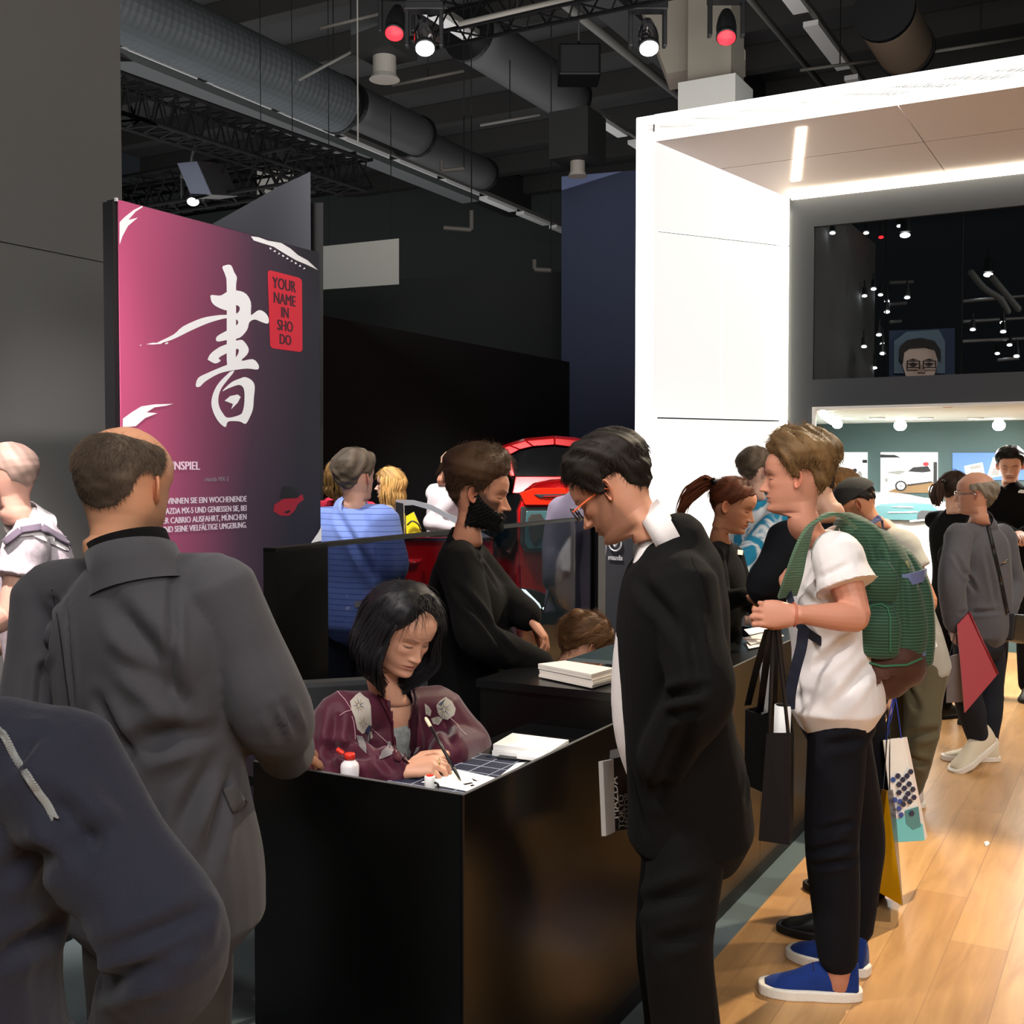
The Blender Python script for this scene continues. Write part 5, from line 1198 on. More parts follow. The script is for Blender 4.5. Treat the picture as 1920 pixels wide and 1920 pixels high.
def shoe(name, heel, d, L, upper, sole, parent, w=.05, h=.10, sole_h=.028, tilt=0.):
    """heel point on the floor, d: pointing direction; a shaped upper on its sole"""
    d = V((d[0], d[1], 0)).normalized(); sd = V((d.y, -d.x, 0)); c = V(heel); t_ = math.radians(tilt); dd = d * math.cos(t_) - ZX * math.sin(t_); uu = ZX * math.cos(t_) + d * math.sin(t_)
    prof = [(-.012, .024, .045, .088), (.0, .031, .05, .095), (.04, .036, .05, .094), (.09, .037, .05, .088), (.13, .038, .042, .078), (.17, .042, .032, .058), (.21, .045, .026, .042), (.25, .041, .02, .030), (.275, .028, .014, .018)]
    k = L / .285; vs, f = [], []; n = 18
    S = catmull(prof, 3)
    for x, wv, wm, hv in S:
        for e in range(n):
            t = math.pi * e / (n - 1); y = wv * math.cos(t) * (1 - .25 * math.sin(t) ** 3); z = sole_h * .6 + hv * h / .095 * math.sin(t) ** .8
            vs.append(c + dd * (x * k) + sd * (y * w / .045) + uu * z)
    m = len(S)
    for i in range(m - 1):
        for e in range(n - 1): f.append((i * n + e, i * n + e + 1, (i + 1) * n + e + 1, (i + 1) * n + e))
        f.append((i * n, (i + 1) * n, (i + 1) * n + n - 1, i * n + n - 1))
    f.append(tuple(range(n))); f.append(tuple((m - 1) * n + e for e in range(n - 1, -1, -1)))
    up = MB().add(vs, f).build(name, upper, parent, True)
    pts = []
    N2 = 40
    for e in range(N2):
        q = 2 * math.pi * e / N2; x = .135 + .162 * math.cos(q); y = np.interp(x, [-.02, .08, .14, .2, .25, .29], [.037, .039, .039, .048, .047, .044]) * math.copysign(abs(math.sin(q)) ** .55, math.sin(q))
        pts.append(c + dd * (x * k) + sd * (y * w / .037))
    sm_ = MB().prism([p + uu * .0 for p in pts], uu * sole_h).build('sole', sole, up, bevel=.006, seg=3)
    return up
def spectacles(s_h, parent, m_front, m_temple, r=.021, name='glasses', sq=.8, fwd=.43):
    """two rims, bridge and temples on a Head"""
    h = s_h; rim = MB()
    for sg in (-1, 1):
        P = []
        for k in range(25):
            t = 2 * math.pi * k / 24; x = .148 * sg + .108 * math.copysign(abs(math.cos(t)) ** sq, math.cos(t)); z = .485 + .076 * math.copysign(abs(math.sin(t)) ** sq, math.sin(t)); P.append(h.pt(x, fwd - .20 * x * x * 2, z))
        v, f = tube(P, [.0021] * 25, 8, sub=1); rim.add(v, f)
    v, f = tube([h.pt(-.042, fwd, .50), h.pt(0, fwd + .02, .507), h.pt(.042, fwd, .50)], [.002] * 3, 8); rim.add(v, f)
    o = rim.build(name, m_front, parent, True)
    for sg in (-1, 1):
        v, f = tube([h.pt(sg * .262, fwd - .035, .505), h.pt(sg * .33, .2, .50), h.pt(sg * .355, -.02, .49), h.pt(sg * .345, -.10, .43)], [(.0016, .0032)] * 4, 8); MB().add(v, f).build('temple', m_temple, o, True)
    return o
# ------------------------------------------------------------------ figure: one call per clothed person
BVHTree = _BVH
ROWS_JACKET = [(-.17, .205, .15, 0), (0, .20, .148, 0), (.3, .188, .138, .005), (.6, .2, .14, 0), (.82, .192, .122, -.012), (.95, .125, .085, -.015), (1.02, .072, .066, -.01)]
ROWS_SHIRT = [(-.10, .188, .132, 0), (.05, .182, .13, .005), (.3, .172, .122, .008), (.6, .185, .128, 0), (.82, .178, .11, -.01), (.95, .115, .078, -.012), (1.01, .066, .062, -.008)]
LINE_SHORT = [(0, .80), (35, .79), (58, .71), (76, .52), (90, .45), (98, .57), (112, .53), (126, .34), (150, .25), (180, .22)]
def P3(q, Y):
    return at(q[0], q[1], q[2] if len(q) > 2 else Y) if not isinstance(q, Vector) else q
def collar(ps, m, r=.066, lo=-.03, hi=.035, name='collar', tilt=.0, thick=1.0, flare=1.12, up=.3):
    base = ps.neck; d = ((ps.h.neck_path(base, .72) - base).normalized() * (1 - up) + ZX * up).normalized(); vs, f = [], []; n = 32
    fr = (ps.f - d * ps.f.dot(d)).normalized(); rt = d.cross(fr)
    for k, (h, rr) in enumerate(((lo, r * flare), ((lo + hi) / 2, r * 1.03), (hi, r), (hi - .004, r * .95), (lo, r * .95))):
        for e in range(n):
            t = 2 * math.pi * e / n; drop = tilt * (.5 + .5 * math.cos(t)) * (1 if k < 4 else .5)
            vs.append(base + d * (h - drop) + fr * (math.cos(t) * rr) + rt * (math.sin(t) * rr))
    for k in range(4):
        for e in range(n): f.append((k * n + e, k * n + (e + 1) % n, (k + 1) * n + (e + 1) % n, (k + 1) * n + e))
    o = MB().add(vs, f).build(name, m, ps.root, True); return o
def bvh_of(o):
    me = o.data; return BVHTree.FromPolygons([v.co.copy() for v in me.vertices], [tuple(p.vertices) for p in me.polygons])
def decal(name, polys, bvh, m, parent, off=.0012, cuts=3, th=0.):
    """flat pieces (patches, prints, seams) laid on a cloth surface; outlines in photo pixels"""
    bm = bmesh.new()
    for P in polys:
        vs = [bm.verts.new((x, y, 0)) for x, y in P]
        try: bm.faces.new(vs)
        except ValueError: pass
    bmesh.ops.triangulate(bm, faces=bm.faces)
    if cuts: bmesh.ops.subdivide_edges(bm, edges=bm.edges, cuts=cuts, use_grid_fill=True)
    ok = []
    for v in bm.verts:
        d = ray(v.co.x, v.co.y).normalized(); hit = bvh.ray_cast(CAMP, d)
        if hit[0] is None: ok.append((v, None)); continue
        ok.append((v, hit[0] - d * off * 1.5 + hit[1] * (off if hit[1].dot(d) < 0 else -off)))
    bad = [v for v, p in ok if p is None]
    for v, p in ok:
        if p is not None: v.co = p
    if bad: bmesh.ops.delete(bm, geom=bad, context='VERTS')
    me = bpy.data.meshes.new(name); bm.to_mesh(me); bm.free(); me.shade_smooth()
    o = link(name, me, m, parent)
    if th: s_ = o.modifiers.new('s', 'SOLIDIFY'); s_.thickness = th; s_.offset = 1
    return o
def strip(pts, w):
    """polyline in pixels -> thin outline polygon list"""
    out = []
    for a, b in zip(pts, pts[1:]):
        a, b = V((*a, 0)), V((*b, 0)); n = (b - a).normalized(); n = V((-n.y, n.x, 0)) * w / 2
        out.append([tuple((a + n)[:2]), tuple((b + n)[:2]), tuple((b - n)[:2]), tuple((a - n)[:2])])
    return out
def surface_point(bvh, px, py, off=.002):
    d = ray(px, py).normalized(); h = bvh.ray_cast(CAMP, d); return None if h[0] is None else h[0] - d * off
def patch(name, P, bvh, m, parent, off=.003, th=.004):
    Q = [surface_point(bvh, x, y, off) for x, y in P]
    if any(q is None for q in Q): return None
    n = (Q[1] - Q[0]).cross(Q[2] - Q[0]).normalized(); n = n if n.dot(CAMP - Q[0]) > 0 else -n
    return MB().prism(Q, n * th).build(name, m, parent)
def figure(name, label, hd, facing, pitch=0, roll=0, neck=None, tf=None, shw=.185, hip=None, drop=.045, L=None, R=None, top='shirt', top_m=None, rows=None, sleeve='long', sl_r=(.074, .060, .047),
           bot_m=None, legs=None, leg_r=(.098, .075, .062), shoe_m=None, sole_m=None, skin='#c99c82', head={}, paint={}, hair=None, near=False, folds=(), amp=.003, coll=None, sh=None, seat=.125, waist=.165, bot=True, shoes=True, Y=None, neck_r=.056, voxel=None, cat='person', seed=1, extra=(), cut=None, group=None, top_col=None, heel=None, bot_folds=(), hand_size=1., shl=.27, freq=16., bamp=None, sl_end=.04):
    res = 1.0 if near else .5; Yh = hd[2]; Y = Y or Yh
    h = Head(at(*hd), facing, pitch, roll, res=res, **head); tf = tf or facing; f = V((tf[0], tf[1], 0)).normalized(); rt = V((f.y, -f.x, 0))
    nk = P3(neck, Y) if neck is not None else h.pos - h.u * .185 - f * .05
    if sh: sl, sr = P3(sh[0], Y), P3(sh[1], Y)
    else: sl, sr = nk - rt * shw - ZX * drop, nk + rt * shw - ZX * drop
    hp = P3(hip, Y) if hip is not None else V((nk.x, nk.y, .93))
    ps = Person(name, label, h, hp, (sl, sr), tf, skin, nk, cat=cat, group=group)
    arms = []; tops = [ps.torso(rows or (ROWS_JACKET if top == 'jacket' else ROWS_SHIRT))] + ps.yoke(r1=sl_r[0] * .9) + list(extra)
    for side, A, shp in ((1, L, sl), (-1, R, sr)):
        if A is None: continue
        el = P3(A['el'], Y); wr = P3(A['wr'], Y)
        if sleeve == 'long': tops.append(ps.sleeve(shp, el, wr.lerp(el, sl_end), sl_r))
        else:
            cutp = shp.lerp(el, A.get('cut', .62)); tops.append(tube([shp.lerp(nk, .45) - ZX * .03, shp, shp.lerp(cutp, .5), cutp], [sl_r[0] * .62, sl_r[0] * .97, sl_r[0] * 1.0, sl_r[1] * 1.14], 18, sub=5, round_caps=False))
            arms.append(tube([shp, shp.lerp(el, .55), el], [.052, .050, .041], 14, sub=4))
        if A.get('hand', True):
            d = V(A.get('d', tuple((wr - el).normalized()))); n = V(A.get('n', (0, 1, 0)))
            arms.append(forearm(el, wr, .043, .028)); arms += hand(wr, d, n, A.get('side', side), hand_size * A.get('size', 1.), A.get('curl', (22, 32, 20)), A.get('spread', 5), A.get('thumb', (35, 25, 20)), A.get('curls'))
    ps.make_body(arms=arms, fine=.0036 if near else .0065, coarse=.014, paint=paint, neck_r=neck_r)
    vx = voxel or (.009 if near else .015)
    ps.topo = ps.cloth(top, tops, top_m, vx, 4 if near else 3, folds, amp, freq, seed, cut=cut, col=top_col)
    if bot:
        lg = legs or {}
        lk = P3(lg['lk'], Y) if 'lk' in lg else hp - ps.acc * .095 - ZX * (hp.z * .47); la = P3(lg['la'], Y) if 'la' in lg else V((hp - ps.acc * .105).xy.to_3d()) + ZX * .09
        rk = P3(lg['rk'], Y) if 'rk' in lg else hp + ps.acc * .095 - ZX * (hp.z * .47); ra = P3(lg['ra'], Y) if 'ra' in lg else V((hp + ps.acc * .105).xy.to_3d()) + ZX * .09
        ps.boto = ps.cloth('trousers', ps.legs(lk, la, rk, ra, leg_r, waist=waist, seat=seat, top=.10 if top == 'jacket' else .06), bot_m, vx * 1.15, 3, bot_folds, bamp if bamp is not None else amp * 1.0, 20, seed + 5)
        if shoes:
            for i, an in enumerate((la, ra)):
                hl = (heel[i] if heel else V((an.x, an.y, 0)) - f * .06); dd = f
                if isinstance(hl, tuple) and len(hl) == 2 and isinstance(hl[0], Vector): hl, dd = hl
                shoe('shoe', hl, dd, shl, shoe_m or cloth_black, sole_m or sole_black, ps.root)
    if coll: collar(ps, **coll)
    ps.hairo = hair(h, ps.root) if hair else None
    return ps
cloth_black = mat('black_leather', '#0e0e0f', .45); sole_black = mat('black_sole', '#0a0a0a', .7)
def short_hair(m, top=.03, side=.012, n=900, slen=.03, flow='back', line=LINE_SHORT, **kw):
    return lambda h, root: h.hair(line, lambda u, a: side + (top - side) * sm(u, .55, .82), m, root, n, slen, flow=flow, **kw)
def long_hair(m, length=.30, n=260, lock=.006, part=50, width=.03, wave=.01, seed=5, face=62, top=.02):
    def fn(h, root):
        line = [(0, .90), (20, .86), (40, .76), (face - 6, .60), (face, .40), (face + 20, .18), (180, .13)]
        o = h.hair(line, lambda u, a: top + .008 * sm(u, .3, .6), m, root, 500, .05, flow='down', cap_amp=.002)
        rs = np.random.RandomState(seed); parts = []
        for i in range(n):
            a = rs.uniform(face - 6, 180) * rs.choice([-1, 1]); u0 = rs.uniform(.45, .8); pts = []; rad = []; o1 = width * .5 * rs.rand()
            for k in range(5):
                u = u0 - (u0 - .30) * k / 4; pts.append(np.array(tuple(h.on(u, a, top + .003 + o1 * (k / 4) + .008 * k / 4)))); rad.append(lock * (.7 + .5 * rs.rand()))
            ln = length * rs.uniform(.65, 1.) ; out = pts[-1] - np.array(tuple(h.pt(0, -.05, .3))); out[2] = 0; out /= max(np.linalg.norm(out), 1e-6)
            dn = np.array(tuple(-h.u)) * .45 + np.array([0, 0, -.55]); q = pts[-1].copy(); ph = rs.rand() * 6
            for k in range(1, 5):
                q = q + dn * ln / 4 + out * (wave * math.sin(ph + k * 1.6) + (.012 - .010 * k) * width / .03) + rs.normal(size=3) * .0012; pts.append(q.copy()); rad.append(lock * (.9 - .18 * k))
            parts.append(tube(pts, rad, 6, sub=2))
        v, f = join_parts(parts); me = bpy.data.meshes.new('hair'); n0 = len(o.data.vertices)
        ov = [tuple(p.co) for p in o.data.vertices] + v.tolist(); of = [tuple(p.vertices) for p in o.data.polygons] + [tuple(i + n0 for i in q) for q in f]
        me.from_pydata(ov, [], of); me.update(); me.shade_smooth(); me.materials.append(m); o.data = me
        cc = np.concatenate([h.cap_col, np.array(m['base']) * np.repeat(.6 + .9 * rs.rand(len(parts)), [len(p[0]) for p in parts])[:, None]]); ca = me.color_attributes.new('Col', 'FLOAT_COLOR', 'POINT'); c4 = np.ones((len(cc), 4), np.float32); c4[:, :3] = cc; ca.data.foreach_set('color', c4.ravel()); return o
    return fn
# ------------------------------------------------------------------ the people, nearest first
H_dk = hairmat('dark_brown_hair', '#1d1611'); H_br = hairmat('brown_hair', '#35241a'); H_lb = hairmat('light_brown_hair', '#7a5e3c'); H_bk = hairmat('black_hair', '#121014', .5); H_gr = hairmat('grey_hair', '#8d8374'); H_bl = hairmat('blond_hair', '#c49a5c'); H_au = hairmat('auburn_hair', '#5a2c16'); H_gb = hairmat('grey_brown_hair', '#6b5c4c')
m_suitg = cloth('charcoal_wool', '#444347', bump=.5, bscale=700); m_suitk = cloth('black_wool', '#100f0f', bump=.5, bscale=700, var=.08); m_navy_knit = cloth('navy_knit', '#2c2d38', bump=.6, bscale=650); m_blacksh = cloth('black_cotton', '#0a0909', rough=.85); m_wht = cloth('white_cotton', '#ece6e4', var=.04); m_trk = cloth('black_denim', '#17171b', bump=.5); m_trg = cloth('grey_brown_trouser', '#3d3732')
m_olive = cloth('olive_cotton', '#5d5742'); m_jeans = cloth('dark_jeans', '#262931'); m_khaki = cloth('khaki_cotton', '#7d6244')
sneak_sole = mat('cream_foam_sole', '#e6dfd2', .7, bump=.8, bscale=160)

# 1 - person in a navy sweater, cropped at the lower left
pn = figure('person', 'person in navy knit sweater with a chain strap, back turned, cropped at lower left corner', (-290, 960, 1.32), (.25, .95), neck=(-165, 1322, 1.34), tf=(.1, 1), sh=((-450, 1430, 1.36), (92, 1432, 1.30)), hip=(-130, 2110, 1.40),
    R=dict(el=(318, 1772, 1.27), wr=(215, 1985, 1.52), hand=True, n=(-1, 0, 0)), L=dict(el=(-560, 1800, 1.4), wr=(-420, 2050, 1.6)), top='sweater', top_m=m_navy_knit,
    rows=[(-.1, .19, .14, 0), (.1, .185, .14, 0), (.35, .165, .125, 0), (.6, .175, .13, 0), (.80, .175, .115, -.01), (.95, .12, .08, -.01), (1.02, .07, .065, 0)], sl_r=(.078, .066, .055), bot_m=m_trk, hair=short_hair(H_br, n=300), near=True, voxel=.007,
    amp=.0055, freq=22, folds=[((205, 1790), (385, 1712), .012, .012), ((220, 1825), (380, 1760), .011, .010), ((185, 1850), (330, 1812), .012, .010), ((90, 1500), (180, 1590), .016, .014), ((150, 1590), (190, 1560), .012, .010), ((0, 1800), (165, 1715), .015, .009), ((0, 1640), (140, 1590), .016, .007), ((20, 1430), (60, 1375), .012, .008)], seed=11)
b = bvh_of(pn.topo)
cs = tag(empty('chain_strap', (0, 0, 0)), 'thin grey braided bag strap over the navy sweater', 'strap'); pts = [(0, 1372), (10, 1384), (30, 1422), (52, 1456), (72, 1486), (88, 1508), (100, 1530)]
P = [surface_point(b, x, y, .004) for x, y in pts]; P = [V(q) for q in catmull([tuple(q) for q in P if q is not None], 14)]
cs.location = P[-1]; mlk = mat('braided_strap', '#8a8b88', .55)
lk = MB()
for i, (p, q) in enumerate(zip(P, P[1:])):
    c = (p + q) / 2; d = (q - p).normalized(); s_ = d.cross(V((0, 1, 0))).normalized()
    v, f = tube([c - d * .0045 + s_ * (.0034 * (-1) ** i), c + d * .0045 - s_ * (.0034 * (-1) ** i)], [.0016, .0016], 6, sub=1); lk.add(v, f)
lk.build('braid', mlk, cs, True)

# 2 - balding man in a charcoal jacket
scalp_f = lambda L: np.clip(sm(L[:, 2], .16, .3) * (1 - sm(L[:, 1], .0, .2) * (1 - sm(L[:, 2], .5, .6))), 0, 1)
def keep_bald(U, A): return 1 - sm(U, .80, .90) * (1 - .0 * A) * .92 - 0 * U
def crop_hair(h, root):
    return h.hair([(0, 1.2), (70, 1.1), (82, .62), (92, .52), (100, .58), (112, .54), (124, .36), (150, .24), (180, .20)], lambda u, a: .0035 + 0 * u, hairmat('cropped_grey_brown_hair', '#5c4d40', .7), root, 9000, .014, srad=.0005, flow='down', lift=.8, kmin=.2, cap_amp=.0006, keep=lambda U, A: np.clip(1 - sm(U + .0007 * (120 - A), .83, .93), 0, 1))
Yb = 2.42
pb = figure('person', 'balding man in charcoal jacket with cropped hair, seen from behind before the poster', (240, 908, 2.40), (.42, .91), 10, 0, neck=(254, 1058, 2.36), tf=(.30, .95), sh=((92, 1112, 2.55), (402, 1100, 2.36)), hip=(292, 1600, 2.46), head=dict(wide=1.12, scale=1.02, jaw=1.1),
    R=dict(el=(512, 1338, 2.36), wr=(536, 1412, 2.72), n=(0, .2, -1), d=(.15, .9, -.1), curl=(30, 40, 20)), L=dict(el=(62, 1335, 2.52), wr=(85, 1560, 2.62)), top='jacket', top_m=m_suitg,
    rows=[(-.2, .245, .175, 0), (0, .245, .175, 0), (.2, .225, .165, 0), (.45, .205, .15, 0), (.65, .21, .15, 0), (.82, .20, .13, -.01), (.94, .135, .092, -.01), (1.02, .08, .076, 0)], sl_r=(.088, .079, .068), bot_m=m_trg, shoe_m=cloth_black, near=True, skin='#c9916f', paint=dict(stubble='#8a6f5c', st_amt=.25), hair=crop_hair, neck_r=.066, waist=.19, seat=.16, leg_r=(.11, .085, .07),
    amp=.0055, freq=13, folds=[((215, 1135), (345, 1300), .022, .020), ((230, 1230), (355, 1330), .02, .016), ((185, 1315), (250, 1430), .017, .016), ((250, 1400), (350, 1360), .026, .018), ((280, 1400), (395, 1370), .02, .010), ((120, 1130), (135, 1330), .008, .008), ((95, 1130), (70, 1380), .012, .012), ((325, 1080), (322, 1300), .010, .010), ((400, 1430), (330, 1560), .02, .010), ((430, 1450), (390, 1620), .02, .012), ((535, 1320), (560, 1380), .010, .010), ((510, 1330), (530, 1390), .010, .008), ((300, 1500), (250, 1640), .02, .008)], seed=3)
collar(pb, m_blacksh, .080, -.02, .072, 'shirt_collar', .03, up=.75); collar(pb, m_suitg, .090, -.03, .058, 'jacket_collar', .06, flare=1.25, up=.75)
b = bvh_of(pb.topo); m_seam = cloth('charcoal_seam', '#26242a')
decal('back_seam', strip([(98, 1105), (112, 1180), (122, 1260), (131, 1330), (138, 1400)], 2.2), b, m_seam, pb.topo, .0008, 4)
decal('pocket_flap', [[(417, 1480), (437, 1470), (461, 1504), (452, 1516), (436, 1524)]], b, cloth('charcoal_flap', '#413f3e'), pb.topo, .004, 3, .003)
decal('collar_seam', strip([(150, 1018), (185, 1020), (225, 1020), (265, 1026)], 2.5), b, m_seam, pb.topo, .001, 4)

# 3 - man in a black suit with orange-armed glasses
Ys = 2.76; hs = dict(brow=1.0, nose=1.0, jaw=1.05)
LINE_SUIT = [(0, .80), (30, .80), (52, .72), (66, .60), (78, .45), (90, .42), (96, .56), (112, .54), (124, .36), (150, .27), (180, .25)]
pm = figure('person', 'man in black suit and white shirt with orange-armed glasses bending over the counter', (1144, 917, Ys), (-.93, .36), 37, 0, neck=(1250, 992, 2.72), tf=(-.98, .12), sh=((1280, 1092, 2.62), (1264, 1080, 2.98)), hip=(1292, 1478, 2.80), head=hs,
    L=dict(el=(1312, 1300, 2.52), wr=(1234, 1436, 2.64), d=(.1, .85, -.45), n=(.3, .6, .7), curl=(30, 40, 20)), R=dict(el=(1240, 1270, 3.06), wr=(1212, 1385, 3.0), d=(0, 0, -1), n=(0, -1, 0)), top='jacket', top_m=m_suitk,
    rows=[(-.16, .20, .158, .005), (0, .195, .150, .005), (.3, .185, .138, .015), (.55, .19, .135, .01), (.75, .19, .128, -.005), (.86, .15, .108, -.02), (.93, .11, .088, -.025), (.975, .078, .068, -.03)], sl_r=(.085, .077, .062), bot_m=m_suitk, shoe_m=cloth_black, near=True, skin='#c88f72', leg_r=(.105, .085, .075), waist=.175, seat=.14,
    legs=dict(lk=(1272, 1745, 2.66), la=(1306, 2140, 2.66), rk=(1248, 1730, 2.98), ra=(1275, 2070, 3.0)), paint=dict(stubble='#3c2c24', st_amt=.38, brow='#1c130e', lips='#b06f64', beardline=.33), hair=short_hair(H_dk, .030, .012, 3200, .022, 'front', LINE_SUIT, freq=70.), amp=.0055, freq=14,
    folds=[((1190, 1080), (1290, 1200), .018, .009), ((1290, 1140), (1310, 1290), .014, .010), ((1240, 1310), (1320, 1290), .012, .012), ((1255, 1345), (1310, 1330), .012, .008), ((1300, 1340), (1230, 1500), .016, .010), ((1385, 1150), (1400, 1500), .014, .006), ((1180, 1440), (1210, 1560), .014, .006)], bot_folds=[((1200, 1700), (1320, 1660), .018, .012), ((1235, 1770), (1330, 1740), .016, .010)], seed=5, neck_r=.052)
collar(pm, m_wht, .068, -.005, .056, 'shirt_collar', .02, up=.2, flare=1.05)
v, f = union([tube([pm.spine(.05, .03), pm.spine(.28, .055), pm.spine(.6, .03), pm.spine(.98, .0)], [(.10, .115), (.105, .118), (.11, .115), (.062, .064)], 20, sub=4, side=pm.acc)], .009, 3); np_obj('shirt', v, f, m_wht, pm.root)
spectacles(pm.h, pm.root, mat('black_rim', '#151312', .3), mat('orange_temple', '#d8643a', .4), fwd=.44)
b = bvh_of(pm.topo); decal('sleeve_seam', strip([(1296, 1042), (1318, 1090), (1330, 1140), (1322, 1200)], 1.6), b, cloth('black_seam', '#0c0b0b'), pm.topo, .0008, 4)

# 4 - woman in a burgundy kimono jacket, seated, writing
Yk = 3.06; m_kim = cloth('burgundy_silk', '#48192a', rough=.55, bump=.25, sheen=.3); 
nkk = at(736, 1318, 3.14); accR = V((-.82, -.57, 0))
def kim_cut(v):
    p = v - np.array(tuple(nkk)); f_ = np.array([.57, -.82, 0]); a_ = np.array([.82, .57, 0]); lat = np.abs(p @ a_ + .0); dpt = -p[:, 2]; fw = p @ f_
    return ~((fw > .015) & (dpt < .23) & (lat < .030 * (1 - dpt / .24)) & (dpt > -.08))
pk = figure('person', 'black-haired woman in burgundy floral kimono jacket seated writing with a brush', (757, 1181, Yk), (.70, -.71), 29, 4, neck=nkk, tf=(.57, -.82), sh=((818, 1330, 3.26), (642, 1342, 3.06)), hip=(692, 1545, 3.34), head=dict(female=True, scale=.955, nose=.74, jaw=1.12, wide=1.04, cheek=.012),
    R=dict(el=(622, 1452, 3.0), wr=(750, 1446, 2.90), d=(1, -.04, .22), n=(.1, .35, -1), side=1, curls=[(42, 55, 30), (40, 50, 28), (42, 50, 25), (44, 48, 25)], thumb=(18, 25, 15), size=1.08), L=dict(el=(868, 1408, 3.26), wr=(836, 1414, 3.04), d=(-.75, -.5, .1), n=(0, -.3, -1), curl=(25, 30, 20), thumb=(25, 20, 15), size=.9), top='kimono_jacket', top_m=m_kim,
    rows=[(-.12, .22, .17, 0), (.1, .20, .15, 0), (.4, .175, .13, .01), (.65, .175, .125, .005), (.82, .16, .105, 0), (.94, .105, .078, -.005), (1.03, .066, .066, -.005)], sl_r=(.080, .084, .058), sl_end=.10, bot_m=m_trk, legs=dict(lk=(800, 1560, 2.92), la=(790, 1830, 2.98), rk=(690, 1580, 2.86), ra=(690, 1850, 2.92)), near=True, voxel=.0065, skin='#c7947a', neck_r=.048, hand_size=.90,
    paint=dict(lips='#9e5a50', brow='#3a2a22', browth=.011, blush=.10), hair=long_hair(H_bk, .14, 1500, .0024, width=.05, wave=.004, face=66, top=.015), amp=.0055, freq=15, cut=kim_cut,
    folds=[((600, 1400), (700, 1420), .016, .012), ((630, 1330), (620, 1440), .015, .010), ((700, 1400), (740, 1450), .014, .010), ((825, 1340), (850, 1395), .014, .010), ((770, 1340), (780, 1440), .014, .008)], seed=8)
b = bvh_of(pk.topo); m_kimd = cloth('dark_plum_silk', '#2c0f1a', rough=.6)
decal('collar_band', [[(727, 1274), (741, 1322), (747, 1360), (748, 1400), (750, 1430), (738, 1424), (734, 1357), (706, 1302), (694, 1290)]], b, cloth('deep_burgundy_silk', '#431622', rough=.55), pk.topo, .0035, 4, .003)
decal('collar_band', [[(760, 1286), (776, 1284), (784, 1330), (781, 1400), (766, 1432), (753, 1422), (759, 1360), (760, 1310)]], b, m_kimd, pk.topo, .0035, 4, .003)
m_pet = mat('petal_print', '#a79f94', .7); m_gold = mat('gold_print', '#8d7a2a', .7); m_bluep = mat('blue_print', '#27304f', .7); m_twig = mat('twig_print', '#b58f93', .7); m_grp = mat('grey_print', '#7a7272', .7)
def kp(x, y): return (580 + x / 5.05, 1220 + y / 5.05)
def fl(P): return [kp(*q) for q in P]
for fp in [fl([(385, 480), (440, 420), (480, 395), (515, 430), (560, 460), (580, 520), (585, 620), (590, 700), (570, 740), (500, 790), (450, 740), (430, 640), (400, 570)]), fl([(1200, 520), (1240, 470), (1290, 440), (1350, 480), (1385, 550), (1370, 610), (1310, 655), (1250, 640), (1215, 590)]), fl([(1090, 500), (1130, 530), (1155, 570), (1145, 620), (1100, 600)]), fl([(1150, 640), (1220, 620), (1260, 650), (1220, 705), (1170, 690)]), fl([(560, 770), (590, 760), (600, 820), (580, 840)])]: decal('flower_print', [fp], b, m_pet, pk.topo, .0010, 3)
pet = []
for cx, cy, r0, r1, n_, ph in ((465, 520, 14, 62, 9, .3), (505, 690, 12, 55, 8, .9), (1275, 555, 14, 70, 10, .1), (1120, 560, 6, 28, 6, .5), (1205, 660, 8, 36, 7, .2)):
    for k in range(n_):
        t = ph + 2 * math.pi * k / n_; a_ = .11; pet.append(fl([(cx + r0 * math.cos(t - a_ * 2), cy + r0 * 1.25 * math.sin(t - a_ * 2)), (cx + r1 * math.cos(t), cy + r1 * 1.3 * math.sin(t)), (cx + r0 * math.cos(t + a_ * 2), cy + r0 * 1.25 * math.sin(t + a_ * 2))]))
decal('flower_shading', pet[0::2] + [fl([(520, 760), (560, 700), (580, 720), (550, 790)]), fl([(1215, 510), (1290, 455), (1250, 520)])], b, m_bluep, pk.topo, .0022, 1)
decal('flower_heart', pet[1::2], b, m_gold, pk.topo, .0022, 1)
decal('twig_print', strip([kp(*q) for q in ((245, 368), (270, 390), (340, 470), (400, 565))], 1.1) + strip([kp(*q) for q in ((290, 615), (340, 580), (400, 562))], 1.0) + strip([kp(*q) for q in ((400, 620), (420, 680), (430, 760), (432, 840))], 1.1) + strip([kp(*q) for q in ((590, 738), (650, 790), (735, 868))], 1.0) + strip([kp(*q) for q in ((1340, 640), (1400, 700), (1430, 750), (1485, 800))], 1.0), b, m_twig, pk.topo, .0014, 2)
decal('grey_flower_print', [fl([(660, 1030), (690, 950), (735, 910), (740, 860), (765, 855), (780, 900), (850, 915), (900, 935), (840, 960), (770, 990), (700, 1020)]), fl([(915, 1010), (950, 960), (1000, 920), (1045, 905), (1030, 950), (970, 1000)]), fl([(440, 800), (500, 810), (540, 900), (545, 980), (470, 900)])], b, m_grp, pk.topo, .0012, 3)
decal('gold_twig_print', strip([kp(*q) for q in ((480, 350), (495, 280), (520, 225), (560, 290), (590, 320))], 1.6) + [fl([(560, 300), (600, 285), (610, 310), (575, 325)])], b, mat('ochre_print', '#93702a', .7), pk.topo, .0014, 2)
v, f = union([tube([pk.spine(.2, .05), pk.spine(.55, .062), pk.spine(.80, .048)], [(.09, .065), (.09, .068), (.065, .05)], 16, sub=4, side=pk.acc)], .008, 2); np_obj('inner_top', v, f, mat('grey_floral_top', '#777a78', .8, var=.9, vscale=55), pk.root)
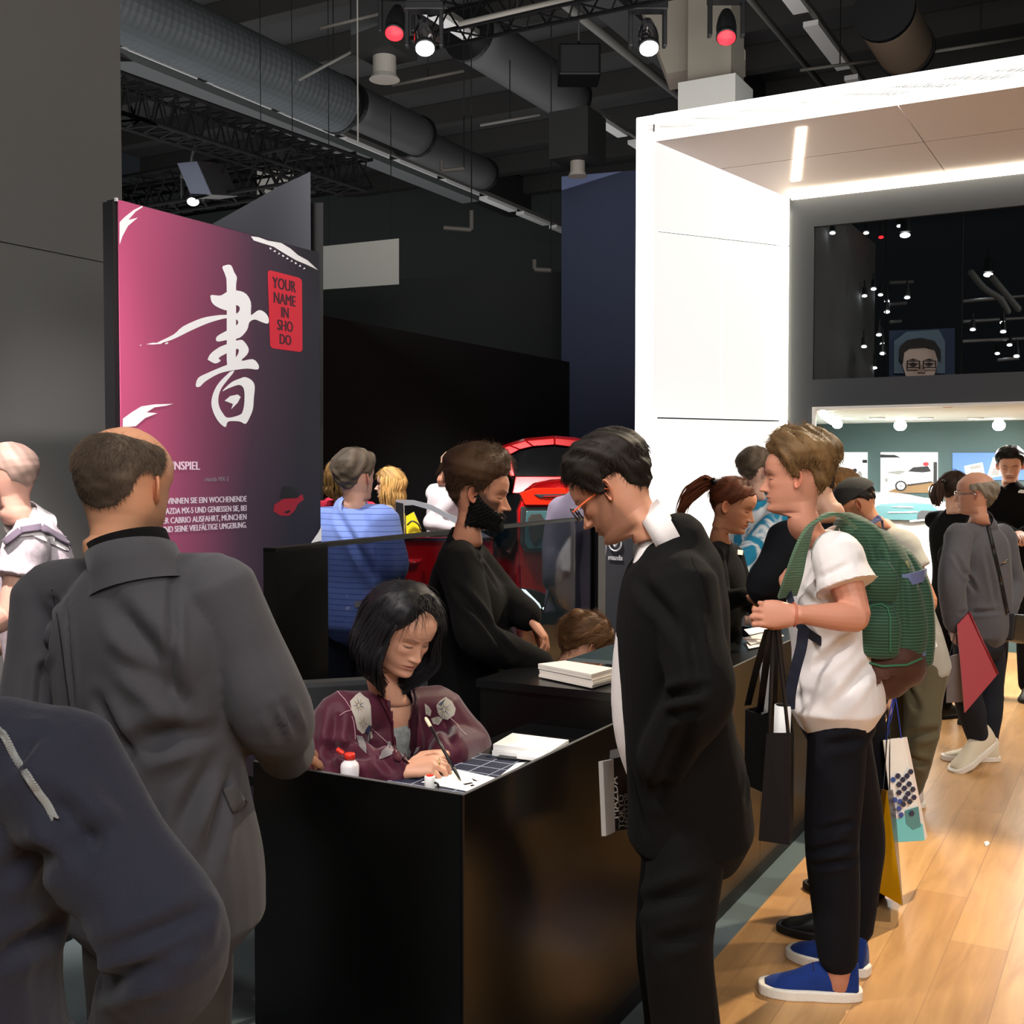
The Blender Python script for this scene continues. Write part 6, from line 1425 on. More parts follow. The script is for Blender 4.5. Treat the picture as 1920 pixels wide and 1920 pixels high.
# ring and brush
bt_, bp_ = onz(864, 1464, dz + .008), at(798, 1346, 2.97)
br_ = empty('writing_brush', bt_, 'dark calligraphy brush with pale end held in the right hand of the kimono woman', 'brush'); bd = (bp_ - bt_).normalized(); bl = (bp_ - bt_).length
v, f = tube([bt_ + bd * .042, bt_ + bd * (bl - .03)], [.0042, .0042], 12, sub=1, round_caps=False); MB().add(v, f).build('handle', mat('dark_lacquer', '#161012', .35), br_, True)
v, f = tube([bt_, bt_ + bd * .012, bt_ + bd * .03, bt_ + bd * .044], [.0006, .003, .0045, .0040], 12, sub=3, round_caps=False); MB().add(v, f).build('bristle_tip', m_inkb, br_, True)
v, f = tube([bt_ + bd * (bl - .03), bt_ + bd * (bl - .008), bt_ + bd * bl], [.0046, .005, .003], 12, sub=2); MB().add(v, f).build('end_cap', mat('bone_end', '#d8cfae', .5), br_, True)
rg = V(pk.h.pos); wr_ = at(764, 1442, 2.90)
rc_ = at(824, 1430, 2.865); v, f = tube([rc_ + V((.0, .010 * math.cos(t), .010 * math.sin(t))) for t in np.linspace(0, 2 * math.pi, 17)], [.0014] * 17, 6, sub=1); MB().add(v, f).build('finger_ring', mat('gold_metal', '#d8b070', .25, metal=1), pk.root, True)

# 5 - bearded man in a black shirt behind her
pbm = figure('person', 'bearded man in black shirt with a name badge standing behind the kimono woman', (903, 922, 4.22), (.985, -.12), 12, 0, neck=(868, 1026, 4.25), tf=(.95, -.2), sh=((880, 1050, 4.45), (858, 1052, 4.04)), hip=(880, 1345, 4.25), head=dict(scale=1.09, nose=1.0, brow=1.1), R=dict(el=(898, 1196, 3.90), wr=(1022, 1254, 3.92), d=(1, .1, -.1), n=(0, 0, -1)), L=dict(el=(940, 1120, 4.36), wr=(992, 1158, 4.12), d=(.62, -.1, -.78), n=(-.75, .1, -.6), curl=(28, 35, 20), thumb=(40, 20, 10)),
    top='shirt', top_m=m_blacksh, rows=[(-.1, .195, .172, 0), (.1, .19, .168, 0), (.4, .185, .16, .01), (.65, .19, .154, .005), (.82, .175, .12, -.01), (.95, .11, .08, -.01), (1.01, .066, .062, 0)], sl_r=(.084, .074, .058), bot_m=m_trk, near=True, skin='#bb8164', paint=dict(stubble='#1f1612', st_amt=.85, brow='#21160f', beardline=.40), hair=short_hair(hairmat('chestnut_hair', '#4d3625'), .060, .014, 2600, .036, 'up', freq=50., curl=.15), coll=dict(m=m_blacksh, r=.066, lo=-.03, hi=.052, name='shirt_collar', tilt=.03), amp=.0028, folds=[((850, 1100), (930, 1180), .015, .010), ((880, 1130), (960, 1230), .014, .010), ((890, 1030), (930, 1100), .014, .007)], seed=9)
def beard(h, root, m, th=.012, n=1500, lo=.0, hi=.46, name='beard'):
    rs = np.random.RandomState(2); ts = h.angles(); us = np.linspace(.0, .5, 46); U, T = np.meshgrid(us, ts, indexing='ij'); A = np.degrees(np.abs((T + math.pi) % (2 * math.pi) - math.pi)); x, y, z = h.surf(U.ravel(), T.ravel()); L = np.stack([x, y, z], 1); Wd = h.world(L).reshape(len(us), len(ts), 3)
    X = np.abs(x).reshape(U.shape); up = np.interp(A, [0, 18, 30, 50, 70, 84, 95, 110], [.27, .27, .29, .32, .40, .50, .40, .0]); k = sm(up - U, -.01, .05) * sm(112 - A, 0, 12)
    k *= 1 - np.exp(-(X / .095) ** 4 - ((U - .205) / .024) ** 4); cen = h.world([[0, -.05, .25]])[0]; N = Wd - cen; N /= np.linalg.norm(N, axis=2, keepdims=True)
    off = th * k - .006 * (1 - k) + k * .003 * np.sin(U * 120 + T * 30); Pp = Wd + N * off[..., None]; m_ = len(ts); f = [(i * m_ + j, i * m_ + (j + 1) % m_, (i + 1) * m_ + (j + 1) % m_, (i + 1) * m_ + j) for i in range(len(us) - 1) for j in range(m_)]
    vs = [Pp.reshape(-1, 3)]; sv, sf = [], []; ok = np.argwhere(k > .6); n0 = len(vs[0])
    for (i, j) in ok[rs.randint(0, len(ok), n)]:
        p = Pp[i, j]; d = N[i, j] * .5 - np.array(tuple(h.u)) * .9 + rs.normal(size=3) * .25; d /= np.linalg.norm(d); b0 = np.cross(d, N[i, j]); b0 /= max(np.linalg.norm(b0), 1e-6); b1 = np.cross(d, b0); r = .0006; base = n0 + len(sv)
        for q, rr in ((p - d * .002, r), (p + d * .007, r * .8), (p + d * .013, r * .3)):
            for e in range(3): sv.append(q + b0 * rr * math.cos(2.094 * e) + b1 * rr * math.sin(2.094 * e))
        for st in range(2):
            for e in range(3): sf.append((base + st * 3 + e, base + st * 3 + (e + 1) % 3, base + st * 3 + 3 + (e + 1) % 3, base + st * 3 + 3 + e))
    return np_obj(name, np.concatenate(vs + [np.array(sv)]), f + sf, m, root)
beard(pbm.h, pbm.root, hairmat('beard_brown', '#4a3526'), .007, 1700)
b = bvh_of(pbm.topo); patch('name_badge', [(944, 1019), (951, 1021), (948, 1042), (942, 1038)], b, mat('badge_white', '#e8dcc8', .5), pbm.root)

# 6 - young man in a white T-shirt
Yy = 3.55; m_bluesh = cloth('royal_blue_knit', '#1a3273', bump=.8, bscale=350, var=.2, vscale=30); m_trb = cloth('black_slim_denim', '#15151a', bump=.4)
pyh = short_hair(H_lb, .046, .012, 2600, .026, 'up', [(0, .80), (35, .80), (55, .74), (72, .60), (82, .47), (92, .46), (98, .57), (112, .54), (126, .36), (150, .26), (180, .24)], curl=.35, freq=80., cap_amp=.005)
py_ = figure('person', 'young man in white T-shirt, black jeans and blue sneakers wearing a green backpack', (1490, 892, Yy), (-.95, .30), 3, 0, neck=(1550, 1026, 3.58), tf=(-.97, .16), sh=((1568, 1042, 3.40), (1556, 1034, 3.76)), hip=(1570, 1312, 3.60), head=dict(nose=.95, jaw=1.02, brow=.8), sleeve='short', L=dict(el=(1607, 1158, 3.33), wr=(1492, 1152, 3.27), cut=.52, d=(-1, .0, .02), n=(.05, 1, -.1), side=1, curl=(50, 75, 40), thumb=(15, 45, 30), size=1.02), R=dict(el=(1530, 1170, 3.86), wr=(1492, 1128, 3.66), cut=.6, d=(-.55, -.25, .8), n=(.8, -.3, .4), side=-1, curl=(60, 75, 40)),
    top='t_shirt', top_m=m_wht, rows=[(-.02, .212, .155, .005), (.12, .205, .148, .0), (.35, .178, .132, .0), (.6, .185, .13, .005), (.80, .178, .112, .0), (.93, .115, .08, -.005), (1.01, .070, .066, 0)], sl_r=(.084, .086, .06), bot_m=m_trb, near=True, skin='#cf9076', seat=.118, waist=.15,
    legs=dict(lk=(1560, 1575, 3.52), la=(1572, 1800, 3.54), rk=(1612, 1560, 3.84), ra=(1602, 1745, 3.84)), leg_r=(.096, .084, .062), shoes=False, paint=dict(brow='#5a4230', lips='#a96a62'), hair=pyh, neck_r=.054, amp=.0055, freq=17, voxel=.0075,
    folds=[((1500, 1110), (1580, 1180), .016, .008), ((1520, 1260), (1600, 1200), .018, .009), ((1560, 1330), (1640, 1240), .02, .010), ((1535, 1085), (1590, 1060), .010, .006), ((1490, 1230), (1500, 1330), .014, .006)], bot_folds=[((1515, 1600), (1600, 1580), .012, .010), ((1525, 1625), (1605, 1612), .011, .009), ((1530, 1560), (1605, 1540), .011, .007), ((1550, 1400), (1640, 1380), .016, .010)], seed=12, bamp=.002)
collar(py_, m_wht, .066, -.02, .034, 'neck_band', .03, flare=1.2)
for hl, tp in (((1601, 1872), (1428, 1858)), ((1618, 1828), (1482, 1790))):
    a, b_ = onz(*hl, 0), onz(*tp, 0); d = b_ - a
    o = shoe('sneaker', a, d, min(.305, d.length), m_bluesh, sneak_sole, py_.root, .052, .10, .034)
    dn = d.normalized(); sd = V((dn.y, -dn.x, 0)); lc = MB()
    for k in range(4):
        c = a + dn * (.125 + .018 * k) + ZX * (.098 - .012 * k); v, f = tube([c - sd * .024 - ZX * .008, c + ZX * .004, c + sd * .024 - ZX * .008], [.003] * 3, 6); lc.add(v, f)
    lc.build('laces', mat('navy_lace', '#141d45', .8), o, True)
for q in ((1572, 1822, 3.54), (1603, 1770, 3.84)):
    a = at(*q); v, f = tube([a + ZX * .06, a - ZX * .045], [.042, .038], 14); MB().add(v, f).build('ankle', mat('ankle_skin', '#b87a60', .5), py_.root, True)
v, f = tube([at(1489, 1152, 3.275) + V((.0, .030 * math.cos(t), .034 * math.sin(t))) for t in np.linspace(0, 2 * math.pi, 25)], [.0028] * 25, 6, sub=1); MB().add(v, f).build('wristband', mat('salmon_band', '#c8735e', .6), py_.root, True)
# ------------------------------------------------------------------ green backpack on the young man's back
def stripe_mat(name, c1, c2, pitch=.0095, duty=.22):
    m = mat(name, c1, .8, sheen=.2); nt = m.node_tree; b = nt.nodes['Principled BSDF']; L = nt.links.new
    tc = nt.nodes.new('ShaderNodeTexCoord'); s_ = nt.nodes.new('ShaderNodeSeparateXYZ'); L(tc.outputs['Object'], s_.inputs[0])
    def M(op, a, c): 
        n = nt.nodes.new('ShaderNodeMath'); n.operation = op; L(a, n.inputs[0]); n.inputs[1].default_value = c; return n.outputs[0]
    z = M('FRACT', M('DIVIDE', s_.outputs['Z'], pitch), 0); z = M('LESS_THAN', z, duty)
    mx = nt.nodes.new('ShaderNodeMix'); mx.data_type = 'RGBA'; mx.inputs['A'].default_value = srgb(c1); mx.inputs['B'].default_value = srgb(c2); L(z, mx.inputs['Factor']); L(mx.outputs['Result'], b.inputs['Base Color']); return m
m_grn = stripe_mat('green_ripstop', '#1e3d2b', '#3f6a4b'); m_brn = cloth('brown_leather_cloth', '#4b2f25', rough=.6); m_lil = cloth('lilac_webbing', '#69719a'); m_nvw = cloth('navy_webbing', '#272c3c'); m_zip = cloth('green_zip', '#3b6a4c'); m_grd = stripe_mat('green_strap_cloth', '#46604a', '#5f7d5c', .008, .4)
bk = empty('backpack', at(1660, 1280, 3.62), 'green striped backpack with brown base and lilac buckles on the young man', 'backpack')
fy = V((.97, -.16, 0)).normalized(); ry = V((.16, .97, 0))
def bp(x, y, Y=3.60): return at(x, y, Y)
def soft(name, pts, rad, m, parent, p=2.8, side=ry, vox=.007, amp=.003, seed=2, folds=()):
    v, f = union([tube(pts, rad, 28, sub=5, side=side, p=p)], vox, 3); v, f = crease(v, f, folds, amp, 26, seed); return np_obj(name, v, f, m, parent)
soft('main_body', [bp(1590, 985), bp(1628, 1040), bp(1652, 1110), bp(1662, 1180), bp(1657, 1238)], [(.10, .050), (.14, .098), (.155, .118), (.158, .122), (.152, .110)], m_grn, bk, folds=[((1640, 1000), (1660, 1080), .012, .010), ((1690, 1060), (1700, 1200), .010, .006)])
bpan = soft('base_panel', [bp(1606, 1200), bp(1640, 1226), bp(1660, 1246), bp(1655, 1272)], [(.135, .06), (.168, .118), (.164, .124), (.12, .080)], m_brn, bk)
bsb = bvh_of(bpan); decal('base_piping', strip([(1590, 1222), (1620, 1240), (1655, 1249), (1700, 1246), (1728, 1234)], 4), bsb, m_zip, bk, .003, 3)
soft('base_flank', [bp(1575, 1185, 3.53), bp(1600, 1212, 3.51), bp(1630, 1250, 3.52)], [(.05, .03), (.06, .045), (.05, .04)], m_brn, bk)
soft('front_pocket', [bp(1690, 1035), bp(1714, 1090), bp(1722, 1160), bp(1722, 1235)], [(.085, .025), (.11, .040), (.118, .042), (.112, .035)], m_grn, bk, seed=4)
soft('side_pocket', [bp(1642, 1060, 3.455), bp(1650, 1090, 3.45), bp(1650, 1125, 3.46)], [(.022, .045), (.03, .056), (.022, .048)], m_grn, bk, seed=5)
sp_ = soft('side_pocket', [bp(1648, 1138, 3.45), bp(1650, 1170, 3.435), bp(1650, 1225, 3.44)], [(.018, .04), (.03, .058), (.026, .056)], m_grn, bk, seed=6)
bb = bvh_of(sp_); decal('zip_line', strip([(1626, 1150), (1634, 1136), (1652, 1133), (1664, 1140), (1669, 1160), (1669, 1222)], 3), bb, m_zip, bk, .002, 3)
top_ = soft('top_lid', [bp(1585, 975), bp(1625, 1000), bp(1668, 1050), bp(1695, 1080)], [(.09, .025), (.125, .04), (.12, .036), (.10, .02)], m_grn, bk, seed=7)
def strap(name, pts, wv, w, t, m, parent):
    v, f = ribbon(pts, wv, w, t); return np_obj(name, v, f, m, parent, False)
strap('grab_loop', [bp(1618, 1000, 3.58), bp(1630, 985, 3.57), bp(1650, 972, 3.57), bp(1656, 990, 3.60), bp(1662, 1005, 3.62)], ry * .6 + ZX * .2, .032, .004, m_lil, bk)
strap('shoulder_strap', [bp(1598, 985, 3.46), bp(1575, 967, 3.44), bp(1548, 968, 3.41), bp(1520, 990, 3.40), bp(1502, 1030, 3.40), bp(1488, 1080, 3.42), bp(1476, 1118, 3.47)], [ry, ry, ry, (ry + fy * .4), (ry + fy * .8), (ry * .7 + fy), (ry * .6 + fy)], .062, .010, m_grd, bk)
strap('webbing', [bp(1478, 1110, 3.46), bp(1490, 1150, 3.42), bp(1505, 1178, 3.41), bp(1545, 1205, 3.44), bp(1585, 1212, 3.48)], [ry * .3 + ZX, ry * .3 + ZX, ZX, ZX, ZX], .026, .003, m_nvw, bk)
strap('webbing', [bp(1507, 1178, 3.40), bp(1502, 1215, 3.40), bp(1490, 1260, 3.41), bp(1482, 1300, 3.42), bp(1480, 1330, 3.44)], fy + ry * .2, .034, .003, m_nvw, bk)
for x, y in ((1710, 1084), (1716, 1222)):
    strap('buckle_strap', [bp(x - 24, y + 6, 3.46), bp(x - 2, y + 2, 3.455), bp(x + 22, y - 5, 3.50), bp(x + 27, y - 8, 3.62)], ZX, .036, .004, m_lil, bk)
    strap('buckle_band', [bp(x - 75, y + 3, 3.435), bp(x - 50, y + 6, 3.43), bp(x - 22, y + 6, 3.455)], ZX, .02, .003, m_zip, bk)
MB().prism([bp(1695, 1055, 3.47), bp(1703, 1052, 3.47), bp(1706, 1070, 3.47), bp(1698, 1073, 3.47)], V((0, .01, 0))).build('woven_label', mat('tan_label', '#8b8355', .8), bk)
for x in (1588, 1617): MB().bar(bp(x, 1236, 3.455), bp(x - 4, 1258, 3.455), .0035).build('toggle', m_zip, bk)

# ------------------------------------------------------------------ the others in the crowd
# 7 - man in dark jacket leaning on the counter behind the young man
Ya = 4.25
pa = figure('person', 'man in dark jacket leaning over the counter, hidden behind the young man, holding gift bags', (1512, 912, 4.3), (-.85, .5), 35, neck=(1532, 985, 4.34), tf=(-.75, .65), sh=((1478, 1008, 4.22), (1545, 1012, 4.60)), hip=(1590, 1255, 4.32), L=dict(el=(1432, 1098, 4.12), wr=(1478, 1130, 4.36), n=(0, .3, -1)), R=dict(el=(1640, 1180, 4.62), wr=(1664, 1292, 4.42), d=(0, -.1, -1), n=(-1, .2, 0), curl=(45, 60, 35)), top='jacket', top_m=cloth('slate_jacket', '#16181d'), bot_m=m_trk, hair=short_hair(H_dk), legs=dict(lk=(1600, 1480, 4.15), la=(1585, 1705, 4.15), rk=(1640, 1480, 4.42), ra=(1632, 1668, 4.42)), leg_r=(.10, .075, .062),
    heel=[(onz(1612, 1770, 0), (onz(1480, 1745, 0) - onz(1612, 1770, 0))), (onz(1632, 1700, 0), (onz(1515, 1662, 0) - onz(1632, 1700, 0)))], shoe_m=cloth_black, shl=.28, voxel=.011, near=False, seed=21, amp=.006)
# 8 - woman at the counter with auburn ponytail
def ponytail(m, tie=(150, .78), path=(), r=.03, base=None, col=None):
    base = base or short_hair(m, .012, .008, 900, .04, 'back', [(0, .80), (40, .76), (62, .66), (80, .5), (95, .52), (112, .45), (130, .33), (180, .24)], cap_amp=.002)
    def fn(h, root):
        o = base(h, root); t0 = h.on(tie[1], tie[0], .015); pts = [t0] + [V(p) if isinstance(p, Vector) else h.pt(*p) for p in path]; rs = np.random.RandomState(4); parts = []
        for k in range(90):
            j = rs.normal(size=3) * .42; q = [np.array(tuple(p)) + j * r * min(1, i * .7) * (1 - .12 * i) + rs.normal(size=3) * .004 for i, p in enumerate(pts)]; parts.append(tube(q, [.004, .0055, .005, .0035, .0012][:len(q)] if len(q) <= 5 else [.004] * len(q), 6, sub=3))
        v, f = join_parts(parts); cc = np.array(m['base']) * np.repeat(.6 + .9 * rs.rand(len(parts)), [len(p[0]) for p in parts])[:, None]
        np_obj('ponytail', v, f, m, root, True, cc); v, f = tube([t0 - (t0 - h.pos).normalized() * .005, t0 + (t0 - h.pos).normalized() * .012], [.016, .016], 12, sub=1); MB().add(v, f).build('hair_tie', m_inkb, root, True); return o
    return fn
Yp = 4.9
pw_ = figure('person', 'woman with auburn ponytail in black jacket with badge, bending over the counter papers', (1377, 947, 5.25), (.90, -.42), 20, neck=(1352, 1022, 5.3), tf=(.9, -.42), sh=((1372, 1040, 5.47), (1335, 1040, 5.16)), hip=(1340, 1230, 5.35), head=dict(female=True, nose=.9, scale=1.04), R=dict(el=(1352, 1128, 5.05), wr=(1400, 1118, 4.95), d=(1, -.1, -.12), n=(0, .2, -1), curl=(28, 40, 25), spread=3), L=dict(el=(1400, 1130, 5.4), wr=(1420, 1140, 5.2), n=(0, 0, -1)), top='jacket', top_m=cloth('black_blazer', '#0d0c0c'), rows=[(-.1, .17, .13, 0), (.1, .165, .12, 0), (.35, .145, .11, 0), (.62, .16, .115, .01), (.82, .15, .10, 0), (.95, .09, .07, 0), (1.01, .055, .055, 0)], sl_r=(.06, .052, .042), bot_m=m_trk, near=True, voxel=.010, skin='#b97f5e', neck_r=.046, paint=dict(lips='#a0524a', brow='#2c1a10', blush=.08),
    hair=ponytail(H_au, (150, .80), [(.0, -.64, .70), (.02, -.82, .47), (.03, -.92, .20), (.03, -.95, -.04)], .05), seed=22)
b = bvh_of(pw_.topo); patch('name_badge', [(1383, 1031), (1392, 1032), (1391, 1041), (1383, 1040)], b, mat('badge_white', '#e8dcc8', .5), pw_.root)
tag(MB().prism([at(1418, 1141, 4.62), at(1440, 1138, 4.55), at(1441, 1146, 4.55), at(1420, 1147, 4.62)], V((0, 0, .001))).build('paper_card', m_paper), 'small white card between the ponytail woman and the young man', 'card')
# 9 - grey-haired man by the white wall
m_turq = cloth('turquoise_shirt', '#e9eef0')
nt_ = m_turq.node_tree; tn = nt_.nodes.new('ShaderNodeTexNoise'); tn.inputs['Scale'].default_value = 5.5; tn.inputs['Distortion'].default_value = 2.; tcn = nt_.nodes.new('ShaderNodeTexCoord'); nt_.links.new(tcn.outputs['Object'], tn.inputs['Vector'])
crn = nt_.nodes.new('ShaderNodeValToRGB'); crn.color_ramp.elements[0].position = .44; crn.color_ramp.elements[0].color = srgb('#eef2f3'); crn.color_ramp.elements[1].position = .53; crn.color_ramp.elements[1].color = srgb('#2f93b8'); nt_.links.new(tn.outputs['Fac'], crn.inputs[0]); nt_.links.new(crn.outputs[0], nt_.nodes['Principled BSDF'].inputs['Base Color'])
figure('person', 'short-haired man in white and turquoise shirt close to the white portal wall', (1419, 880, 6.5), (.8, .55), 0, neck=(1424, 940, 6.55), hip=(1420, 1180, 6.55), L=dict(el=(1455, 1060, 6.75), wr=(1470, 1130, 6.6)), R=dict(el=(1385, 1060, 6.4), wr=(1400, 1120, 6.3)), top='shirt', top_m=m_turq, bot_m=m_jeans, hair=short_hair(H_gb, .02, .010), skin='#d0a591', coll=dict(m=m_wht, r=.064, lo=-.05, hi=.05, name='shirt_collar'), seed=23)
# 10 - woman with light brown hair beside the man in the cap
figure('person', 'light-brown-haired woman just left of the man in the cap, only her hair showing', (1572, 925, 6.25), (-.6, .8), 10, neck=(1578, 985, 6.25), head=dict(female=True), top='shirt', top_m=cloth('grey_blue_top', '#4c5666'), bot_m=m_jeans, hair=long_hair(hairmat('honey_hair', '#8a6238'), .18, 160, .006, face=70), skin='#cfa28a', seed=24, sl_r=(.06, .05, .04), L=dict(el=(1555, 1080, 6.2), wr=(1550, 1150, 6.1)), R=dict(el=(1600, 1080, 5.9), wr=(1590, 1150, 5.9)))
# 11 - man in mesh cap
Yc = 5.65; m_gtee = cloth('light_grey_jersey', '#aaa89e')
pc = figure('person', 'man in dark mesh cap, light grey T-shirt and olive trousers leaning forward', (1603, 945, Yc), (-.9, .30), 36, neck=(1655, 990, 5.68), tf=(-.85, .4), sh=((1690, 1022, 5.50), (1676, 1020, 5.86)), hip=(1730, 1240, 5.70), sleeve='short', L=dict(el=(1742, 1130, 5.42), wr=(1668, 1178, 5.35), cut=.45, n=(0, 0, -1)), R=dict(el=(1660, 1120, 5.95), wr=(1610, 1170, 5.9), cut=.5, n=(0, 0, -1)), top='t_shirt', top_m=m_gtee, rows=[(-.06, .19, .135, 0), (.1, .185, .135, 0), (.35, .175, .125, .0), (.6, .18, .128, -.01), (.80, .175, .112, -.01), (.94, .11, .08, 0), (1.01, .062, .06, 0)], sl_r=(.082, .078, .06), bot_m=m_olive, near=True, voxel=.011, skin='#b9805f', paint=dict(stubble='#3a2a20', st_amt=.5),
    legs=dict(lk=(1728, 1375, 5.55), la=(1702, 1478, 5.62), rk=(1690, 1370, 5.92), ra=(1682, 1462, 5.95)), leg_r=(.108, .09, .07), shoe_m=mat('white_red_sneaker', '#c9bdb5', .6), sole_m=sneak_sole, hair=lambda h, root: h.hair([(0, 1.2), (60, 1.2), (80, .60), (95, .55), (112, .48), (126, .34), (180, .22)], lambda u, a: .004 + 0 * u, H_dk, root, 500, .008, flow='down'), seed=25, amp=.005, folds=[((1690, 1060), (1760, 1180), .02, .010), ((1720, 1260), (1760, 1330), .02, .015)], bot_folds=[((1700, 1380), (1765, 1370), .02, .015), ((1700, 1420), (1750, 1440), .02, .015), ((1690, 1270), (1720, 1330), .02, .012)], bamp=.008)
hc = pc.h; ts = hc.angles(); us = np.linspace(.60, .997, 26); L_ = hc.grid(us, ts); W_2 = hc.world(L_).reshape(len(us), len(ts), 3); cen = hc.world([[0, -.05, .5]])[0]; N = W_2 - cen; N /= np.linalg.norm(N, axis=2, keepdims=True); sh_ = W_2 + N * .014; m_ = len(ts)
fcs = [(i * m_ + j, i * m_ + (j + 1) % m_, (i + 1) * m_ + (j + 1) % m_, (i + 1) * m_ + j) for i in range(len(us) - 1) for j in range(m_)] + [tuple((len(us) - 1) * m_ + j for j in range(m_))]
capo = np_obj('cap', sh_.reshape(-1, 3), fcs, mat('black_mesh_cap', '#23211f', .8, bump=1., bscale=500), pc.root)
pk_ = [hc.pt(x, .40 + .34 * (1 - (x / .30) ** 2), .60 - .05 * (1 - (x / .3) ** 2)) for x in np.linspace(-.29, .29, 15)]; pk0 = [hc.pt(x, .36 * (1 - (x / .45) ** 2) + .03, .64) for x in np.linspace(.29, -.29, 15)]
MB().prism(pk_ + pk0, hc.u * .006).build('cap_peak', mat('black_cap_peak', '#1b1a19', .8), capo)
b = bvh_of(pc.topo); patch('shirt_tag', [(1743, 1195), (1751, 1193), (1757, 1212), (1748, 1216)], b, m_paper, pc.root)
# 12 - elderly man walking
Ye = 6.35; m_gjk = cloth('grey_travel_jacket', '#57565b', bump=.4)
def fringe(h, root): return h.hair([(0, 1.2), (62, 1.2), (78, .56), (92, .50), (100, .56), (112, .46), (126, .30), (180, .12)], lambda u, a: .006 + .016 * sm(a, 120, 170), H_gr, root, 900, .025, srad=.0009, flow='down', keep=lambda U, A: 1 - sm(U, .66, .80))
pe = figure('person', 'elderly bald man with glasses and grey jacket walking past with a shoulder bag', (1826, 924, Ye), (-.88, .45), 4, neck=(1840, 985, 6.40), tf=(-.62, .78), sh=((1796, 1006, 6.24), (1880, 1006, 6.56)), hip=(1838, 1185, 6.42), L=dict(el=(1786, 1095, 6.12), wr=(1792, 1172, 6.14), d=(0, 0, -1), n=(1, .2, 0), curl=(50, 60, 40)), R=dict(el=(1896, 1095, 6.60), wr=(1882, 1165, 6.40), n=(-.5, .5, -.5)), top='jacket', top_m=m_gjk, rows=[(-.02, .205, .155, 0), (.1, .205, .158, 0), (.3, .20, .15, 0), (.6, .20, .145, 0), (.82, .19, .12, -.01), (.95, .12, .085, 0), (1.02, .08, .075, 0)], sl_r=(.082, .074, .062), bot_m=m_jeans, near=True, voxel=.011, skin='#c28d74', hair=fringe, legs=dict(lk=(1812, 1300, 6.22), la=(1836, 1388, 6.36), rk=(1856, 1290, 6.50), ra=(1852, 1398, 6.52)), leg_r=(.105, .08, .062), shoes=False, coll=dict(m=m_gjk, r=.074, lo=-.03, hi=.055, name='jacket_collar', tilt=.02), seed=26, amp=.008, freq=18, folds=[((1790, 1040), (1830, 1110), .014, .012), ((1850, 1030), (1870, 1140), .014, .010), ((1800, 1150), (1880, 1145), .012, .008)], paint=dict(blush=.2), bamp=.007)
spectacles(pe.h, pe.root, mat('silver_rim', '#b9b9b9', .25, metal=1.), mat('silver_rim', '#b9b9b9', .25, metal=1.))
cream = mat('cream_sneaker', '#d8cbb2', .6)
shoe('sneaker', at(1862, 1396, 6.36), (-.86, -.35, 0), .31, cream, sneak_sole, pe.root, .055, .11, .034, tilt=27)
shoe('sneaker', V((at(1866, 1442, 6.5).x, 6.5, 0)), (-.9, .1, 0), .29, cream, sneak_sole, pe.root, .052, .09, .03)
b = bvh_of(pe.topo)
sb_ = tag(empty('shoulder_bag', at(1892, 1200, 6.45), ), 'flat black shoulder bag hanging at the elderly man\'s right side', 'bag')
MB().prism([at(1884, 1150, 6.34), at(1908, 1152, 6.52), at(1904, 1206, 6.52), at(1878, 1200, 6.34)], V((.05, -.03, 0))).build('bag_body', m_blk2, sb_, bevel=.01)
decal('bag_strap', strip([(1852, 985), (1862, 1030), (1876, 1090), (1888, 1150)], 5), b, m_blk2, sb_, .005, 4, .003)
decal('strap_buckle', strip([(1877, 1055), (1887, 1050)], 3), b, m_chrome, sb_, .009, 1, .003)
rf = tag(empty('red_folder', at(1800, 1180, 6.05)), 'large red folder held low by the elderly man', 'folder')
fo = at(1817, 1148, 6.05); fnn = (at(1871, 1264, 5.95) - fo).cross(at(1800, 1250, 5.98) - fo).normalized()
MB().prism([onplane(x, y, fo, fnn) for x, y in ((1795, 1172), (1817, 1148), (1871, 1264), (1809, 1337))], V((.004, .02, 0))).build('cover', mat('red_card', '#a3222b', .5), rf)
MB().bar(at(1817, 1148, 6.05), at(1871, 1264, 5.95), .006).build('spine', mat('red_card_dark', '#8a1a22', .5), rf, True)
gb_ = tag(empty('paper_bag', at(1795, 1300, 6.1)), 'grey printed paper bag behind the red folder', 'bag')
MB().prism([at(1776, 1232, 6.10), at(1800, 1226, 6.06), at(1812, 1316, 6.04), at(1774, 1318, 6.10)], V((.05, .06, 0))).build('bag_body', mat('grey_bag_paper', '#8d8482', .7, var=.1, vscale=20), gb_)
for q in ((1780, 1232), (1796, 1228)): MB().bar(at(*q, 6.09), at(1792, 1178, 6.12), .0025).build('handle', m_blk2, gb_)
# 13 - staff man in black shirt, 14 - dark-ponytailed staff woman
ps_ = figure('person', 'young dark-haired staff man in black shirt with badge facing the viewer at right edge', (1894, 872, 8.3), (-.42, -.9), 18, neck=(1900, 916, 8.35), hip=(1900, 1075, 8.35), L=dict(el=(1945, 985, 8.35), wr=(1918, 1000, 8.1), n=(0, .5, -.5)), R=dict(el=(1866, 985, 8.35), wr=(1898, 1000, 8.1), n=(0, .5, -.5)), top='shirt', top_m=m_blacksh, bot_m=m_trk, near=True, voxel=.013, skin='#c99780', hair=short_hair(H_bk, .03, .012, 700), seed=27, coll=dict(m=m_blacksh, r=.062, lo=-.03, hi=.05, name='shirt_collar'), paint=dict(eyes='down'))
b = bvh_of(ps_.topo); patch('name_badge', [(1909, 918), (1921, 919), (1921, 925), (1909, 924)], b, m_paper, ps_.root)
